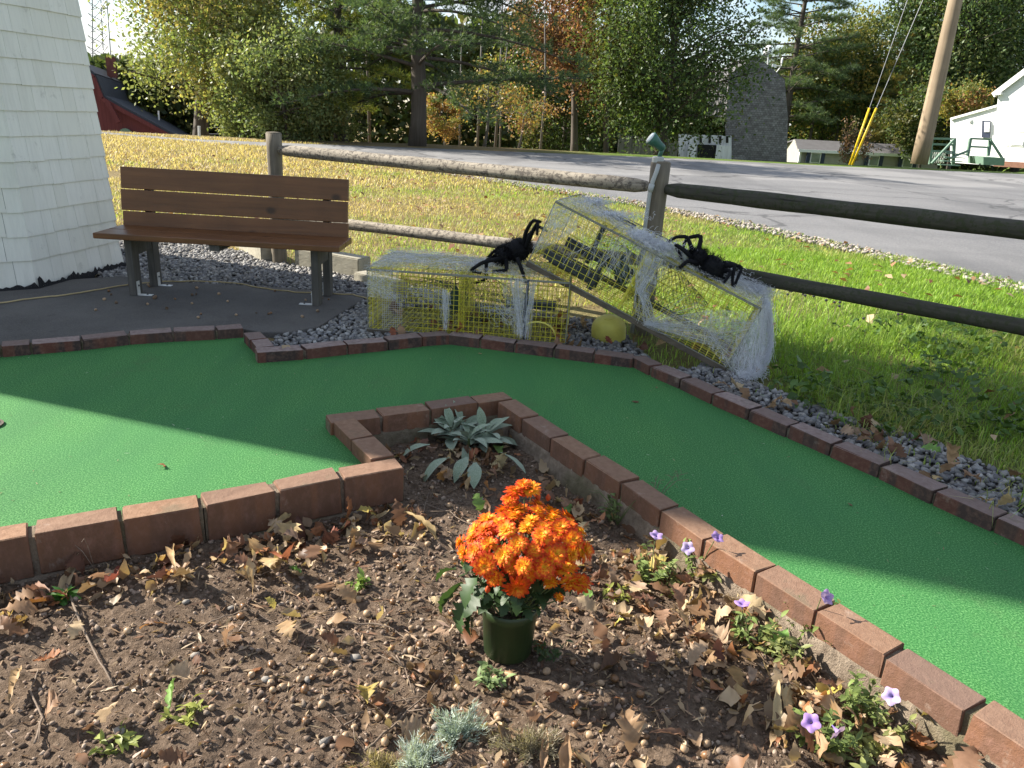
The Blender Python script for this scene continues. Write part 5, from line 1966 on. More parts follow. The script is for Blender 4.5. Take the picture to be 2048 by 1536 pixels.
# ---- weeds
for i, (q, lab, n, h, sp_, lf, cl) in enumerate((
        ((-0.414, 1.898, -0.080), 'small bright green seedling alone on the open soil', 7, 0.035, 0.035, 0.03, (0.17, 0.25, 0.05)),
        ((-0.006, 1.546, -0.080), 'round leaved green weed at the foot of the flower pot', 12, 0.028, 0.05, 0.026, (0.19, 0.26, 0.11)),
        ((0.139, 1.652, -0.080), 'dark grassy weed right of the flower pot', 10, 0.05, 0.05, 0.02, (0.05, 0.08, 0.025)),
        ((0.378, 2.381, -0.080), 'slender green weed by the brick wall behind the flowers', 9, 0.10, 0.05, 0.03, (0.13, 0.18, 0.06)),
        ((0.392, 2.716, -0.070), 'dark small weed in the shaded corner of the bricks', 9, 0.06, 0.06, 0.03, (0.07, 0.11, 0.045)),
        ((0.337, 1.922, -0.080), 'yellow green weed clump on the soil right of the flowers', 8, 0.03, 0.045, 0.022, (0.26, 0.28, 0.06)),
        ((0.537, 2.234, -0.080), 'pale weed clump tight against the bricks', 12, 0.06, 0.06, 0.026, (0.22, 0.25, 0.08)),
        ((-1.181, 1.752, -0.080), 'bright green weed among dry leaves at the left wall', 5, 0.03, 0.03, 0.04, (0.08, 0.20, 0.04)),
        ((-0.689, 1.361, -0.080), 'wispy yellow green grass tuft low on the left', 9, 0.035, 0.05, 0.03, (0.26, 0.28, 0.06)),
        ((-0.799, 1.267, -0.080), 'grassy tuft near the bottom left corner', 9, 0.035, 0.05, 0.03, (0.22, 0.25, 0.06)),
        ((0.839, 1.387, -0.080), 'leafy yellow green weed at the bottom right', 12, 0.05, 0.07, 0.03, (0.22, 0.24, 0.07)),
        ((0.748, 1.684, -0.080), 'pale green leafy weed beside the lower bricks', 14, 0.06, 0.06, 0.032, (0.24, 0.27, 0.09)))):
    rt = thing('weed', lab, 'weed', (q[0], q[1], -0.082), 'weeds in the flower bed')
    sprig(rt, rt.location, n, h, sp_, lf, cl, 500 + i, leaves=6)
# thin grasses with seed heads
for i, q in enumerate(((0.392, 2.348, -0.080), (0.517, 2.433, -0.080), (-1.183, 1.910, -0.080))):
    rt = thing('wild_grass', ('thin arching grass before the brick wall', 'fine seeding grass crossing the brick top', 'single dry grass stalk bent over at the left wall')[i], 'grass', q, 'wild grasses in the bed')
    mb = MB()
    for k in range((9, 8, 2)[i]):
        az, h = random.uniform(0, 6.28), random.uniform(0.09, 0.17)
        e = Vector((math.cos(az) * h * .6, math.sin(az) * h * .35, h))
        b0 = Vector(q)
        mb.tube([b0, b0 + e * 0.5 + Vector((0, 0, h * .12)), b0 + e * 0.85, b0 + e + Vector((e.x * .3, e.y * .3, -0.02))], [0.0014, 0.0012, 0.0009, 0.0005], 4, False)
        if i == 1:
            for _ in range(9):
                s_ = b0 + e * random.uniform(.75, 1)
                mb.tube([s_, s_ + Vector((random.gauss(0, .012), random.gauss(0, .012), random.uniform(0, .015)))], [0.0005, 0.0008], 3, False)
    tag(mb.build('blades', ('stem', 'twig', 'twig')[i], rt), kind='stuff')

# ---- fallen leaves, every one its own object
OAK = [0.05, 0.06, 0.30, 0.62, 0.34, 0.85, 0.45, 1.0, 0.5, 0.78, 0.4, 0.5, 0.05]
MAPLE = [0.04, 0.05, 0.5, 0.95, 0.7, 1.25, 0.65, 0.9, 0.45, 0.55, 0.3, 0.22, 0.03]
STRAP = [0.1, 0.25, 0.4, 0.5, 0.5, 0.45, 0.42, 0.4, 0.35, 0.25, 0.2, 0.12, 0.03]
LEAFM = {}
mats_l = ['leaf_tan', 'leaf_brown', 'leaf_pale', 'leaf_rust', 'leaf_yellow', 'leaf_green']
for kind, lob, L, Wd in (('oak', OAK, 0.085, 0.058), ('maple', MAPLE, 0.062, 0.060), ('strap', STRAP, 0.15, 0.05)):
    for mi, mname in enumerate(mats_l):
        for v_ in range(3):
            r = random.Random(hash((kind, mi, v_)) % 1000 if False else (len(kind) * 100 + mi * 10 + v_))
            bend = r.choice((-1, 1)) * r.uniform(0.7, 2.4) if kind != 'strap' else r.uniform(-1.2, 1.2)
            vs, fs = blade_leaf(L, Wd, 12, bend, r.uniform(-0.2, 0.9) if kind != 'strap' else r.uniform(0.3, 1.4), wave=0.10, lobes=lob, rng=r)
            vs = [(x + r.gauss(0, .0008), y, z + r.gauss(0, .0012) + 0.012 * abs(y) / Wd * r.uniform(0, 1)) for x, y, z in vs]
            cxm = sum(v[0] for v in vs) / len(vs)
            zm = min(v[2] for v in vs)
            vs = [(x - cxm, y, z - zm) for x, y, z in vs]
            me = bpy.data.meshes.new(kind + '_leaf')
            me.from_pydata(vs, [], fs)
            me.materials.append(MATS[mname])
            me.polygons.foreach_set('use_smooth', [True] * len(fs))
            LEAFM[(kind, mname, v_)] = me
COLN = {'leaf_tan': 'tan', 'leaf_brown': 'dark brown', 'leaf_pale': 'pale beige', 'leaf_rust': 'rusty', 'leaf_yellow': 'yellowish', 'leaf_green': 'greenish'}


def place_word(x, y):
    dx, dy = x - PC.x, y - PC.y
    w = []
    if abs(dy) > .12:
        w.append('front' if dy < 0 else 'behind')
    if abs(dx) > .10:
        w.append('left' if dx < 0 else 'right')
    dist = math.hypot(dx, dy)
    return '%s %s of the pot' % ('close' if dist < .28 else ('midway' if dist < .6 else 'far'), '-'.join(w[::-1]) or 'side')


def drop_leaf(kind, mname, x, y, z, where, group, sc=1.0, tilt=0.3):
    o = link('fallen_leaf', LEAFM[(kind, mname, random.randrange(3))], None, (x, y, z), (random.gauss(0, tilt), random.gauss(0, tilt), random.uniform(0, 6.28)), sc)
    nm_ = {'oak': 'lobed oak leaf', 'maple': 'broad pointed leaf', 'strap': 'long withered strap leaf'}[kind]
    return tag(o, ('%s %s %s, %s' % (COLN[mname], nm_, where, place_word(x, y)) if group and 'wall' in group or group and 'open' in group else '%s %s %s' % (COLN[mname], nm_, where)), 'leaf', group)


def wcol():
    return random.choices(mats_l, (32, 30, 22, 11, 4, 1.5))[0]


def bed_pts(n, fun):
    out = []
    while len(out) < n:
        x, y = fun()
        if in_poly(np.array([[x, y]]), island)[0] and math.hypot(x - PC.x, y - PC.y) > 0.075:
            out.append((x, y))
    return out


def along(line, n, d0, d1):
    def f():
        t_ = random.random() * (len(line) - 1)
        i = int(t_)
        a, b = line[i], line[i + 1]
        f_ = t_ - i
        e = Vector((b[0] - a[0], b[1] - a[1])).normalized()
        d = random.uniform(d0, d1) ** 1.0
        return a[0] + (b[0] - a[0]) * f_ + e.y * d, a[1] + (b[1] - a[1]) * f_ - e.x * d
    return f


for x, y in bed_pts(56, along(W1f[8:], 0, 0.03, 0.26)):
    drop_leaf(random.choices(('oak', 'maple', 'strap'), (5, 3, 3))[0], wcol(), x, y, soil_z(x, y) + random.uniform(0.0, 0.022), 'under the left wall', 'fallen leaves by the left wall', random.uniform(.65, 1.25), 0.45)
for x, y in bed_pts(96, along(W4f[3:12], 0, 0.02, 0.34)):
    drop_leaf(random.choices(('oak', 'maple'), (5, 4))[0], wcol(), x, y, soil_z(x, y) + random.uniform(0.0, 0.025), 'by the right wall', 'fallen leaves by the right wall', random.uniform(.6, 1.2), 0.45)
for x, y in bed_pts(44, lambda: (LC.x + random.gauss(0.02, .16), LC.y - 0.12 + random.gauss(0, .16))):
    drop_leaf(random.choices(('oak', 'maple'), (5, 4))[0], wcol(), x, y, soil_z(x, y) + random.uniform(0.0, 0.015), 'around the woolly plant in the brick corner', 'fallen leaves around the woolly plant', random.uniform(.6, 1.1), 0.4)
for x, y in bed_pts(60, lambda: (random.uniform(-1.15, .75), random.uniform(1.15, 2.1))):
    drop_leaf(random.choices(('oak', 'maple', 'strap'), (5, 3, 1))[0], wcol(), x, y, soil_z(x, y) + random.uniform(0.0, 0.008), 'on soil', 'fallen leaves on the open soil', random.uniform(.5, 1.1), 0.35)
for q, kind, mname, sc, lab in (((1.010, 1.427, -0.070), 'maple', 'leaf_yellow', 1.5, 'large yellow maple like leaf at the lower right bricks'), ((0.302, 1.334, -0.080), 'oak', 'leaf_tan', 1.2, 'large tan oak leaf at the bottom right of the tufts'),
                                ((-0.183, 1.359, -0.070), 'maple', 'leaf_pale', 1.15, 'pale broad leaf lying on the silver tuft'), ((-0.441, 2.269, -0.070), 'oak', 'leaf_yellow', 1.0, 'yellow green oak leaf in the shade below the brick corner'),
                                ((-0.737, 1.416, -0.070), 'strap', 'leaf_green', 0.75, 'green oval leaf on the soil at the left'), ((-0.086, 2.373, -0.070), 'oak', 'leaf_green', 0.95, 'green oak leaf left of the top blooms'),
                                ((0.661, 1.447, -0.070), 'strap', 'leaf_pale', 1.0, 'big pale withered leaf before the near petunia'), ((-0.972, 1.328, -0.070), 'maple', 'leaf_tan', 1.15, 'broad tan leaf with a long point at the lower left'),
                                ((-1.239, 1.675, -0.060), 'oak', 'leaf_tan', 1.15, 'wide tan leaf at the left edge below the bricks'), ((0.431, 1.869, -0.070), 'maple', 'leaf_pale', 1.2, 'upright curled tan leaf right of the flowers'),
                                ((0.635, 2.023, -0.050), 'maple', 'leaf_yellow', 1.0, 'yellow green leaf leaning on the brick wall under the flowers')):
    o = drop_leaf(kind, mname, q[0], q[1], soil_z(q[0], q[1]) + 0.012, '', None, sc, 0.25)
    o['label'] = lab
# a few on the carpet
for q, kind, mname, sc, lab in (((-1.209, 2.426, 0.002), 'oak', 'leaf_rust', 0.7, 'small rusty oak leaf lying on the sunlit green'), ((0.577, 3.358, 0.002), 'oak', 'leaf_brown', 0.5, 'tiny dark leaf in the middle of the shaded green'),
                                ((-0.182, 3.965, 0.002), 'oak', 'leaf_tan', 0.4, 'tiny tan leaf on the green below the flat trap'), ((0.713, 3.574, 0.002), 'maple', 'leaf_tan', 0.35, 'tiny leaf near the slanted trap bricks'), ((1.215, 2.439, 0.002), 'oak', 'leaf_brown', 0.3, 'faint dark scrap of leaf on the right fairway')):
    o = drop_leaf(kind, mname, q[0], q[1], q[2], '', None, sc, 0.12)
    o.scale = (sc, sc, sc * 0.25)
    o['label'] = lab
# on the gravel by the right border and round the traps
cnt = 0
while cnt < 46:
    t_ = random.uniform(2, 10)
    i = int(t_)
    a, b = O5f[i], O5f[i + 1]
    d = random.uniform(0.10, 0.5)
    e = Vector((b[0] - a[0], b[1] - a[1])).normalized()
    x, y = a[0] + (b[0] - a[0]) * (t_ - i) - e.y * d, a[1] + (b[1] - a[1]) * (t_ - i) + e.x * d
    drop_leaf(random.choice(('oak', 'maple')), wcol(), x, y, 0.03, 'on the gravel along the right border', 'fallen leaves on the gravel strip', random.uniform(.7, 1.3), 0.4)
    cnt += 1
for k in range(74):
    x, y = random.uniform(-0.75, 1.25), random.uniform(4.05, 4.7)
    if not in_poly(np.array([[x, y]]), gr1)[0] and x < 0.8:
        continue
    drop_leaf(random.choice(('oak', 'maple')), random.choice(('leaf_brown', 'leaf_brown', 'leaf_rust', 'leaf_tan')), x, y, 0.025 + random.uniform(0, .02), 'on the ground under the lobster traps', 'fallen leaves under the traps', random.uniform(.8, 1.3), 0.5)

# ---- acorns
def acorn_mesh(kind):
    mb = MB()
    if kind == 2:
        mb.m = 1
        mb.lathe([(0.002, 0.0), (0.007, 0.001), (0.0095, 0.005), (0.0098, 0.008), (0.0085, 0.008), (0.006, 0.003), (0.0005, 0.0025)], (0, 0, -0.004), 10)
    else:
        mb.lathe([(0.0012, 0.0), (0.006, 0.0015), (0.0088, 0.006), (0.009, 0.010), (0.0076, 0.0155), (0.004, 0.0185), (0.0010, 0.0200), (0.0006, 0.0215)], (0, 0, -0.01), 10)
        if kind == 1:
            mb.m = 1
            mb.lathe([(0.0015, -0.0042), (0.0015, -0.0015), (0.007, -0.0008), (0.0098, 0.0035), (0.0096, 0.0065), (0.0088, 0.0066)], (0, 0, -0.01), 10)
    return mb


AC = []
for k, m_ in ((0, 'acorn'), (0, 'acorn_pale'), (1, 'acorn'), (1, 'acorn_pale'), (2, 'acorn')):
    AC.append((acorn_mesh(k).mesh('acorn', [m_, 'acorn_cap'], smooth=True), ('smooth brown acorn', 'pale tan acorn', 'brown acorn with its cap', 'pale acorn with its cap', 'empty acorn cap')[len(AC)]))


def drop_acorn(x, y, z, where, group):
    me, nm_ = random.choices(AC, (3, 6, 2, 2, 2))[0]
    o = link('acorn', me, None, (x, y, z + 0.007), (random.gauss(1.3, .5), random.gauss(0, .5), random.uniform(0, 6.28)), random.uniform(.7, 1.12))
    tag(o, nm_ + ' ' + where + ((', ' + place_word(x, y)) if 'bed soil' in group else ''), 'acorn', group)


for x, y in bed_pts(215, lambda: (random.gauss(-0.05, .55), random.gauss(1.5, .3))):
    if y > 1.1:
        drop_acorn(x, y, soil_z(x, y), 'on soil', 'acorns on the bed soil')
for x, y in bed_pts(26, lambda: (random.gauss(-0.2, .2), random.gauss(2.2, .2))):
    drop_acorn(x, y, soil_z(x, y), 'in the shaded soil near the brick corner', 'acorns in the shaded soil')
for k in range(34):
    x, y = random.uniform(-2.6, -1.2), random.uniform(4.15, 5.0)
    drop_acorn(x, y, 0.03, 'on the concrete under the bench', 'acorns on the concrete')

# ---- twigs
TW = [
    ([(-1.234, 1.846), (-1.110, 1.686), (-0.990, 1.548), (-0.885, 1.438)], 0.004, 'long pale stick on the soil below the left wall'),
    ([(-0.423, 1.718), (-0.345, 1.731), (-0.273, 1.706), (-0.219, 1.654)], 0.0025, 'thin curved twig on the open soil left of the pot'),
    ([(-0.272, 1.300), (-0.211, 1.392), (-0.164, 1.473), (-0.136, 1.547)], 0.003, 'slender branched twig in front of the pot'),
    ([(-0.331, 1.368), (-0.305, 1.408), (-0.232, 1.454), (-0.128, 1.476)], 0.0026, 'dark twig running towards the silver tuft'),
    ([(-0.253, 1.602), (-0.224, 1.558), (-0.195, 1.482)], 0.0022, 'short twig left of the pot'),
    ([(-0.280, 2.263), (-0.280, 2.366), (-0.278, 2.497)], 0.0022, 'thin stick standing in the shade below the woolly plant'),
    ([(-0.781, 1.674), (-0.737, 1.732), (-0.677, 1.755), (-0.583, 1.714)], 0.002, 'fine arched twig in the middle of the left soil'),
    ([(-0.966, 1.263), (-1.000, 1.346), (-1.072, 1.419), (-1.104, 1.502)], 0.003, 'crooked twig near the lower left corner'),
    ([(0.279, 1.619), (0.348, 1.664), (0.422, 1.631), (0.495, 1.676)], 0.0022, 'dark curved twig in the shadow of the flowers'),
    ([(0.923, 2.147), (0.898, 2.047), (0.881, 1.980)], 0.002, 'short upright twig at the right wall'),
    ([(0.800, 1.536), (0.813, 1.504), (0.831, 1.457)], 0.002, 'thin twig by the near petunias'),
    ([(-0.838, 1.964), (-0.776, 1.918), (-0.706, 1.925), (-0.656, 1.956)], 0.0025, 'twig among dry leaves at the left wall'),
    ([(-0.281, 2.402), (-0.187, 2.342), (-0.095, 2.251)], 0.0025, 'twig lying left of the top blooms'),
]
for pts, r, lab in TW:
    P = []
    for i in range(len(pts) - 1):
        for k in range(4):
            t_ = k / 4
            x, y = pts[i][0] + (pts[i + 1][0] - pts[i][0]) * t_, pts[i][1] + (pts[i + 1][1] - pts[i][1]) * t_
            P.append(Vector((x, y, soil_z(x, y) + r + 0.006 + random.uniform(0, .005))))
    x, y = pts[-1]
    P.append(Vector((x, y, soil_z(x, y) + r)))
    mb = MB()
    mb.tube(P, [r * (1 - 0.5 * i / (len(P) - 1)) for i in range(len(P))], 6, True, 0.12)
    for _ in range(2):
        i = random.randrange(2, len(P) - 1)
        e = Vector((random.gauss(0, .02), random.gauss(0, .02), random.uniform(0, .01)))
        mb.tube([P[i], P[i] + e, P[i] + e * 1.8], [r * .55, r * .45, r * .3], 5)
    tag(mb.build('twig', 'twig', loc=P[0], smooth=True), lab, 'twig', 'twigs on the bed')

# ------------------------------------------------------------------ uncounted stuff: clods, gravel, grass
def ico():
    bm = bmesh.new()
    bmesh.ops.create_icosphere(bm, subdivisions=1, radius=1)
    V = np.array([v.co[:] for v in bm.verts])
    F = np.array([[v.index for v in f.verts] for f in bm.faces])
    bm.free()
    return V, F


ICO_V, ICO_F = ico()


def rocks(name, P, size, flat, mat, cols, rng, rough=0.22):
    """P (n,3) centres; size (n,)"""
    n = len(P)
    V = ICO_V[None] * (1 + rng.normal(0, rough, (n, len(ICO_V), 1)).clip(-.5, .6))
    V = V * np.stack([rng.uniform(.75, 1.3, n), rng.uniform(.6, 1.1, n), rng.uniform(*flat, n)], 1)[:, None, :]
    a = rng.uniform(0, 6.28, n)
    b = rng.normal(0, .45, n)
    ca, sa, cb, sb = np.cos(a), np.sin(a), np.cos(b), np.sin(b)
    R = np.zeros((n, 3, 3))
    R[:, 0, 0], R[:, 0, 1], R[:, 0, 2] = ca, -sa * cb, sa * sb
    R[:, 1, 0], R[:, 1, 1], R[:, 1, 2] = sa, ca * cb, -ca * sb
    R[:, 2, 1], R[:, 2, 2] = sb, cb
    V = np.einsum('nij,nvj->nvi', R, V) * size[:, None, None] + P[:, None, :]
    F = (ICO_F[None] + (np.arange(n) * len(ICO_V))[:, None, None]).reshape(-1, 3)
    c = np.array(cols)[rng.integers(0, len(cols), n)] * rng.uniform(.65, 1.3, (n, 1))
    c = np.repeat(c, len(ICO_V), 0)
    me = fast_mesh(name, V.reshape(-1, 3), F, mat, c)
    return tag(link(name, me), kind='stuff')


# clods and crumbs on the bed
n = 30000
P = np.stack([RNG.uniform(-1.6, 1.45, n), RNG.uniform(1.1, 3.2, n)], 1)
P = P[in_poly(P, island)]
P = P[RNG.random(len(P)) < np.clip(1.25 - 0.35 * (P[:, 1] - 1.1), 0.25, 1)]
sz = (0.0018 + 0.0068 * RNG.random(len(P)) ** 3.2)
Z = np.array([soil_z(x, y) for x, y in P])
o = rocks('soil_crumbs', np.column_stack([P, Z + sz * .35]), sz, (.6, 1.0), 'clod', [(0.17, 0.122, 0.09), (0.12, 0.085, 0.06), (0.24, 0.18, 0.138), (0.31, 0.245, 0.19), (0.145, 0.10, 0.072)], RNG)
tag(o, 'dark soil crumbs and tiny clods covering the flower bed', 'soil crumbs')
# bits of bark, stems and leaf scraps
n = 3000
P = np.stack([RNG.normal(0.0, .6, n), RNG.normal(1.65, .42, n)], 1)
P = P[in_poly(P, island) & (P[:, 1] > 1.05)]
n = len(P)
Z = np.array([soil_z(x, y) for x, y in P]) + 0.004
a = RNG.uniform(0, 6.28, n)
L = RNG.uniform(.006, .028, n)
wd = RNG.uniform(.0009, .004, n)
d = np.stack([np.cos(a), np.sin(a), RNG.normal(0, .25, n)], 1) * L[:, None]
s = np.stack([-np.sin(a), np.cos(a), RNG.normal(0, .5, n)], 1) * wd[:, None]
c0 = np.column_stack([P, Z])
V = np.stack([c0 - d, c0 + s + np.array([0, 0, .002]), c0 + d, c0 - s], 1).reshape(-1, 3)
cc = np.repeat(np.array([(0.30, 0.20, 0.12), (0.17, 0.10, 0.06), (0.40, 0.30, 0.19), (0.23, 0.13, 0.08)])[RNG.integers(0, 4, n)] * RNG.uniform(.6, 1.3, (n, 1)), 4, 0)
tag(link('plant_scraps', fast_mesh('plant_scraps', V, np.arange(n * 4).reshape(n, 4), 'plant_leaf', cc)), 'tiny scraps of dry leaf and bark on the bed', 'plant scraps', kind='stuff')

GREY = [(0.22, 0.215, 0.21), (0.30, 0.295, 0.285), (0.16, 0.158, 0.16), (0.36, 0.35, 0.33), (0.25, 0.235, 0.215), (0.20, 0.195, 0.20)]


def fill(poly, dens, rng):
    x0, x1 = min(p[0] for p in poly), max(p[0] for p in poly)
    y0, y1 = min(p[1] for p in poly), max(p[1] for p in poly)
    n = int((x1 - x0) * (y1 - y0) * dens)
    P = np.stack([rng.uniform(x0, x1, n), rng.uniform(y0, y1, n)], 1)
    return P[in_poly(P, poly)]


P = fill(gr1, 2300, RNG)
P = P[~in_poly(P, pad_poly)]
sz = RNG.uniform(.009, .019, len(P))
o = rocks('gravel', np.column_stack([P, 0.006 + sz * .4 + RNG.uniform(0, .008, len(P))]), sz, (.45, .8), 'stones', GREY, RNG)
tag(o, 'grey crushed gravel around the bench pad and under the traps', 'gravel')
P = fill(gr2, 2300, RNG)
sz = RNG.uniform(.008, .019, len(P))
o = rocks('gravel', np.column_stack([P, 0.008 + sz * .4 + RNG.uniform(0, .006, len(P))]), sz, (.45, .8), 'stones', GREY, RNG)
tag(o, 'grey gravel strip along the right brick border', 'gravel')
P = fill(sh_poly, 420, RNG)
sz = RNG.uniform(.012, .030, len(P))
o = rocks('gravel', np.column_stack([P, 0.010 + sz * .4]), sz, (.45, .8), 'stones', [(0.30, 0.25, 0.21), (0.36, 0.32, 0.28), (0.22, 0.19, 0.17), (0.42, 0.38, 0.34)], RNG)
tag(o, 'pale loose gravel along the near edge of the road', 'gravel')
# few loose stones on the bed
for k in range(11):
    x, y = bed_pts(1, lambda: (random.uniform(-1.1, .8), random.uniform(1.15, 1.9)))[0]
    V = ICO_V * (1 + RNG.normal(0, .16, (12, 1))) * np.array([1.2, .9, .7]) * random.uniform(.008, .017)
    me = fast_mesh('pebble', V, ICO_F, 'stones', np.tile(np.array(random.choice([(0.23, 0.21, 0.185), (0.28, 0.25, 0.215), (0.17, 0.155, 0.14)])), (12, 1)), smooth=True)
    o = link('pebble', me, None, (x, y, soil_z(x, y) + .004), (0, 0, random.uniform(0, 6)))
    side = 'left of' if x < -0.06 else ('right of' if x > 0.11 else 'in line with')
    tag(o, 'small grey pebble on the soil %s the flower pot' % side, 'pebble', 'pebbles on the bed')


def blades(name, P, h, w, lean, cols, z=0.0, seg2=True, rng=RNG, curl=0.5):
    """P (n,2); every blade a bent strip of two quads' worth of points"""
    n = len(P)
    az = rng.uniform(0, 6.28, n)
    hh_ = h * rng.uniform(.45, 1.25, n)
    ww = w * rng.uniform(.6, 1.3, n)
    ln = lean * rng.uniform(.15, 1.3, n)
    dx, dy = np.cos(az), np.sin(az)
    sx, sy = -dy, dx
    base = np.column_stack([P, np.full(n, z) if np.isscalar(z) else z])
    S_ = np.column_stack([sx, sy, np.zeros(n)])
    D_ = np.column_stack([dx, dy, np.zeros(n)])
    U = np.array([0, 0, 1.0])
    m = base + D_ * (ln * hh_ * .35)[:, None] + U * (hh_ * .6)[:, None]
    t_ = base + D_ * (ln * hh_)[:, None] + U * (hh_ * (1 - curl * ln * .6).clip(.2, 1))[:, None]
    W_ = (ww / 2)[:, None]
    V = np.stack([base - S_ * W_, base + S_ * W_, m + S_ * W_ * .8, m - S_ * W_ * .8, t_ + S_ * W_ * .12, t_ - S_ * W_ * .12], 1).reshape(-1, 3)
    b = (np.arange(n) * 6)[:, None]
    F = np.concatenate([b + np.array([[0, 1, 2, 3]]), b + np.array([[3, 2, 4, 5]])], 0)
    c = np.repeat(cols, 6, 0)
    me = fast_mesh(name, V, F, 'grass_blades', c)
    return link(name, me)


def lawn_cols(P, rng, green_bias=0.0):
    """dry straw to green by slow patches; greener to the right"""
    g = np.array([mnoise.noise(Vector((x * .55, y * .55, 2))) + .5 * mnoise.noise(Vector((x * 1.7, y * 1.7, 5))) for x, y in P])
    t_ = np.clip(0.42 + 0.10 * P[:, 0] + g * .75 + green_bias + rng.normal(0, .22, len(P)), 0, 1)[:, None]
    dry = np.array([(0.36, 0.29, 0.15), (0.29, 0.22, 0.11), (0.42, 0.35, 0.19)])[rng.integers(0, 3, len(P))]
    grn = np.array([(0.17, 0.28, 0.035), (0.22, 0.32, 0.05), (0.13, 0.23, 0.03)])[rng.integers(0, 3, len(P))]
    return (dry * (1 - t_) + grn * t_) * rng.uniform(.8, 1.4, (len(P), 1))


no_grass = [hole_poly, gr1, pad_poly, road_poly]


def lawn_pts(n, x0, x1, y0, y1, extra=()):
    P = np.stack([RNG.uniform(x0, x1, n), RNG.uniform(y0, y1, n)], 1)
    k = (np.abs(P[:, 0]) < 0.78 * P[:, 1] + .9)
    for q in no_grass + list(extra):
        k &= ~in_poly(P, q)
    return P[k]


strip_in = offset_line(O5f, BW)[1:] + offset_line(O5f, 0.22)[::-1][:-1]
P = lawn_pts(100000, 0.6, 5.2, 2.2, 8.2, [strip_in])
P = P[~in_poly(P, gr2) | (RNG.random(len(P)) < 0.16)]
P = P[~((P[:, 0] < 1.35) & (P[:, 1] < 4.75)) | (RNG.random(len(P)) < .25)]
c = lawn_cols(P, RNG, 0.42)
o = blades('lawn_grass', P, 0.055, 0.0045, 0.9, c)
tag(o, 'green lawn grass at the right, behind the border bricks', 'grass', kind='stuff')
P = lawn_pts(70000, -6, 4.6, 5.2, 12.5, [gr2])
P = P[(P[:, 1] > 7.9) | (P[:, 0] < 0.8)]
o = blades('lawn_grass', P, 0.05, 0.007, 1.1, lawn_cols(P, RNG, -0.02))
tag(o, 'half dry lawn grass behind the fence and bench', 'grass', kind='stuff')
P = lawn_pts(70000, -14, 3, 12.5, 24)
o = blades('lawn_grass', P, 0.075, 0.014, 1.1, lawn_cols(P, RNG, 0.02))
tag(o, 'dry yellow lawn grass rising to the road on the left', 'grass', kind='stuff')
# taller weedy grass in the shade on the right
P = lawn_pts(9000, 1.0, 3.6, 2.4, 5.0, [strip_in])
k = np.array([mnoise.noise(Vector((x * 1.6, y * 1.6, 9))) for x, y in P]) > -0.12
P = P[k]
P = P[~((P[:, 0] < 1.45) & (P[:, 1] < 4.4))]
o = blades('weedy_grass', P, 0.15, 0.004, 1.3, lawn_cols(P, RNG, 0.35) * .8)
tag(o, 'long weedy grass in the shade right of the slanted trap', 'grass', kind='stuff')
# broad leaved weeds there
vs, fs, cs = [], [], []
for k in range(1500):
    x, y = random.uniform(1.3, 3.3), random.uniform(2.6, 4.9)
    pp = np.array([[x, y]])
    if in_poly(pp, strip_in)[0] or in_poly(pp, hole_poly)[0] or mnoise.noise(Vector((x * 1.3, y * 1.3, 3))) < 0.0:
        continue
    Lf = random.uniform(.03, .075)
    lv, lf = blade_leaf(Lf, Lf * .55, 4, random.uniform(.2, 1), .2)
    M = leaf_rot(random.uniform(0, 6.28), random.uniform(-.2, .9), random.gauss(0, .4))
    b = len(vs)
    g = random.uniform(.6, 1.3)
    for v in lv:
        q = M @ Vector(v)
        vs.append((q.x + x, q.y + y, q.z + random.uniform(.0, .02) + (0.10 if k % 3 == 0 else .03)))
        cs.append((0.075 * g, 0.14 * g, 0.03 * g))
    fs += [tuple(j + b for j in f) for f in lf]
tag(link('broadleaf_weeds', col_mesh('broadleaf_weeds', vs, fs, 'plant_leaf', cs)), 'low broad leaved weeds in the shaded grass at the right', 'weeds', kind='stuff')
# leaf litter on the lawn: too many and too small to count
n = 1000
P = lawn_pts(n * 2, -9, 4.8, 3.0, 17)
n = len(P)
a = RNG.uniform(0, 6.28, n)
L = RNG.uniform(.02, .045, n)[:, None]
d = np.stack([np.cos(a), np.sin(a), RNG.normal(0, .3, n)], 1) * L
s = np.stack([-np.sin(a), np.cos(a), RNG.normal(0, .4, n)], 1) * L * .6
c0 = np.column_stack([P, np.full(n, .05)])
V = np.stack([c0 - d, c0 + s + [0, 0, .012], c0 + d, c0 - s + [0, 0, .008]], 1).reshape(-1, 3)
cc = np.repeat(np.array([(0.32, 0.19, 0.10), (0.22, 0.10, 0.055), (0.45, 0.33, 0.2), (0.28, 0.15, 0.08)])[RNG.integers(0, 4, n)] * RNG.uniform(.7, 1.2, (n, 1)), 4, 0)
tag(link('leaf_litter', fast_mesh('leaf_litter', V, np.arange(n * 4).reshape(n, 4), 'plant_leaf', cc)), 'scattered small brown leaves all over the lawn', 'leaf litter', kind='stuff')
# dark seed heads on wiry stems in front of the lower right rail
rt = thing('seed_weed', 'wiry weed with dark seed heads under the lower right rail', 'weed', (1.979, 5.049, 0.000))
mb = MB()
hd = MB()
for k in range(16):
    b0 = Vector((1.979, 5.049, 0.000)) + Vector((random.uniform(-.4, .5), random.uniform(-.25, .2), 0))
    t_ = b0 + Vector((random.gauss(0, .05), random.gauss(0, .05), random.uniform(.12, .26)))
    mb.tube([b0, b0.lerp(t_, .6) + Vector((.015, 0, 0)), t_], [0.002, 0.0016, 0.001], 4, False)
    hd.lathe([(0.001, -0.009), (0.009, -0.004), (0.010, 0.003), (0.002, 0.010)], t_, 7)
tag(mb.build('stems', 'twig', rt), kind='stuff')
tag(hd.build('seed_heads', 'dark_metal', rt), kind='stuff')

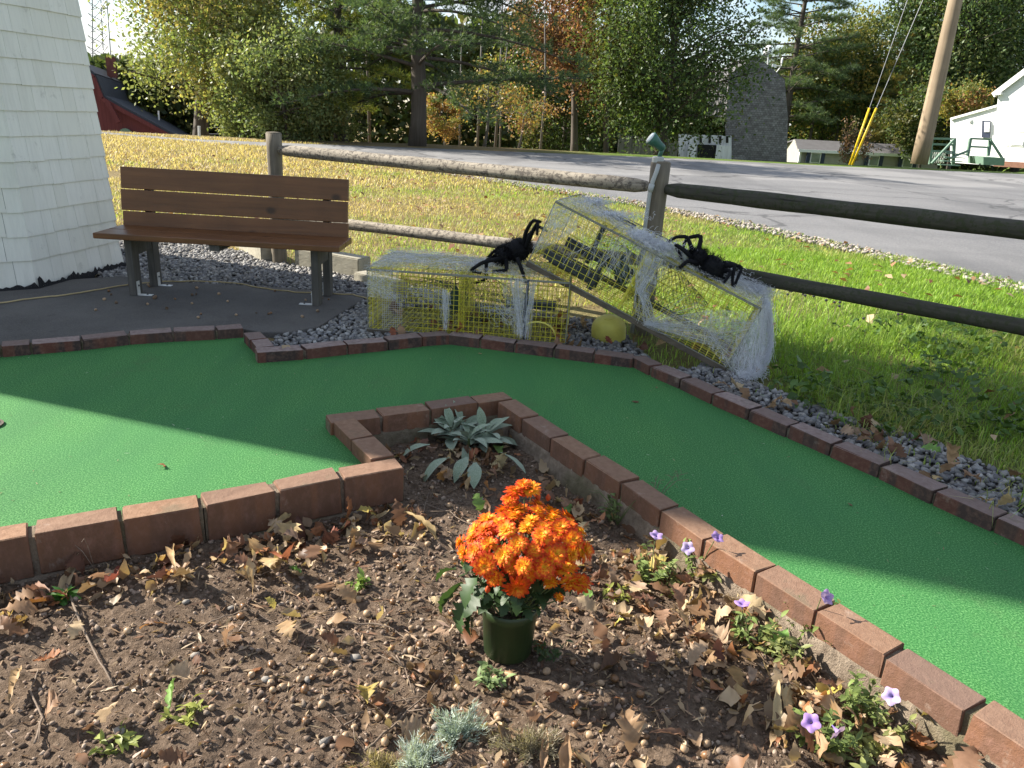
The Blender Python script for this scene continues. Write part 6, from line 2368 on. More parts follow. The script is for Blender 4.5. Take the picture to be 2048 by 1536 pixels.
# more leaves heaped at the walls, beyond the ones laid singly
vs, fs, cs = [], [], []
PALL = [(0.36, 0.23, 0.125), (0.17, 0.092, 0.05), (0.46, 0.34, 0.21), (0.30, 0.13, 0.06), (0.26, 0.17, 0.10), (0.38, 0.27, 0.16)]
spots = bed_pts(170, along(W1f[8:], 0, 0.02, 0.24)) + bed_pts(330, along(W4f[3:13], 0, 0.015, 0.36)) + bed_pts(90, lambda: (LC.x + random.gauss(0.03, .17), LC.y - 0.14 + random.gauss(0, .15)))
spots += bed_pts(120, lambda: (random.gauss(.1, .5), random.gauss(1.7, .3)))
for (x, y) in spots:
    kd = random.random()
    Lf = random.uniform(.025, .075)
    lv, lf = blade_leaf(Lf, Lf * random.uniform(.4, .85), 8, random.uniform(-2.0, 1.8), random.uniform(-.2, 1.1), wave=.12, lobes=(OAK[::2] + [.05, .05] if kd < .5 else [.08, .5, .8, 1, .9, .7, .5, .3, .05]))
    M = leaf_rot(random.uniform(0, 6.28), random.gauss(0.1, .45), random.gauss(0, .5))
    b = len(vs)
    g = random.uniform(.6, 1.25)
    c0 = random.choice(PALL)
    z0 = soil_z(x, y) + random.uniform(.004, .022)
    for v in lv:
        q = M @ Vector(v)
        vs.append((q.x + x, q.y + y, q.z + z0))
        cs.append(tuple(a_ * g for a_ in c0))
    fs += [tuple(j + b for j in f) for f in lf]
tag(link('leaf_heap', col_mesh('leaf_heap', vs, fs, 'plant_leaf', cs)), 'crumpled dry leaf pieces heaped along the bed walls', 'leaf litter', kind='stuff')

# crumbs and needles on the carpet
n = 420
P = np.stack([RNG.uniform(-2.4, 2.2, n), RNG.uniform(1.4, 4.1, n)], 1)
P = P[in_poly(P, turf_poly)]
n = len(P)
a = RNG.uniform(0, 6.28, n)
L = RNG.uniform(.002, .010, n)[:, None]
d = np.stack([np.cos(a), np.sin(a), RNG.normal(0, .2, n)], 1) * L
s_ = np.stack([-np.sin(a), np.cos(a), np.zeros(n)], 1) * RNG.uniform(.0007, .002, (n, 1))
c0 = np.column_stack([P, np.full(n, .003)])
V = np.stack([c0 - d, c0 + s_, c0 + d, c0 - s_], 1).reshape(-1, 3)
cc = np.repeat(np.array([(0.20, 0.13, 0.08), (0.09, 0.06, 0.04), (0.34, 0.26, 0.17), (0.4, 0.4, 0.36)])[RNG.integers(0, 4, n)], 4, 0)
tag(link('carpet_crumbs', fast_mesh('carpet_crumbs', V, np.arange(n * 4).reshape(n, 4), 'plant_leaf', cc)), 'tiny crumbs and needles on the putting carpet', 'crumbs', kind='stuff')

# ------------------------------------------------------------------ trees
def leaf_cloud(P, size, cols, rng, elong=1.5, flat=0.0):
    """one rhombus leaf per point"""
    n = len(P)
    d = rng.normal(0, 1, (n, 3))
    d[:, 2] *= (1 - flat)
    d /= np.linalg.norm(d, axis=1)[:, None]
    e = np.cross(d, rng.normal(0, 1, (n, 3)))
    e /= np.linalg.norm(e, axis=1)[:, None]
    L = (size * rng.uniform(.6, 1.35, n))[:, None]
    d, e = d * L * .5 * elong, e * L * .5 / elong * 1.25
    V = np.stack([P - d, P + e, P + d, P - e], 1).reshape(-1, 3)
    return V, np.arange(n * 4).reshape(n, 4), np.repeat(cols, 4, 0)


def tree(name, label, base, h_trunk, crown, n_cl, n_leaf, size, pal, seed, tr=0.16, bark='bark', group='trees across the road', clr=0.30, cat='tree', lean=(0, 0), shell=0.35, low=-0.9):
    """trunk with limbs to leafy clumps; crown = (centre, (rx, ry, rz))"""
    rng = np.random.default_rng(seed)
    r = random.Random(seed)
    base = Vector(base)
    c, R = Vector(crown[0]), crown[1]
    t_ = thing(name, label, cat, base, group)
    top = Vector((c.x + lean[0], c.y + lean[1], c.z + R[2] * 0.55))
    tp = []
    for i in range(9):
        f_ = i / 8
        p = base.lerp(top, f_) + Vector((0.12 * math.sin(f_ * 5 + seed), 0.1 * math.cos(f_ * 4 + seed), 0)) * (f_ * 1.2)
        tp.append(p)
    mb = MB()
    mb.tube(tp, [tr * (1.25 if i == 0 else 1) * (1 - 0.8 * (i / 8)) for i in range(9)], 9, True, 0.06)
    mb.build('trunk', bark, t_, smooth=True)
    cl = []
    while len(cl) < n_cl:
        u = Vector((r.gauss(0, 1), r.gauss(0, 1), r.gauss(0, 1))).normalized() * (shell + (1 - shell) * r.random() ** 0.6)
        if u.z < low:
            continue
        cl.append(c + Vector((u.x * R[0], u.y * R[1], u.z * R[2])))
    mb = MB()
    for p in cl:
        zt = min(max(p.z - r.uniform(.1, .45) * R[2], base.z + h_trunk), top.z - .2)
        f_ = (zt - base.z) / max(.1, top.z - base.z)
        i = min(7, int(f_ * 8))
        a = tp[i].lerp(tp[i + 1], f_ * 8 - i)
        rad = max(.012, tr * .38 * (1 - f_ * .7))
        m = a.lerp(p, .5) + Vector((r.gauss(0, .1), r.gauss(0, .1), r.uniform(-.05, .25) * R[2] * .3))
        mb.tube([a, a.lerp(m, .6), m.lerp(p, .35), p], [rad, rad * .75, rad * .5, rad * .2], 5, False)
        for _ in range(2):
            q = p + Vector((r.gauss(0, 1), r.gauss(0, 1), r.gauss(0, .7))) * clr * min(R[0], R[2]) * .8
            mb.tube([m.lerp(p, r.uniform(.2, .8)), q], [rad * .35, rad * .1], 4, False)
    mb.build('limbs', bark, t_, smooth=True)
    ci = rng.integers(0, n_cl, n_leaf)
    C = np.array([p[:] for p in cl])
    sg = clr * np.array(R) * rng.uniform(.55, 1.2, (n_cl, 1))
    off = rng.normal(0, .62, (n_leaf, 3))
    P = C[ci] + off * sg[ci]
    pal = np.array(pal)
    tint = pal[rng.integers(0, len(pal), n_cl)]
    cols = np.where(rng.random((n_leaf, 1)) < .7, tint[ci], pal[rng.integers(0, len(pal), n_leaf)]) * rng.uniform(.65, 1.3, (n_leaf, 1))
    V, F, cc = leaf_cloud(P - np.array(base[:]), size, cols, rng)
    me = fast_mesh('crown', V, F, 'leaves', cc)
    link('crown', me, t_, base)
    return t_


def pine(name, label, base, H, tr, z0, zr, length, pal, seed, group='trees across the road', tuft=0.20, per=24, dirs=None, whorl=0.55, droop=0.0):
    """straight trunk, whorled boughs carrying flat sprays of needle tufts; length(f) gives bough length"""
    rng = np.random.default_rng(seed)
    r = random.Random(seed)
    base = Vector(base)
    t_ = thing(name, label, 'tree', base, group)
    mb = MB()
    tp = [base + Vector((0.05 * math.sin(i), 0.04 * math.cos(i * 1.3), H * i / 10)) for i in range(11)]
    mb.tube(tp, [tr * (1.2 if i == 0 else 1) * (1 - .85 * i / 10) for i in range(11)], 11, True, 0.07)
    mb.build('trunk', 'bark', t_, smooth=True)
    mb = MB()
    P, D = [], []
    z = z0
    k0 = 0
    while z < zr:
        f_ = (z - z0) / (H - z0)
        for k in range(r.choice((4, 5, 5, 6))):
            az = k * 2 * math.pi / 5 + k0 + r.uniform(-.4, .4)
            L = length(f_, az) * r.uniform(.7, 1.12)
            if L < .3:
                continue
            zz = z + r.uniform(-.25, .25)
            a = base + Vector((0, 0, zz - 0))
            dv = Vector((math.cos(az), math.sin(az), 0))
            rise = r.uniform(.02, .30) - droop
            pts = [a + dv * (L * s) + Vector((0, 0, L * (rise * s - .22 * s * s * (1 if rise < .15 else .3)))) for s in np.linspace(0, 1, 7)]
            rad = max(.015, tr * .26 * (1 - f_ * .6)) * min(1, L / 3)
            mb.tube(pts, [rad * (1 - .85 * i / 6) for i in range(7)], 5, False)
            sd = Vector((-dv.y, dv.x, 0))
            for j in range(int(per * L / 2.2)):
                s = r.uniform(.28, 1.0)
                i = min(5, int(s * 6))
                q = pts[i].lerp(pts[i + 1], s * 6 - i)
                w = (1 - s * .55) * L * .28
                lat = r.uniform(-1, 1)
                tip = q + sd * (lat * w) + dv * (abs(lat) * w * .6) + Vector((0, 0, r.uniform(-.05, .16)))
                if r.random() < .35:
                    mb.tube([q, tip], [.012, .005], 3, False)
                for _ in range(4):
                    P.append((tip + Vector((r.gauss(0, .12), r.gauss(0, .12), r.gauss(0, .06))))[:])
                    e = (dv * .6 + sd * lat * .8 + Vector((r.gauss(0, .4), r.gauss(0, .4), .35 + r.gauss(0, .3)))).normalized()
                    D.append(e[:])
        z += whorl * r.uniform(.7, 1.3)
        k0 += 1.1
    mb.build('limbs', 'bark', t_, smooth=True)
    P, D = np.array(P), np.array(D)
    n = len(P)
    m = 9
    dd = np.repeat(D, m, 0) + rng.normal(0, .55, (n * m, 3))
    dd /= np.linalg.norm(dd, axis=1)[:, None]
    pp = np.repeat(P, m, 0)
    s = np.cross(dd, rng.normal(0, 1, (n * m, 3)))
    s /= np.linalg.norm(s, axis=1)[:, None]
    L = tuft * rng.uniform(.6, 1.2, (n * m, 1))
    w = .011
    b = np.array(base[:])
    V = np.stack([pp - s * w - b, pp + s * w - b, pp + dd * L - b], 1).reshape(-1, 3)
    pal = np.array(pal)
    cc = np.repeat(np.repeat(pal[rng.integers(0, len(pal), n)], m, 0) * rng.uniform(.7, 1.3, (n * m, 1)), 3, 0)
    me = fast_mesh('needles', V, np.arange(n * m * 3).reshape(-1, 3), 'needles', cc)
    link('needles', me, t_, base)
    return t_


G_OAK = [(0.072, 0.112, 0.040), (0.092, 0.13, 0.045), (0.058, 0.092, 0.036), (0.12, 0.14, 0.05)]
G_PALE = [(0.14, 0.175, 0.075), (0.18, 0.205, 0.09), (0.11, 0.15, 0.065), (0.20, 0.20, 0.075)]
G_YEL = [(0.155, 0.185, 0.065), (0.19, 0.20, 0.075), (0.12, 0.155, 0.055), (0.22, 0.185, 0.07)]
G_DARK = [(0.045, 0.068, 0.022), (0.058, 0.082, 0.026), (0.036, 0.055, 0.02), (0.085, 0.085, 0.026)]
G_ORG = [(0.27, 0.165, 0.06), (0.29, 0.21, 0.07), (0.22, 0.12, 0.06), (0.17, 0.17, 0.06)]
G_RUS = [(0.20, 0.095, 0.06), (0.24, 0.12, 0.07), (0.15, 0.085, 0.05), (0.14, 0.13, 0.05)]
G_PINE = [(0.070, 0.105, 0.045), (0.055, 0.088, 0.042), (0.10, 0.135, 0.05), (0.045, 0.075, 0.04)]
G_PINEY = [(0.15, 0.185, 0.038), (0.20, 0.215, 0.045), (0.10, 0.145, 0.035), (0.24, 0.235, 0.05)]
G_GOLD = [(0.24, 0.20, 0.055), (0.20, 0.19, 0.055), (0.12, 0.14, 0.04), (0.28, 0.21, 0.06)]

gz = lambda q: (q[0], q[1], terrain(q[0], q[1]) - .05)
tree('oak_tree', 'tall pale green oak at the far left behind the red barn corner', gz((-12.596, 31.000, -0.274)), 2.0, ((-11.981, 31.000, 3.887), (3.0, 2.6, 3.5)), 62, 21850, 0.105, G_PALE, 11, tr=0.30)
tree('broadleaf_tree', 'yellow green tree left of the pines with gold tips', gz((-8.790, 28.000, -0.152)), 1.6, ((-10.273, 28.000, 3.127), (2.5, 1.9, 2.6)), 44, 18050, 0.091, G_YEL, 12, tr=0.14, lean=(.3, 0))
tree('broadleaf_tree', 'light green leafy tree standing at the roadside behind the left fence post', gz((-7.676, 26.000, -0.087)), 0.9, ((-8.128, 26.000, 1.616), (2.0, 1.6, 2.0)), 42, 16150, 0.077, G_PALE, 13, tr=0.08)
tree('broadleaf_tree', 'small bushy light green sapling low behind the bench', gz((-9.290, 27.000, -0.179)), 0.3, ((-9.245, 27.000, 0.573), (1.1, 1.0, .95)), 18, 5700, 0.070, G_PALE, 14, tr=0.05)
tree('broadleaf_tree', 'low green bush under the left pine', gz((-6.925, 27.000, -0.145)), 0.3, ((-6.987, 27.000, 0.617), (1.3, 1.0, .9)), 18, 5700, 0.070, G_YEL, 15, tr=0.05)
pine('pine_tree', 'sunny yellow green pine with a dark trunk, left of the main pine', gz((-6.676, 29.000, -0.206)), 8.6, 0.24, 1.5, 7.6, lambda f, a: 3.1 * (1 - f * .75), G_PINEY, 21, per=30, whorl=.50)
pine('pine_tree', 'big dark pine with a thick bark trunk and long low boughs, mid picture', gz((-3.583, 26.500, -0.133)), 9, 0.28, 1.9, 7.6, lambda f, a: (4.0 + 1.6 * max(0, math.cos(a))) * (1 - f * .6), G_PINE, 22, per=26, whorl=.48, droop=.06)
tree('maple_tree', 'small golden maple glowing beside the pine trunk', gz((-3.312, 33.000, -0.249)), 0.5, ((-3.441, 33.000, 0.833), (1.0, 1.0, .8)), 18, 3610, 0.077, G_ORG, 31, tr=0.05, bark='bark_grey')
tree('maple_tree', 'slender orange and yellow maple with several pale stems behind the pine', gz((-1.654, 32.000, -0.233)), 1.2, ((-1.408, 32.000, 1.799), (2.0, 1.5, 1.5)), 30, 2600, 0.077, G_ORG + G_YEL, 32, tr=0.07, bark='bark_grey')
tree('maple_tree', 'thin orange maple right of the slender stems', gz((-0.338, 34.000, -0.287)), 1.0, ((0.098, 34.000, 1.236), (1.3, 1.2, .9)), 16, 1100, 0.077, G_ORG, 33, tr=0.06, bark='bark_grey')
tree('oak_tree', 'russet brown oak showing above the boughs, mid right', gz((2.459, 40.000, -0.400)), 2.5, ((1.997, 40.000, 5.245), (2.6, 2.0, 3.4)), 36, 12350, 0.112, G_RUS, 34, tr=0.20)
tree('broadleaf_tree', 'tree with yellow tips between the russet oak and the dark oak', gz((4.273, 42.000, -0.389)), 2.5, ((3.663, 42.000, 5.977), (1.8, 1.6, 2.6)), 24, 7220, 0.112, G_GOLD, 35, tr=0.16)
tree('oak_tree', 'large dark green oak in front of the grey barn', gz((6.218, 37.000, -0.103)), 1.6, ((6.179, 37.000, 4.471), (3.7, 2.8, 4.3)), 96, 34200, 0.108, G_OAK[:3] + G_DARK[1:], 36, tr=0.30, low=-0.95)
tree('broadleaf_tree', 'dark spreading tree filling the gap left of the dark oak', gz((2.159, 44.000, -0.595)), 1.0, ((1.808, 44.000, 2.209), (3.2, 2.2, 3.0)), 44, 14250, 0.119, G_DARK, 37, tr=0.16)
pine('pine_tree', 'tall pine behind the grey barn with boughs against the sky', gz((20.820, 66.000, -0.936)), 21, 0.34, 5.0, 17, lambda f, a: 5.4 * (1 - f * .6), G_PINE, 23, group='trees behind the buildings', tuft=.34, per=26, whorl=.95)
for i, (px_, lab) in enumerate(()):
    pass
tree('broadleaf_tree', 'olive tree right of the grey barn, under the patch of sky', gz((25.739, 70.000, -0.866)), 3, ((24.812, 70.000, 5.146), (4.8, 3.5, 5.6)), 72, 19950, 0.189, G_GOLD[1:] + G_OAK, 41, tr=.25, group='trees behind the buildings')
tree('broadleaf_tree', 'broad green tree above the long low home', gz((30.891, 72.000, -0.682)), 3, ((29.574, 72.000, 5.555), (5.2, 3.5, 5.4)), 72, 19950, 0.189, G_OAK + G_YEL[:1], 42, tr=.25, group='trees behind the buildings')
pine('pine_tree', 'golden tipped pine left of the utility pole', gz((29.809, 64.000, -0.338)), 20, 0.26, 4.0, 16.5, lambda f, a: 3.6 * (1 - f * .65), G_GOLD, 24, group='trees behind the buildings', tuft=.32, per=26, whorl=.9)
tree('oak_tree', 'large green oak right of the utility pole', gz((32.666, 62.000, -0.079)), 3, ((31.181, 62.000, 8.918), (4.8, 3.2, 8.0)), 100, 32000, 0.168, G_OAK, 43, tr=.3, group='trees behind the buildings')
tree('oak_tree', 'tall green oak rising behind the white house', gz((38.984, 64.000, 0.170)), 3, ((36.816, 64.000, 9.409), (5.0, 3.2, 8.0)), 100, 32000, 0.168, G_OAK + G_PALE[:1], 44, tr=.3, group='trees behind the buildings')
tree('maple_tree', 'small rusty orange tree beside the white house porch', gz((28.373, 54.000, 0.408)), .8, ((28.027, 54.000, 3.147), (1.9, 1.4, 1.5)), 26, 5700, 0.133, G_ORG[2:] + G_GOLD + G_OAK[:1], 45, tr=.08, group='trees behind the buildings')
tree('broadleaf_tree', 'dark leafy tree low behind the utility pole', gz((28.610, 58.000, -0.101)), 1, ((28.061, 58.000, 2.245), (3.2, 2.2, 2.4)), 34, 10450, 0.154, G_DARK, 46, tr=.12, group='trees behind the buildings')
tree('shrub', 'reddish bare looking shrub in front of the long low home', gz((20.378, 50.000, -0.451)), .2, ((20.292, 50.000, 0.582), (1.0, .8, 1.35)), 30, 1900, 0.10, [(0.16, 0.09, 0.06), (0.12, 0.08, 0.055), (0.10, 0.10, 0.05)], 47, tr=.05, group='shrubs', cat='shrub')
# unseen tree added out at the left: its crown shades the grass on the right
tree('oak_tree', 'unseen tall oak added left of the tower to shade the right grass', (-13.6, 5.2, 0), 6, ((-12.4, 9.15, 11.6), (1.7, 1.9, 1.5)), 44, 9000, 0.22, G_OAK, 48, tr=.3, clr=.40, group='unseen trees added for shade')

# far woods as one mass behind everything
n = 60000
rng = np.random.default_rng(77)
X = rng.uniform(-34, 46, n)
Yv = rng.uniform(74, 82, n) - np.where(X < 8, 22, 0)
hh_ = np.array([5.2 + 2.2 * mnoise.noise(Vector((x * .12, 0, 4))) + 1.2 * mnoise.noise(Vector((x * .5, 0, 9))) for x in X]) + np.where((X > 24) | (X < 12), 2.0, 0)
hh_ = np.where(X < -14, hh_ * .45, hh_)
Zv = -3.6 + (hh_ + 3.6) * rng.random(n) ** .8
cols = np.array(G_DARK + [(0.07, 0.085, 0.03)])[rng.integers(0, 5, n)] * rng.uniform(.6, 1.3, (n, 1))
V, F, cc = leaf_cloud(np.column_stack([X, Yv, Zv]), 0.42, cols, rng)
tag(link('woodland', fast_mesh('woodland', V, F, 'leaves', cc)), 'dark mass of far woods behind the trees and buildings', 'woods', kind='stuff')
# thin trunks one can tell apart under the boughs
for i, (px_, q, rad, hgt) in enumerate(((0, (-2.154, 36.000, -0.390), .06, 6), (1, (-1.368, 36.000, -0.390), .07, 6.5), (2, (-3.101, 38.000, -0.527), .05, 5), (3, (-9.806, 33.000, -0.469), .06, 5), (4, (0.685, 38.000, -0.409), .07, 6), (5, (-1.239, 39.000, -0.513), .05, 6), (6, (-6.983, 36.000, -0.528), .08, 6), (7, (23.615, 68.000, -1.288), .16, 8), (8, (26.298, 69.000, -1.196), .14, 8), (9, (29.816, 66.000, -0.832), .18, 9))):
    b0 = Vector(gz(q))
    mb = MB()
    mb.tube([b0, b0 + Vector((.1 * math.sin(i * 2), 0, hgt * .5)), b0 + Vector((.3 * math.sin(i * 3), .1, hgt))], [rad, rad * .8, rad * .4], 7)
    t_ = thing('bare_trunk', ('thin grey stem left of the orange maple', 'pale stem right of the golden maple', 'thin dark stem near the pine trunk', 'slim stem behind the left fence post', 'stem under the dark boughs', 'slender stem among the orange leaves', 'stem between the two pines', 'dark trunk right of the grey barn', 'dark trunk behind the long low home', 'thick trunk left of the utility pole')[i], 'tree', b0, 'bare stems under the trees')
    mb.build('trunk', 'bark_grey' if i < 6 else 'bark', t_, smooth=True)

# ------------------------------------------------------------------ buildings
def quad(mb, pts, th=0.06):
    mb.slab(pts, th)


def yv(p, dy):
    return (p[0], p[1] + dy, p[2])


# red barn at the left: swept roof running back to the right
rb = thing('red_barn', 'dark red board barn with a swept slate roof at the far left', 'barn', gz((-21.580, 46.000, -1.168)))
Yf, Yb = 46.0, 52.0
gabl = [(-32.058, 46.000, -3.132), (-31.710, 46.000, -1.195), (-29.788, 46.000, -0.361), (-28.411, 46.000, 0.218), (-27.191, 46.000, 0.771), (-26.548, 46.000, 1.886), (-25.389, 46.000, 2.560), (-24.413, 46.000, 1.885), (-24.073, 46.000, 0.772), (-23.003, 46.000, 0.217), (-21.783, 46.000, -0.363), (-20.087, 46.000, -1.196), (-20.243, 46.000, -2.897)]
mb = MB()
mb.slab(gabl[::-1], 0.2)
mb.build('wall', 'red_boards', rb)
fr = [(-31.572, 45.800, -1.185), (-29.658, 45.800, -0.354), (-28.287, 45.800, 0.222), (-27.072, 45.800, 0.773), (-26.433, 45.800, 1.883), (-25.279, 45.800, 2.554), (-24.307, 45.800, 1.883), (-23.968, 45.800, 0.774), (-22.903, 45.800, 0.221), (-21.688, 45.800, -0.356), (-19.999, 45.800, -1.185)]
RUN = Vector((-25.901, 53.000, 0.462)) - Vector((-23.930, 45.800, 0.855))
mb = MB()
for i in range(len(fr) - 1):
    a, b_ = Vector(fr[i]), Vector(fr[i + 1])
    mb.slab([a, a + RUN, b_ + RUN, b_], 0.12)
mb.build('roof', 'roof_slate', rb)
mb = MB()
for i in range(len(fr) - 1):
    a, b_ = Vector(fr[i]) + Vector((0, -.08, -.12)), Vector(fr[i + 1]) + Vector((0, -.08, -.12))
    mb.beam(a, b_, .08, .22, (0, 0, 1))
mb.beam(Vector((-23.619, 45.600, 0.473)), Vector((-23.092, 45.600, -0.565)), .1, .25)
mb.build('barge_board', 'red_boards', rb)
mb = MB()
a, b_ = Vector(gabl[-2]), Vector(gabl[-1])
mb.slab([a, b_, b_ + RUN, a + RUN], .15)
mb.build('side_wall', 'red_boards', rb)
mb = MB()
c0, c1_ = Vector((-25.477, 50.000, 1.856)), Vector((-25.337, 50.000, 3.018))
mb.box((c0 + c1_) / 2, (.42, .42, (c1_ - c0).length))
mb.build('chimney', 'brick_chimney', rb)
mb = MB()
mb.tube([Vector((-22.529, 49.400, -0.435)), Vector((-22.507, 49.400, 0.087))], .05, 8)
mb.build('vent_pipe', 'white_paint', rb)
mb = MB()
cw = Vector((-22.826, 45.700, -1.283))
mb.lathe([(.42, -.04), (.42, .04)], cw, 20, Matrix.Rotation(math.pi / 2, 3, 'X'))
mb.build('window', 'green_rail', rb)

# lattice mast behind it
lm = thing('lattice_mast', 'thin steel lattice mast against the sky at the far left', 'mast', gz((-42.567, 80.000, -3.228)))
B0, T0 = [Vector((-43.546, 80.000, 0.008)), Vector((-41.061, 80.000, 0.142)), Vector((-43.106, 82.000, 0.060))], [Vector((-40.526, 80.000, 19.637)), Vector((-39.891, 80.000, 19.668)), Vector((-40.665, 81.000, 19.885))]
for k in range(3):
    mb = MB()
    mb.tube([B0[k] - Vector((0, 0, 6)), T0[k]], .05, 5)
    mb.build('mast_leg', 'steel', lm)
mb = MB()
N = 20
for j in range(N):
    for k in range(3):
        k2 = (k + 1) % 3
        a, b_ = B0[k].lerp(T0[k], j / N), B0[k2].lerp(T0[k2], (j + 1) / N)
        mb.tube([a, b_], .03, 4)
        a, b_ = B0[k2].lerp(T0[k2], j / N), B0[k].lerp(T0[k], (j + 1) / N)
        mb.tube([a, b_], .03, 4)
tag(mb.build('bracing', 'steel', lm), kind='stuff')

# grey shingled barn
gb = thing('grey_barn', 'weathered grey shingled gambrel barn behind the dark oak', 'barn', gz((15.063, 52.000, -1.170)))
gw = [(13.266, 52.000, -2.851), (17.101, 52.000, -2.636), (16.452, 52.000, 1.667), (15.827, 52.000, 4.003), (13.872, 52.000, 5.256), (12.366, 52.000, 4.108), (12.546, 52.000, 1.605)]
mb = MB()
mb.slab(gw[::-1], 0.25)
mb.build('wall', 'grey_shingle', gb)
mb = MB()
for i in (2, 3, 4, 5):
    a, b_ = Vector(gw[i]), Vector(gw[(i + 1) % len(gw)])
    o_ = Vector((0.05, -.15, .05))
    mb.slab([a + o_, a + Vector((.05, 6, .05)), b_ + Vector((.05, 6, .05)), b_ + o_], .12)
mb.build('roof', 'roof_grey', gb)
mb = MB()
mb.beam(Vector((12.919, 51.850, 1.416)), Vector((16.436, 51.850, 1.487)), .08, .12)
mb.build('trim_board', 'grey_boards', gb)
mb = MB()
mb.slab([(12.903, 51.900, 3.697), (13.338, 51.900, 3.720), (13.451, 51.900, 2.993), (13.014, 51.900, 2.969)][::-1], .08)
wi = mb.build('window', 'white_paint', gb)
mb = MB()
mb.slab([(12.949, 51.800, 3.637), (13.260, 51.800, 3.654), (13.354, 51.800, 3.045), (13.042, 51.800, 3.028)][::-1], .05)
mb.build('pane', 'dark_inside', wi)
# white boarded wing with a dark opening
ww_ = thing('barn_wing', 'low white boarded barn wing with a dark doorway under the oak', 'barn', gz((11.457, 51.000, -1.308)))
mb = MB()
for (x0, x1, y0) in ((1358, 1395, 272), (1433, 1463, 272)):
    pass
mb.slab([(9.575, 51.000, 0.468), (12.871, 51.000, 0.529), (13.362, 51.000, -2.753), (10.007, 51.000, -2.941)][::-1], .2)
mb.build('wall', 'white_boards', ww_)
mb = MB()
mb.slab([(10.762, 50.750, -0.089), (11.952, 50.750, -0.053), (12.124, 50.750, -1.255), (10.929, 50.750, -1.322)][::-1], .05)
mb.build('doorway', 'dark_inside', ww_)
for q in (((10.819, 50.750, 0.423), (10.974, 50.750, 0.432), (11.031, 50.750, 0.016), (10.875, 50.750, 0.007)), ((11.378, 50.750, 0.454), (11.534, 50.750, 0.462), (11.592, 50.750, 0.047), (11.436, 50.750, 0.038)), ((12.031, 50.750, 0.490), (12.186, 50.750, 0.498), (12.247, 50.750, 0.083), (12.091, 50.750, 0.074)), ((12.466, 50.750, 0.514), (12.621, 50.750, 0.522), (12.683, 50.750, 0.107), (12.527, 50.750, 0.098)), ):
    mb = MB()
    mb.slab(list(q)[::-1], .05)
    mb.build('gap', 'dark_inside', ww_)
for (a, b_) in ((((10.194, 50.600, -0.055)), ((10.691, 50.600, -0.027))), (((11.948, 50.600, -0.048)), ((12.827, 50.600, -0.059)))):
    mb = MB()
    A, B = Vector(a), Vector(b_)
    mb.slab([A, B, B - Vector((0, 0, 2.2)), A - Vector((0, 0, 2.2))][::-1], .06)
    mb.build('door_leaf', 'white_boards', ww_)
gf = thing('board_fence', 'old grey upright board fence left of the white barn wing', 'fence', gz((7.472, 48.000, -1.053)))
xa, xb = Vector((5.487, 48.000, 0.207)), Vector((9.068, 48.000, 0.064))
nb = 26
for i in range(nb):
    a = xa.lerp(xb, i / nb)
    b_ = xa.lerp(xb, (i + .88) / nb)
    dz = random.uniform(-.12, .12)
    mb = MB()
    mb.slab([a + Vector((0, 0, dz)), b_ + Vector((0, 0, dz + random.uniform(-.05, .05))), b_ - Vector((0, 0, 3)), a - Vector((0, 0, 3))][::-1], .03)
    mb.build('board', 'grey_boards', gf)
# dishes on the barn roof
for (q, tip, lab, s_) in (((14.800, 52.200, 4.886), (14.708, 52.200, 5.628), 'white round dish antenna on the grey barn roof', .28), (None, None, None, None)):
    if q is None:
        break
    ds = thing('satellite_dish', lab, 'dish', q)
    mb = MB()
    mb.tube([Vector(q) - Vector((0, 0, .3)), Vector(tip)], .035, 6)
    mb.build('mast', 'dish_grey', ds)
    mb = MB()
    R = Vector((-.75, -.6, .25)).normalized().to_track_quat('Z', 'Y').to_matrix()
    mb.lathe([(s_ * 1.15, .10), (s_ * .9, .04), (s_ * .4, 0.0), (.01, -.01)], tip, 20, R)
    mb.build('reflector', 'dish_grey', ds, smooth=True)
    mb = MB()
    mb.tube([Vector(tip), Vector(tip) + R @ Vector((0, -.1, .4))], .02, 5)
    mb.build('feed_arm', 'dish_grey', ds)
ds = thing('satellite_dish', 'small dish antenna seen edge on at the barn roof corner', 'dish', (15.347, 52.200, 4.422))
mb = MB()
mb.tube([Vector((15.357, 52.200, 4.364)), Vector((15.625, 52.200, 4.814)), Vector((15.186, 52.200, 4.820))], .035, 6)
mb.build('mast', 'dish_grey', ds)
mb = MB()
R = Vector((1, -.15, .1)).normalized().to_track_quat('Z', 'Y').to_matrix()
mb.lathe([(.28, .07), (.2, .02), (.01, 0)], Vector((15.586, 52.200, 5.043)), 16, R)
mb.build('reflector', 'dish_grey', ds, smooth=True)
mb = MB()
mb.box(Vector((15.126, 52.100, 4.811)), (.18, .12, .16))
mb.build('feed', 'dish_grey', ds)

# long low mobile home
mh = thing('mobile_home', 'long low beige mobile home with navy shutters beyond the road', 'mobile home', gz((24.969, 60.000, -1.120)))
mb = MB()
L0, L1 = Vector((20.364, 60.000, -0.231)), Vector((30.705, 60.000, -0.122))
mb.slab([L0, L1, L1 - Vector((0, 0, 3.2)), L0 - Vector((0, 0, 3.2))][::-1], .2)
mb.build('wall', 'greige_siding', mh)
e0 = Vector((20.480, 64.000, 0.208))
mb = MB()
mb.slab([L0 + Vector((0, .0, 0)), L0 - Vector((0, 0, 3.2)), Vector((e0.x, 64, L0.z - 3.2)), Vector((e0.x, 64, L0.z)), (Vector((e0.x, 64, L0.z)) + L0) / 2 + Vector((0, 0, .62))][::-1], .15)
mb.build('end_wall', 'greige_siding', mh)
mb = MB()
rA, rB = Vector((20.496, 62.000, 0.422)), Vector((31.572, 62.000, 0.484))
mb.slab([L0 + Vector((-.3, -.4, -.02)), L1 + Vector((.3, -.4, -.02)), rB, rA], .1)
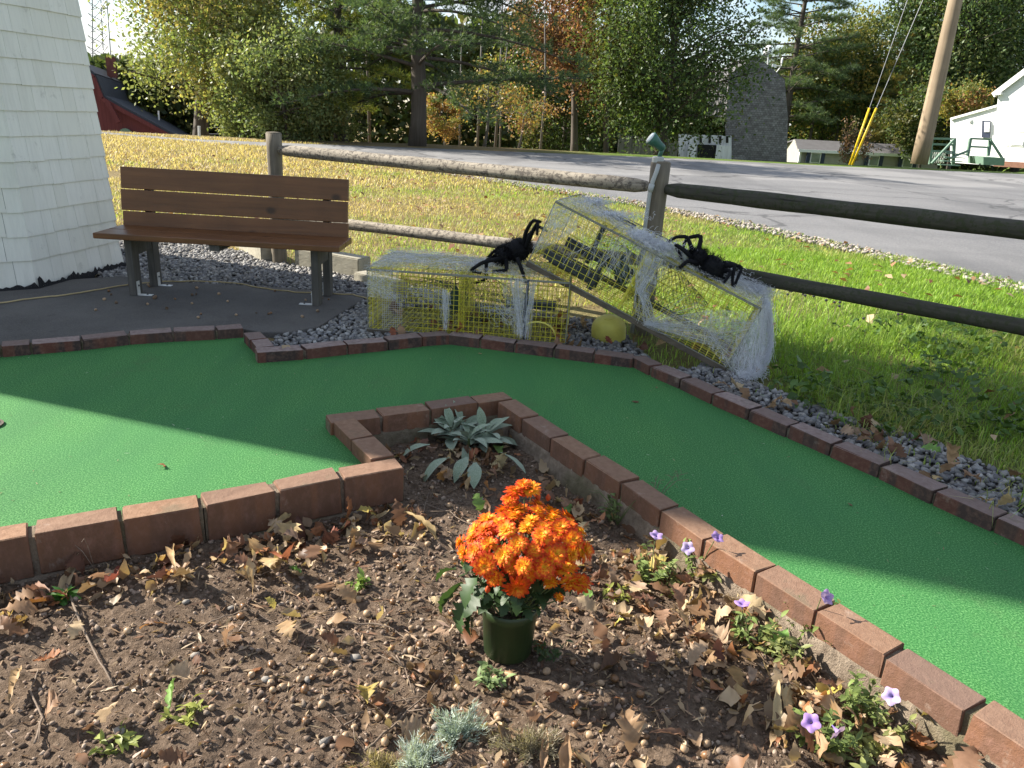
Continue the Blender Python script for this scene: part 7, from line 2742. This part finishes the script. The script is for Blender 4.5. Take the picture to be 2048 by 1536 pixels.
mb.slab([rA, rB, rB + Vector((0, 2.3, -.6)), rA + Vector((-.8, 2.3, -.6))], .1)
mb.build('roof', 'roof_grey', mh)
mb = MB()
mb.beam(L0 + Vector((-.3, -.46, -.10)), L1 + Vector((.3, -.46, -.10)), .06, .2)
mb.build('fascia', 'white_paint', mh)
mb = MB()
mb.beam(L0 + Vector((.02, -.03, -.1)), L0 + Vector((.02, -.03, -3)), .15, .15)
mb.build('corner_trim', 'white_paint', mh)
for (xa_, xb_, ya_) in ((((21.106, 59.700, -0.389)), (1), 0), (((25.431, 59.700, -0.363)), (1), 0), (((27.939, 59.700, -0.331)), (1), 0)):
    a = Vector(xa_)
    mb = MB()
    mb.slab([a, a + Vector((.75, 0, -.03)), a + Vector((.75, 0, -1.5)), a + Vector((0, 0, -1.5))][::-1], .08)
    w_ = mb.build('window', 'white_paint', mh)
    for k in range(2):
        mb = MB()
        z_ = -.07 - k * .72
        mb.slab([a + Vector((.07, -.05, z_)), a + Vector((.68, -.05, z_ - .02)), a + Vector((.68, -.05, z_ - .64)), a + Vector((.07, -.05, z_ - .64))][::-1], .04)
        mb.build('pane', 'pane', w_)
    for dx in (-.30, .79):
        mb = MB()
        mb.slab([a + Vector((dx, -.01, 0)), a + Vector((dx + .26, -.01, -.01)), a + Vector((dx + .26, -.01, -1.5)), a + Vector((dx, -.01, -1.5))][::-1], .05)
        mb.build('shutter', 'navy_paint', mh)

# white house at the right edge
wh = thing('white_house', 'white sided house with a lean to porch at the right edge', 'house', (27.387, 45.176, -0.059))
mb = MB()
mb.slab([(26.334, 46.580, 3.898), (27.256, 45.351, 5.250), (30.061, 41.611, 3.452), (30.619, 40.868, 0.024), (26.769, 46.000, -0.172)], .25)
mb.build('wall', 'white_siding', wh)
mb = MB()
A, B, Cc = Vector((25.946, 46.431, 3.665)), Vector((27.051, 44.958, 5.390)), Vector((30.229, 40.720, 3.172))
back = Vector((7.2, 5.4, 0))
mb.slab([A, B, B + back, A + back], .14)
mb.slab([B, Cc, Cc + back, B + back], .14)
mb.build('roof', 'roof_grey', wh)
mb = MB()
mb.beam(A + Vector((-.04, -.03, -.12)), B + Vector((-.04, -.03, -.12)), .08, .28)
mb.beam(Vector((25.986, 46.378, 3.613)), Vector((26.201, 46.091, 3.645)), .3, .12)
mb.build('rake_board', 'white_paint', wh)
mb = MB()
mb.slab([(25.246, 48.865, 2.232), (26.722, 46.896, 3.026), (27.074, 46.427, -0.182), (25.601, 48.392, -0.215)], .25)
mb.build('porch_wall', 'white_siding', wh)
mb = MB()
a, b_ = Vector((24.947, 48.596, 2.274)), Vector((26.518, 46.502, 3.144))
mb.slab([a, b_, b_ + Vector((3.2, 2.4, 0)), a + Vector((3.2, 2.4, 0))], .12)
mb.build('porch_roof', 'white_paint', wh)
mb = MB()
mb.slab([(26.072, 47.429, 2.288), (26.463, 46.909, 2.314), (26.591, 46.738, 1.237), (26.213, 47.242, 1.228)], .06)
dr = mb.build('door', 'white_paint', wh)
mb = MB()
mb.slab([(26.113, 47.208, 2.211), (26.373, 46.862, 2.228), (26.497, 46.697, 1.288), (26.233, 47.048, 1.290)], .05)
mb.build('door_leaf', 'navy_paint', dr)
mb = MB()
mb.slab([(26.148, 47.029, 2.133), (26.326, 46.792, 2.145), (26.390, 46.707, 1.608), (26.228, 46.922, 1.595)], .04)
mb.build('pane', 'lens_glass', dr)
for (x0, x1, m_, nm_) in ((2020, 2031, 'dish_grey', 'shutter'), (2033, 2062, 'white_paint', 'window')):
    mb = MB()
    k = Vector((26.695, 45.599, 2.389))
    ux = (Vector((28.182, 43.616, 2.358)) - k) / 100
    a = k + ux * (x0 - 2020)
    b_ = k + ux * (x1 - 2020)
    mb.slab([a, b_, b_ - Vector((0, 0, 1.45)), a - Vector((0, 0, 1.45))][::-1], .06)
    w_ = mb.build(nm_, m_, wh)
    if nm_ == 'window':
        for j in range(2):
            mb = MB()
            z_ = -.06 - .7 * j
            mb.slab([a + Vector((-.01, -.07, z_)), b_ + Vector((-.06, .0, z_)), b_ + Vector((-.06, .0, z_ - .62)), a + Vector((-.01, -.07, z_ - .62))][::-1], .03)
            mb.build('pane', 'dish_grey', w_)
mb = MB()
mb.beam(Vector((26.535, 45.646, -0.054)), Vector((30.361, 40.545, 0.081)), .3, .3)
mb.build('foundation', 'foundation', wh)
mb = MB()
mb.lathe([(.05, 0), (.08, .1), (.05, .2)], Vector((25.720, 47.732, 2.046)), 8)
mb.build('porch_light', 'white_paint', wh)

# green porch deck with steps
dk = thing('porch_deck', 'green painted porch stairs and railing beside the white house', 'porch stairs', (23.983, 44.000, -0.174))


def bar(name, a, b_, w, mat='green_rail'):
    mb = MB()
    mb.beam(Vector(a), Vector(b_), w, w)
    return mb.build(name, mat, dk)


for a, b_ in ((((21.854, 44.000, 1.088)), ((22.083, 44.000, -0.227))), (((23.081, 44.000, 1.156)), ((23.336, 44.000, -0.210))), (((23.934, 44.000, 1.203)), ((24.000, 44.000, 0.299))), (((25.013, 44.000, 1.211)), ((25.100, 44.000, 0.359)))):
    bar('rail_post', a, b_, .14)
for a, b_ in ((((21.800, 44.000, 1.085)), ((23.141, 44.000, 1.133))), (((21.893, 44.000, 0.806)), ((23.163, 44.000, 0.825))), (((23.908, 44.000, 1.201)), ((25.066, 44.000, 1.213))), (((23.957, 44.000, 0.791)), ((25.067, 44.000, 0.800))), (((22.962, 43.800, 1.104)), ((21.906, 43.500, -0.180))), (((23.947, 43.800, 0.617)), ((22.729, 43.500, 0.099))), (((24.963, 43.900, 1.185)), ((25.968, 43.900, 0.152))), (((22.032, 44.000, 0.451)), ((23.225, 44.000, 0.464)))):
    bar('handrail', a, b_, .10)
mb = MB()
mb.slab([(24.021, 44.000, 0.326), (25.161, 44.000, 0.337), (25.208, 44.000, -0.054), (24.119, 44.000, -0.062)], 1.5)
mb.build('deck_skirt', 'green_rail', dk)
for i in range(4):
    mb = MB()
    a, b_ = Vector((22.680, 43.600, 0.401)), Vector((23.783, 43.600, 0.411))
    d_ = Vector((-.22 * i, -.26 * i, -.19 * i))
    mb.slab([a + d_, b_ + d_, b_ + d_ + Vector((0, .28, 0)), a + d_ + Vector((0, .28, 0))], .05)
    mb.build('step', 'green_rail', dk)
mb = MB()
k0, k1 = Vector((22.040, 44.100, 0.394)), Vector((22.853, 44.100, 0.413))
for i in range(7):
    for s_ in (0, 1):
        a = k0.lerp(k1, i / 7)
        b_ = k0.lerp(k1, (i + 1) / 7)
        if s_:
            a, b_ = b_, a
        mb.beam(a, b_ - Vector((0, 0, .55)), .03, .05)
tag(mb.build('lattice', 'white_paint', dk), kind='stuff')
rc = thing('red_mower', 'small red machine lying on the grass before the white house', 'mower', (24.359, 43.000, -0.091))
mb = MB()
mb.box(Vector((24.333, 43.000, 0.010)), (.36, .25, .15))
mb.build('body', 'red_paint', rc, bevel=.04)
mb = MB()
mb.tube([Vector((24.458, 43.000, 0.043)), Vector((24.798, 43.400, 0.219))], .03, 6)
mb.build('handle', 'red_paint', rc)
for s_ in (-1, 1):
    mb = MB()
    mb.lathe([(.09, -.03), (.09, .03)], Vector((24.353, 43.000, -0.066)) + Vector((.2 * s_, -.2, 0)), 12, Matrix.Rotation(math.pi / 2, 3, 'X'))
    mb.build('wheel', 'black_plastic', rc)

# ------------------------------------------------------------------ utility pole, guys and wires
pb = Vector((17.773, 36.391, 0.000))
pt = Vector((17.371, 36.400, 7.044))
pt = Vector((pb.x, pb.y, 10.0))
up_ = thing('utility_pole', 'tall brown wooden utility pole beyond the road at the right', 'utility pole', pb)
mb = MB()
mb.tube([pb.lerp(pt, i / 8) for i in range(9)], [.37 - .13 * i / 8 for i in range(9)], 14, True, .015)
mb.build('shaft', 'pole_wood', up_, smooth=True)
for i, (g0, g1, wt) in enumerate(((((12.506, 31.016, 0.000)), ((12.834, 31.000, 2.089)), 0), (((12.656, 31.148, 0.000)), ((13.095, 31.000, 2.104)), 0))):
    gy = thing('guy_wire', ('guy wire with a yellow guard, the left of the pair', 'guy wire with a yellow guard, the right of the pair')[i], 'guy wire', g0, 'guy wires of the utility pole')
    a, b_ = Vector(g0), Vector(g1)
    mb = MB()
    mb.tube([a, b_], .045, 8)
    mb.build('guard', 'guard_yellow', gy, smooth=True)
    mb = MB()
    mb.tube([a - (b_ - a) * .02, b_ + (b_ - a) * 2.6], .012, 5)
    mb.build('cable', 'steel', gy)
wr = thing('roadside_wires', 'thin wires strung low behind the left trees', 'wires', (-14.217, 40.000, -0.131))
for k in range(2):
    mb = MB()
    a, b_ = Vector((-15.974, 40.000, -0.345)), Vector((-12.219, 40.000, 0.073))
    mb.tube([a - Vector((0, 0, .3 * k)), (a + b_) / 2 - Vector((0, 0, .12 + .3 * k)), b_ - Vector((0, 0, .3 * k))], .012, 4)
    mb.build('wire', 'steel', wr)
rp = thing('road_marker', 'short pale roadside post under the far left oak', 'post', (-9.780, 24.000, -0.090))
mb = MB()
mb.tube([Vector((-9.783, 24.000, -0.133)), Vector((-9.761, 24.000, 0.324))], .045, 8)
mb.build('post', 'bracket_metal', rp)
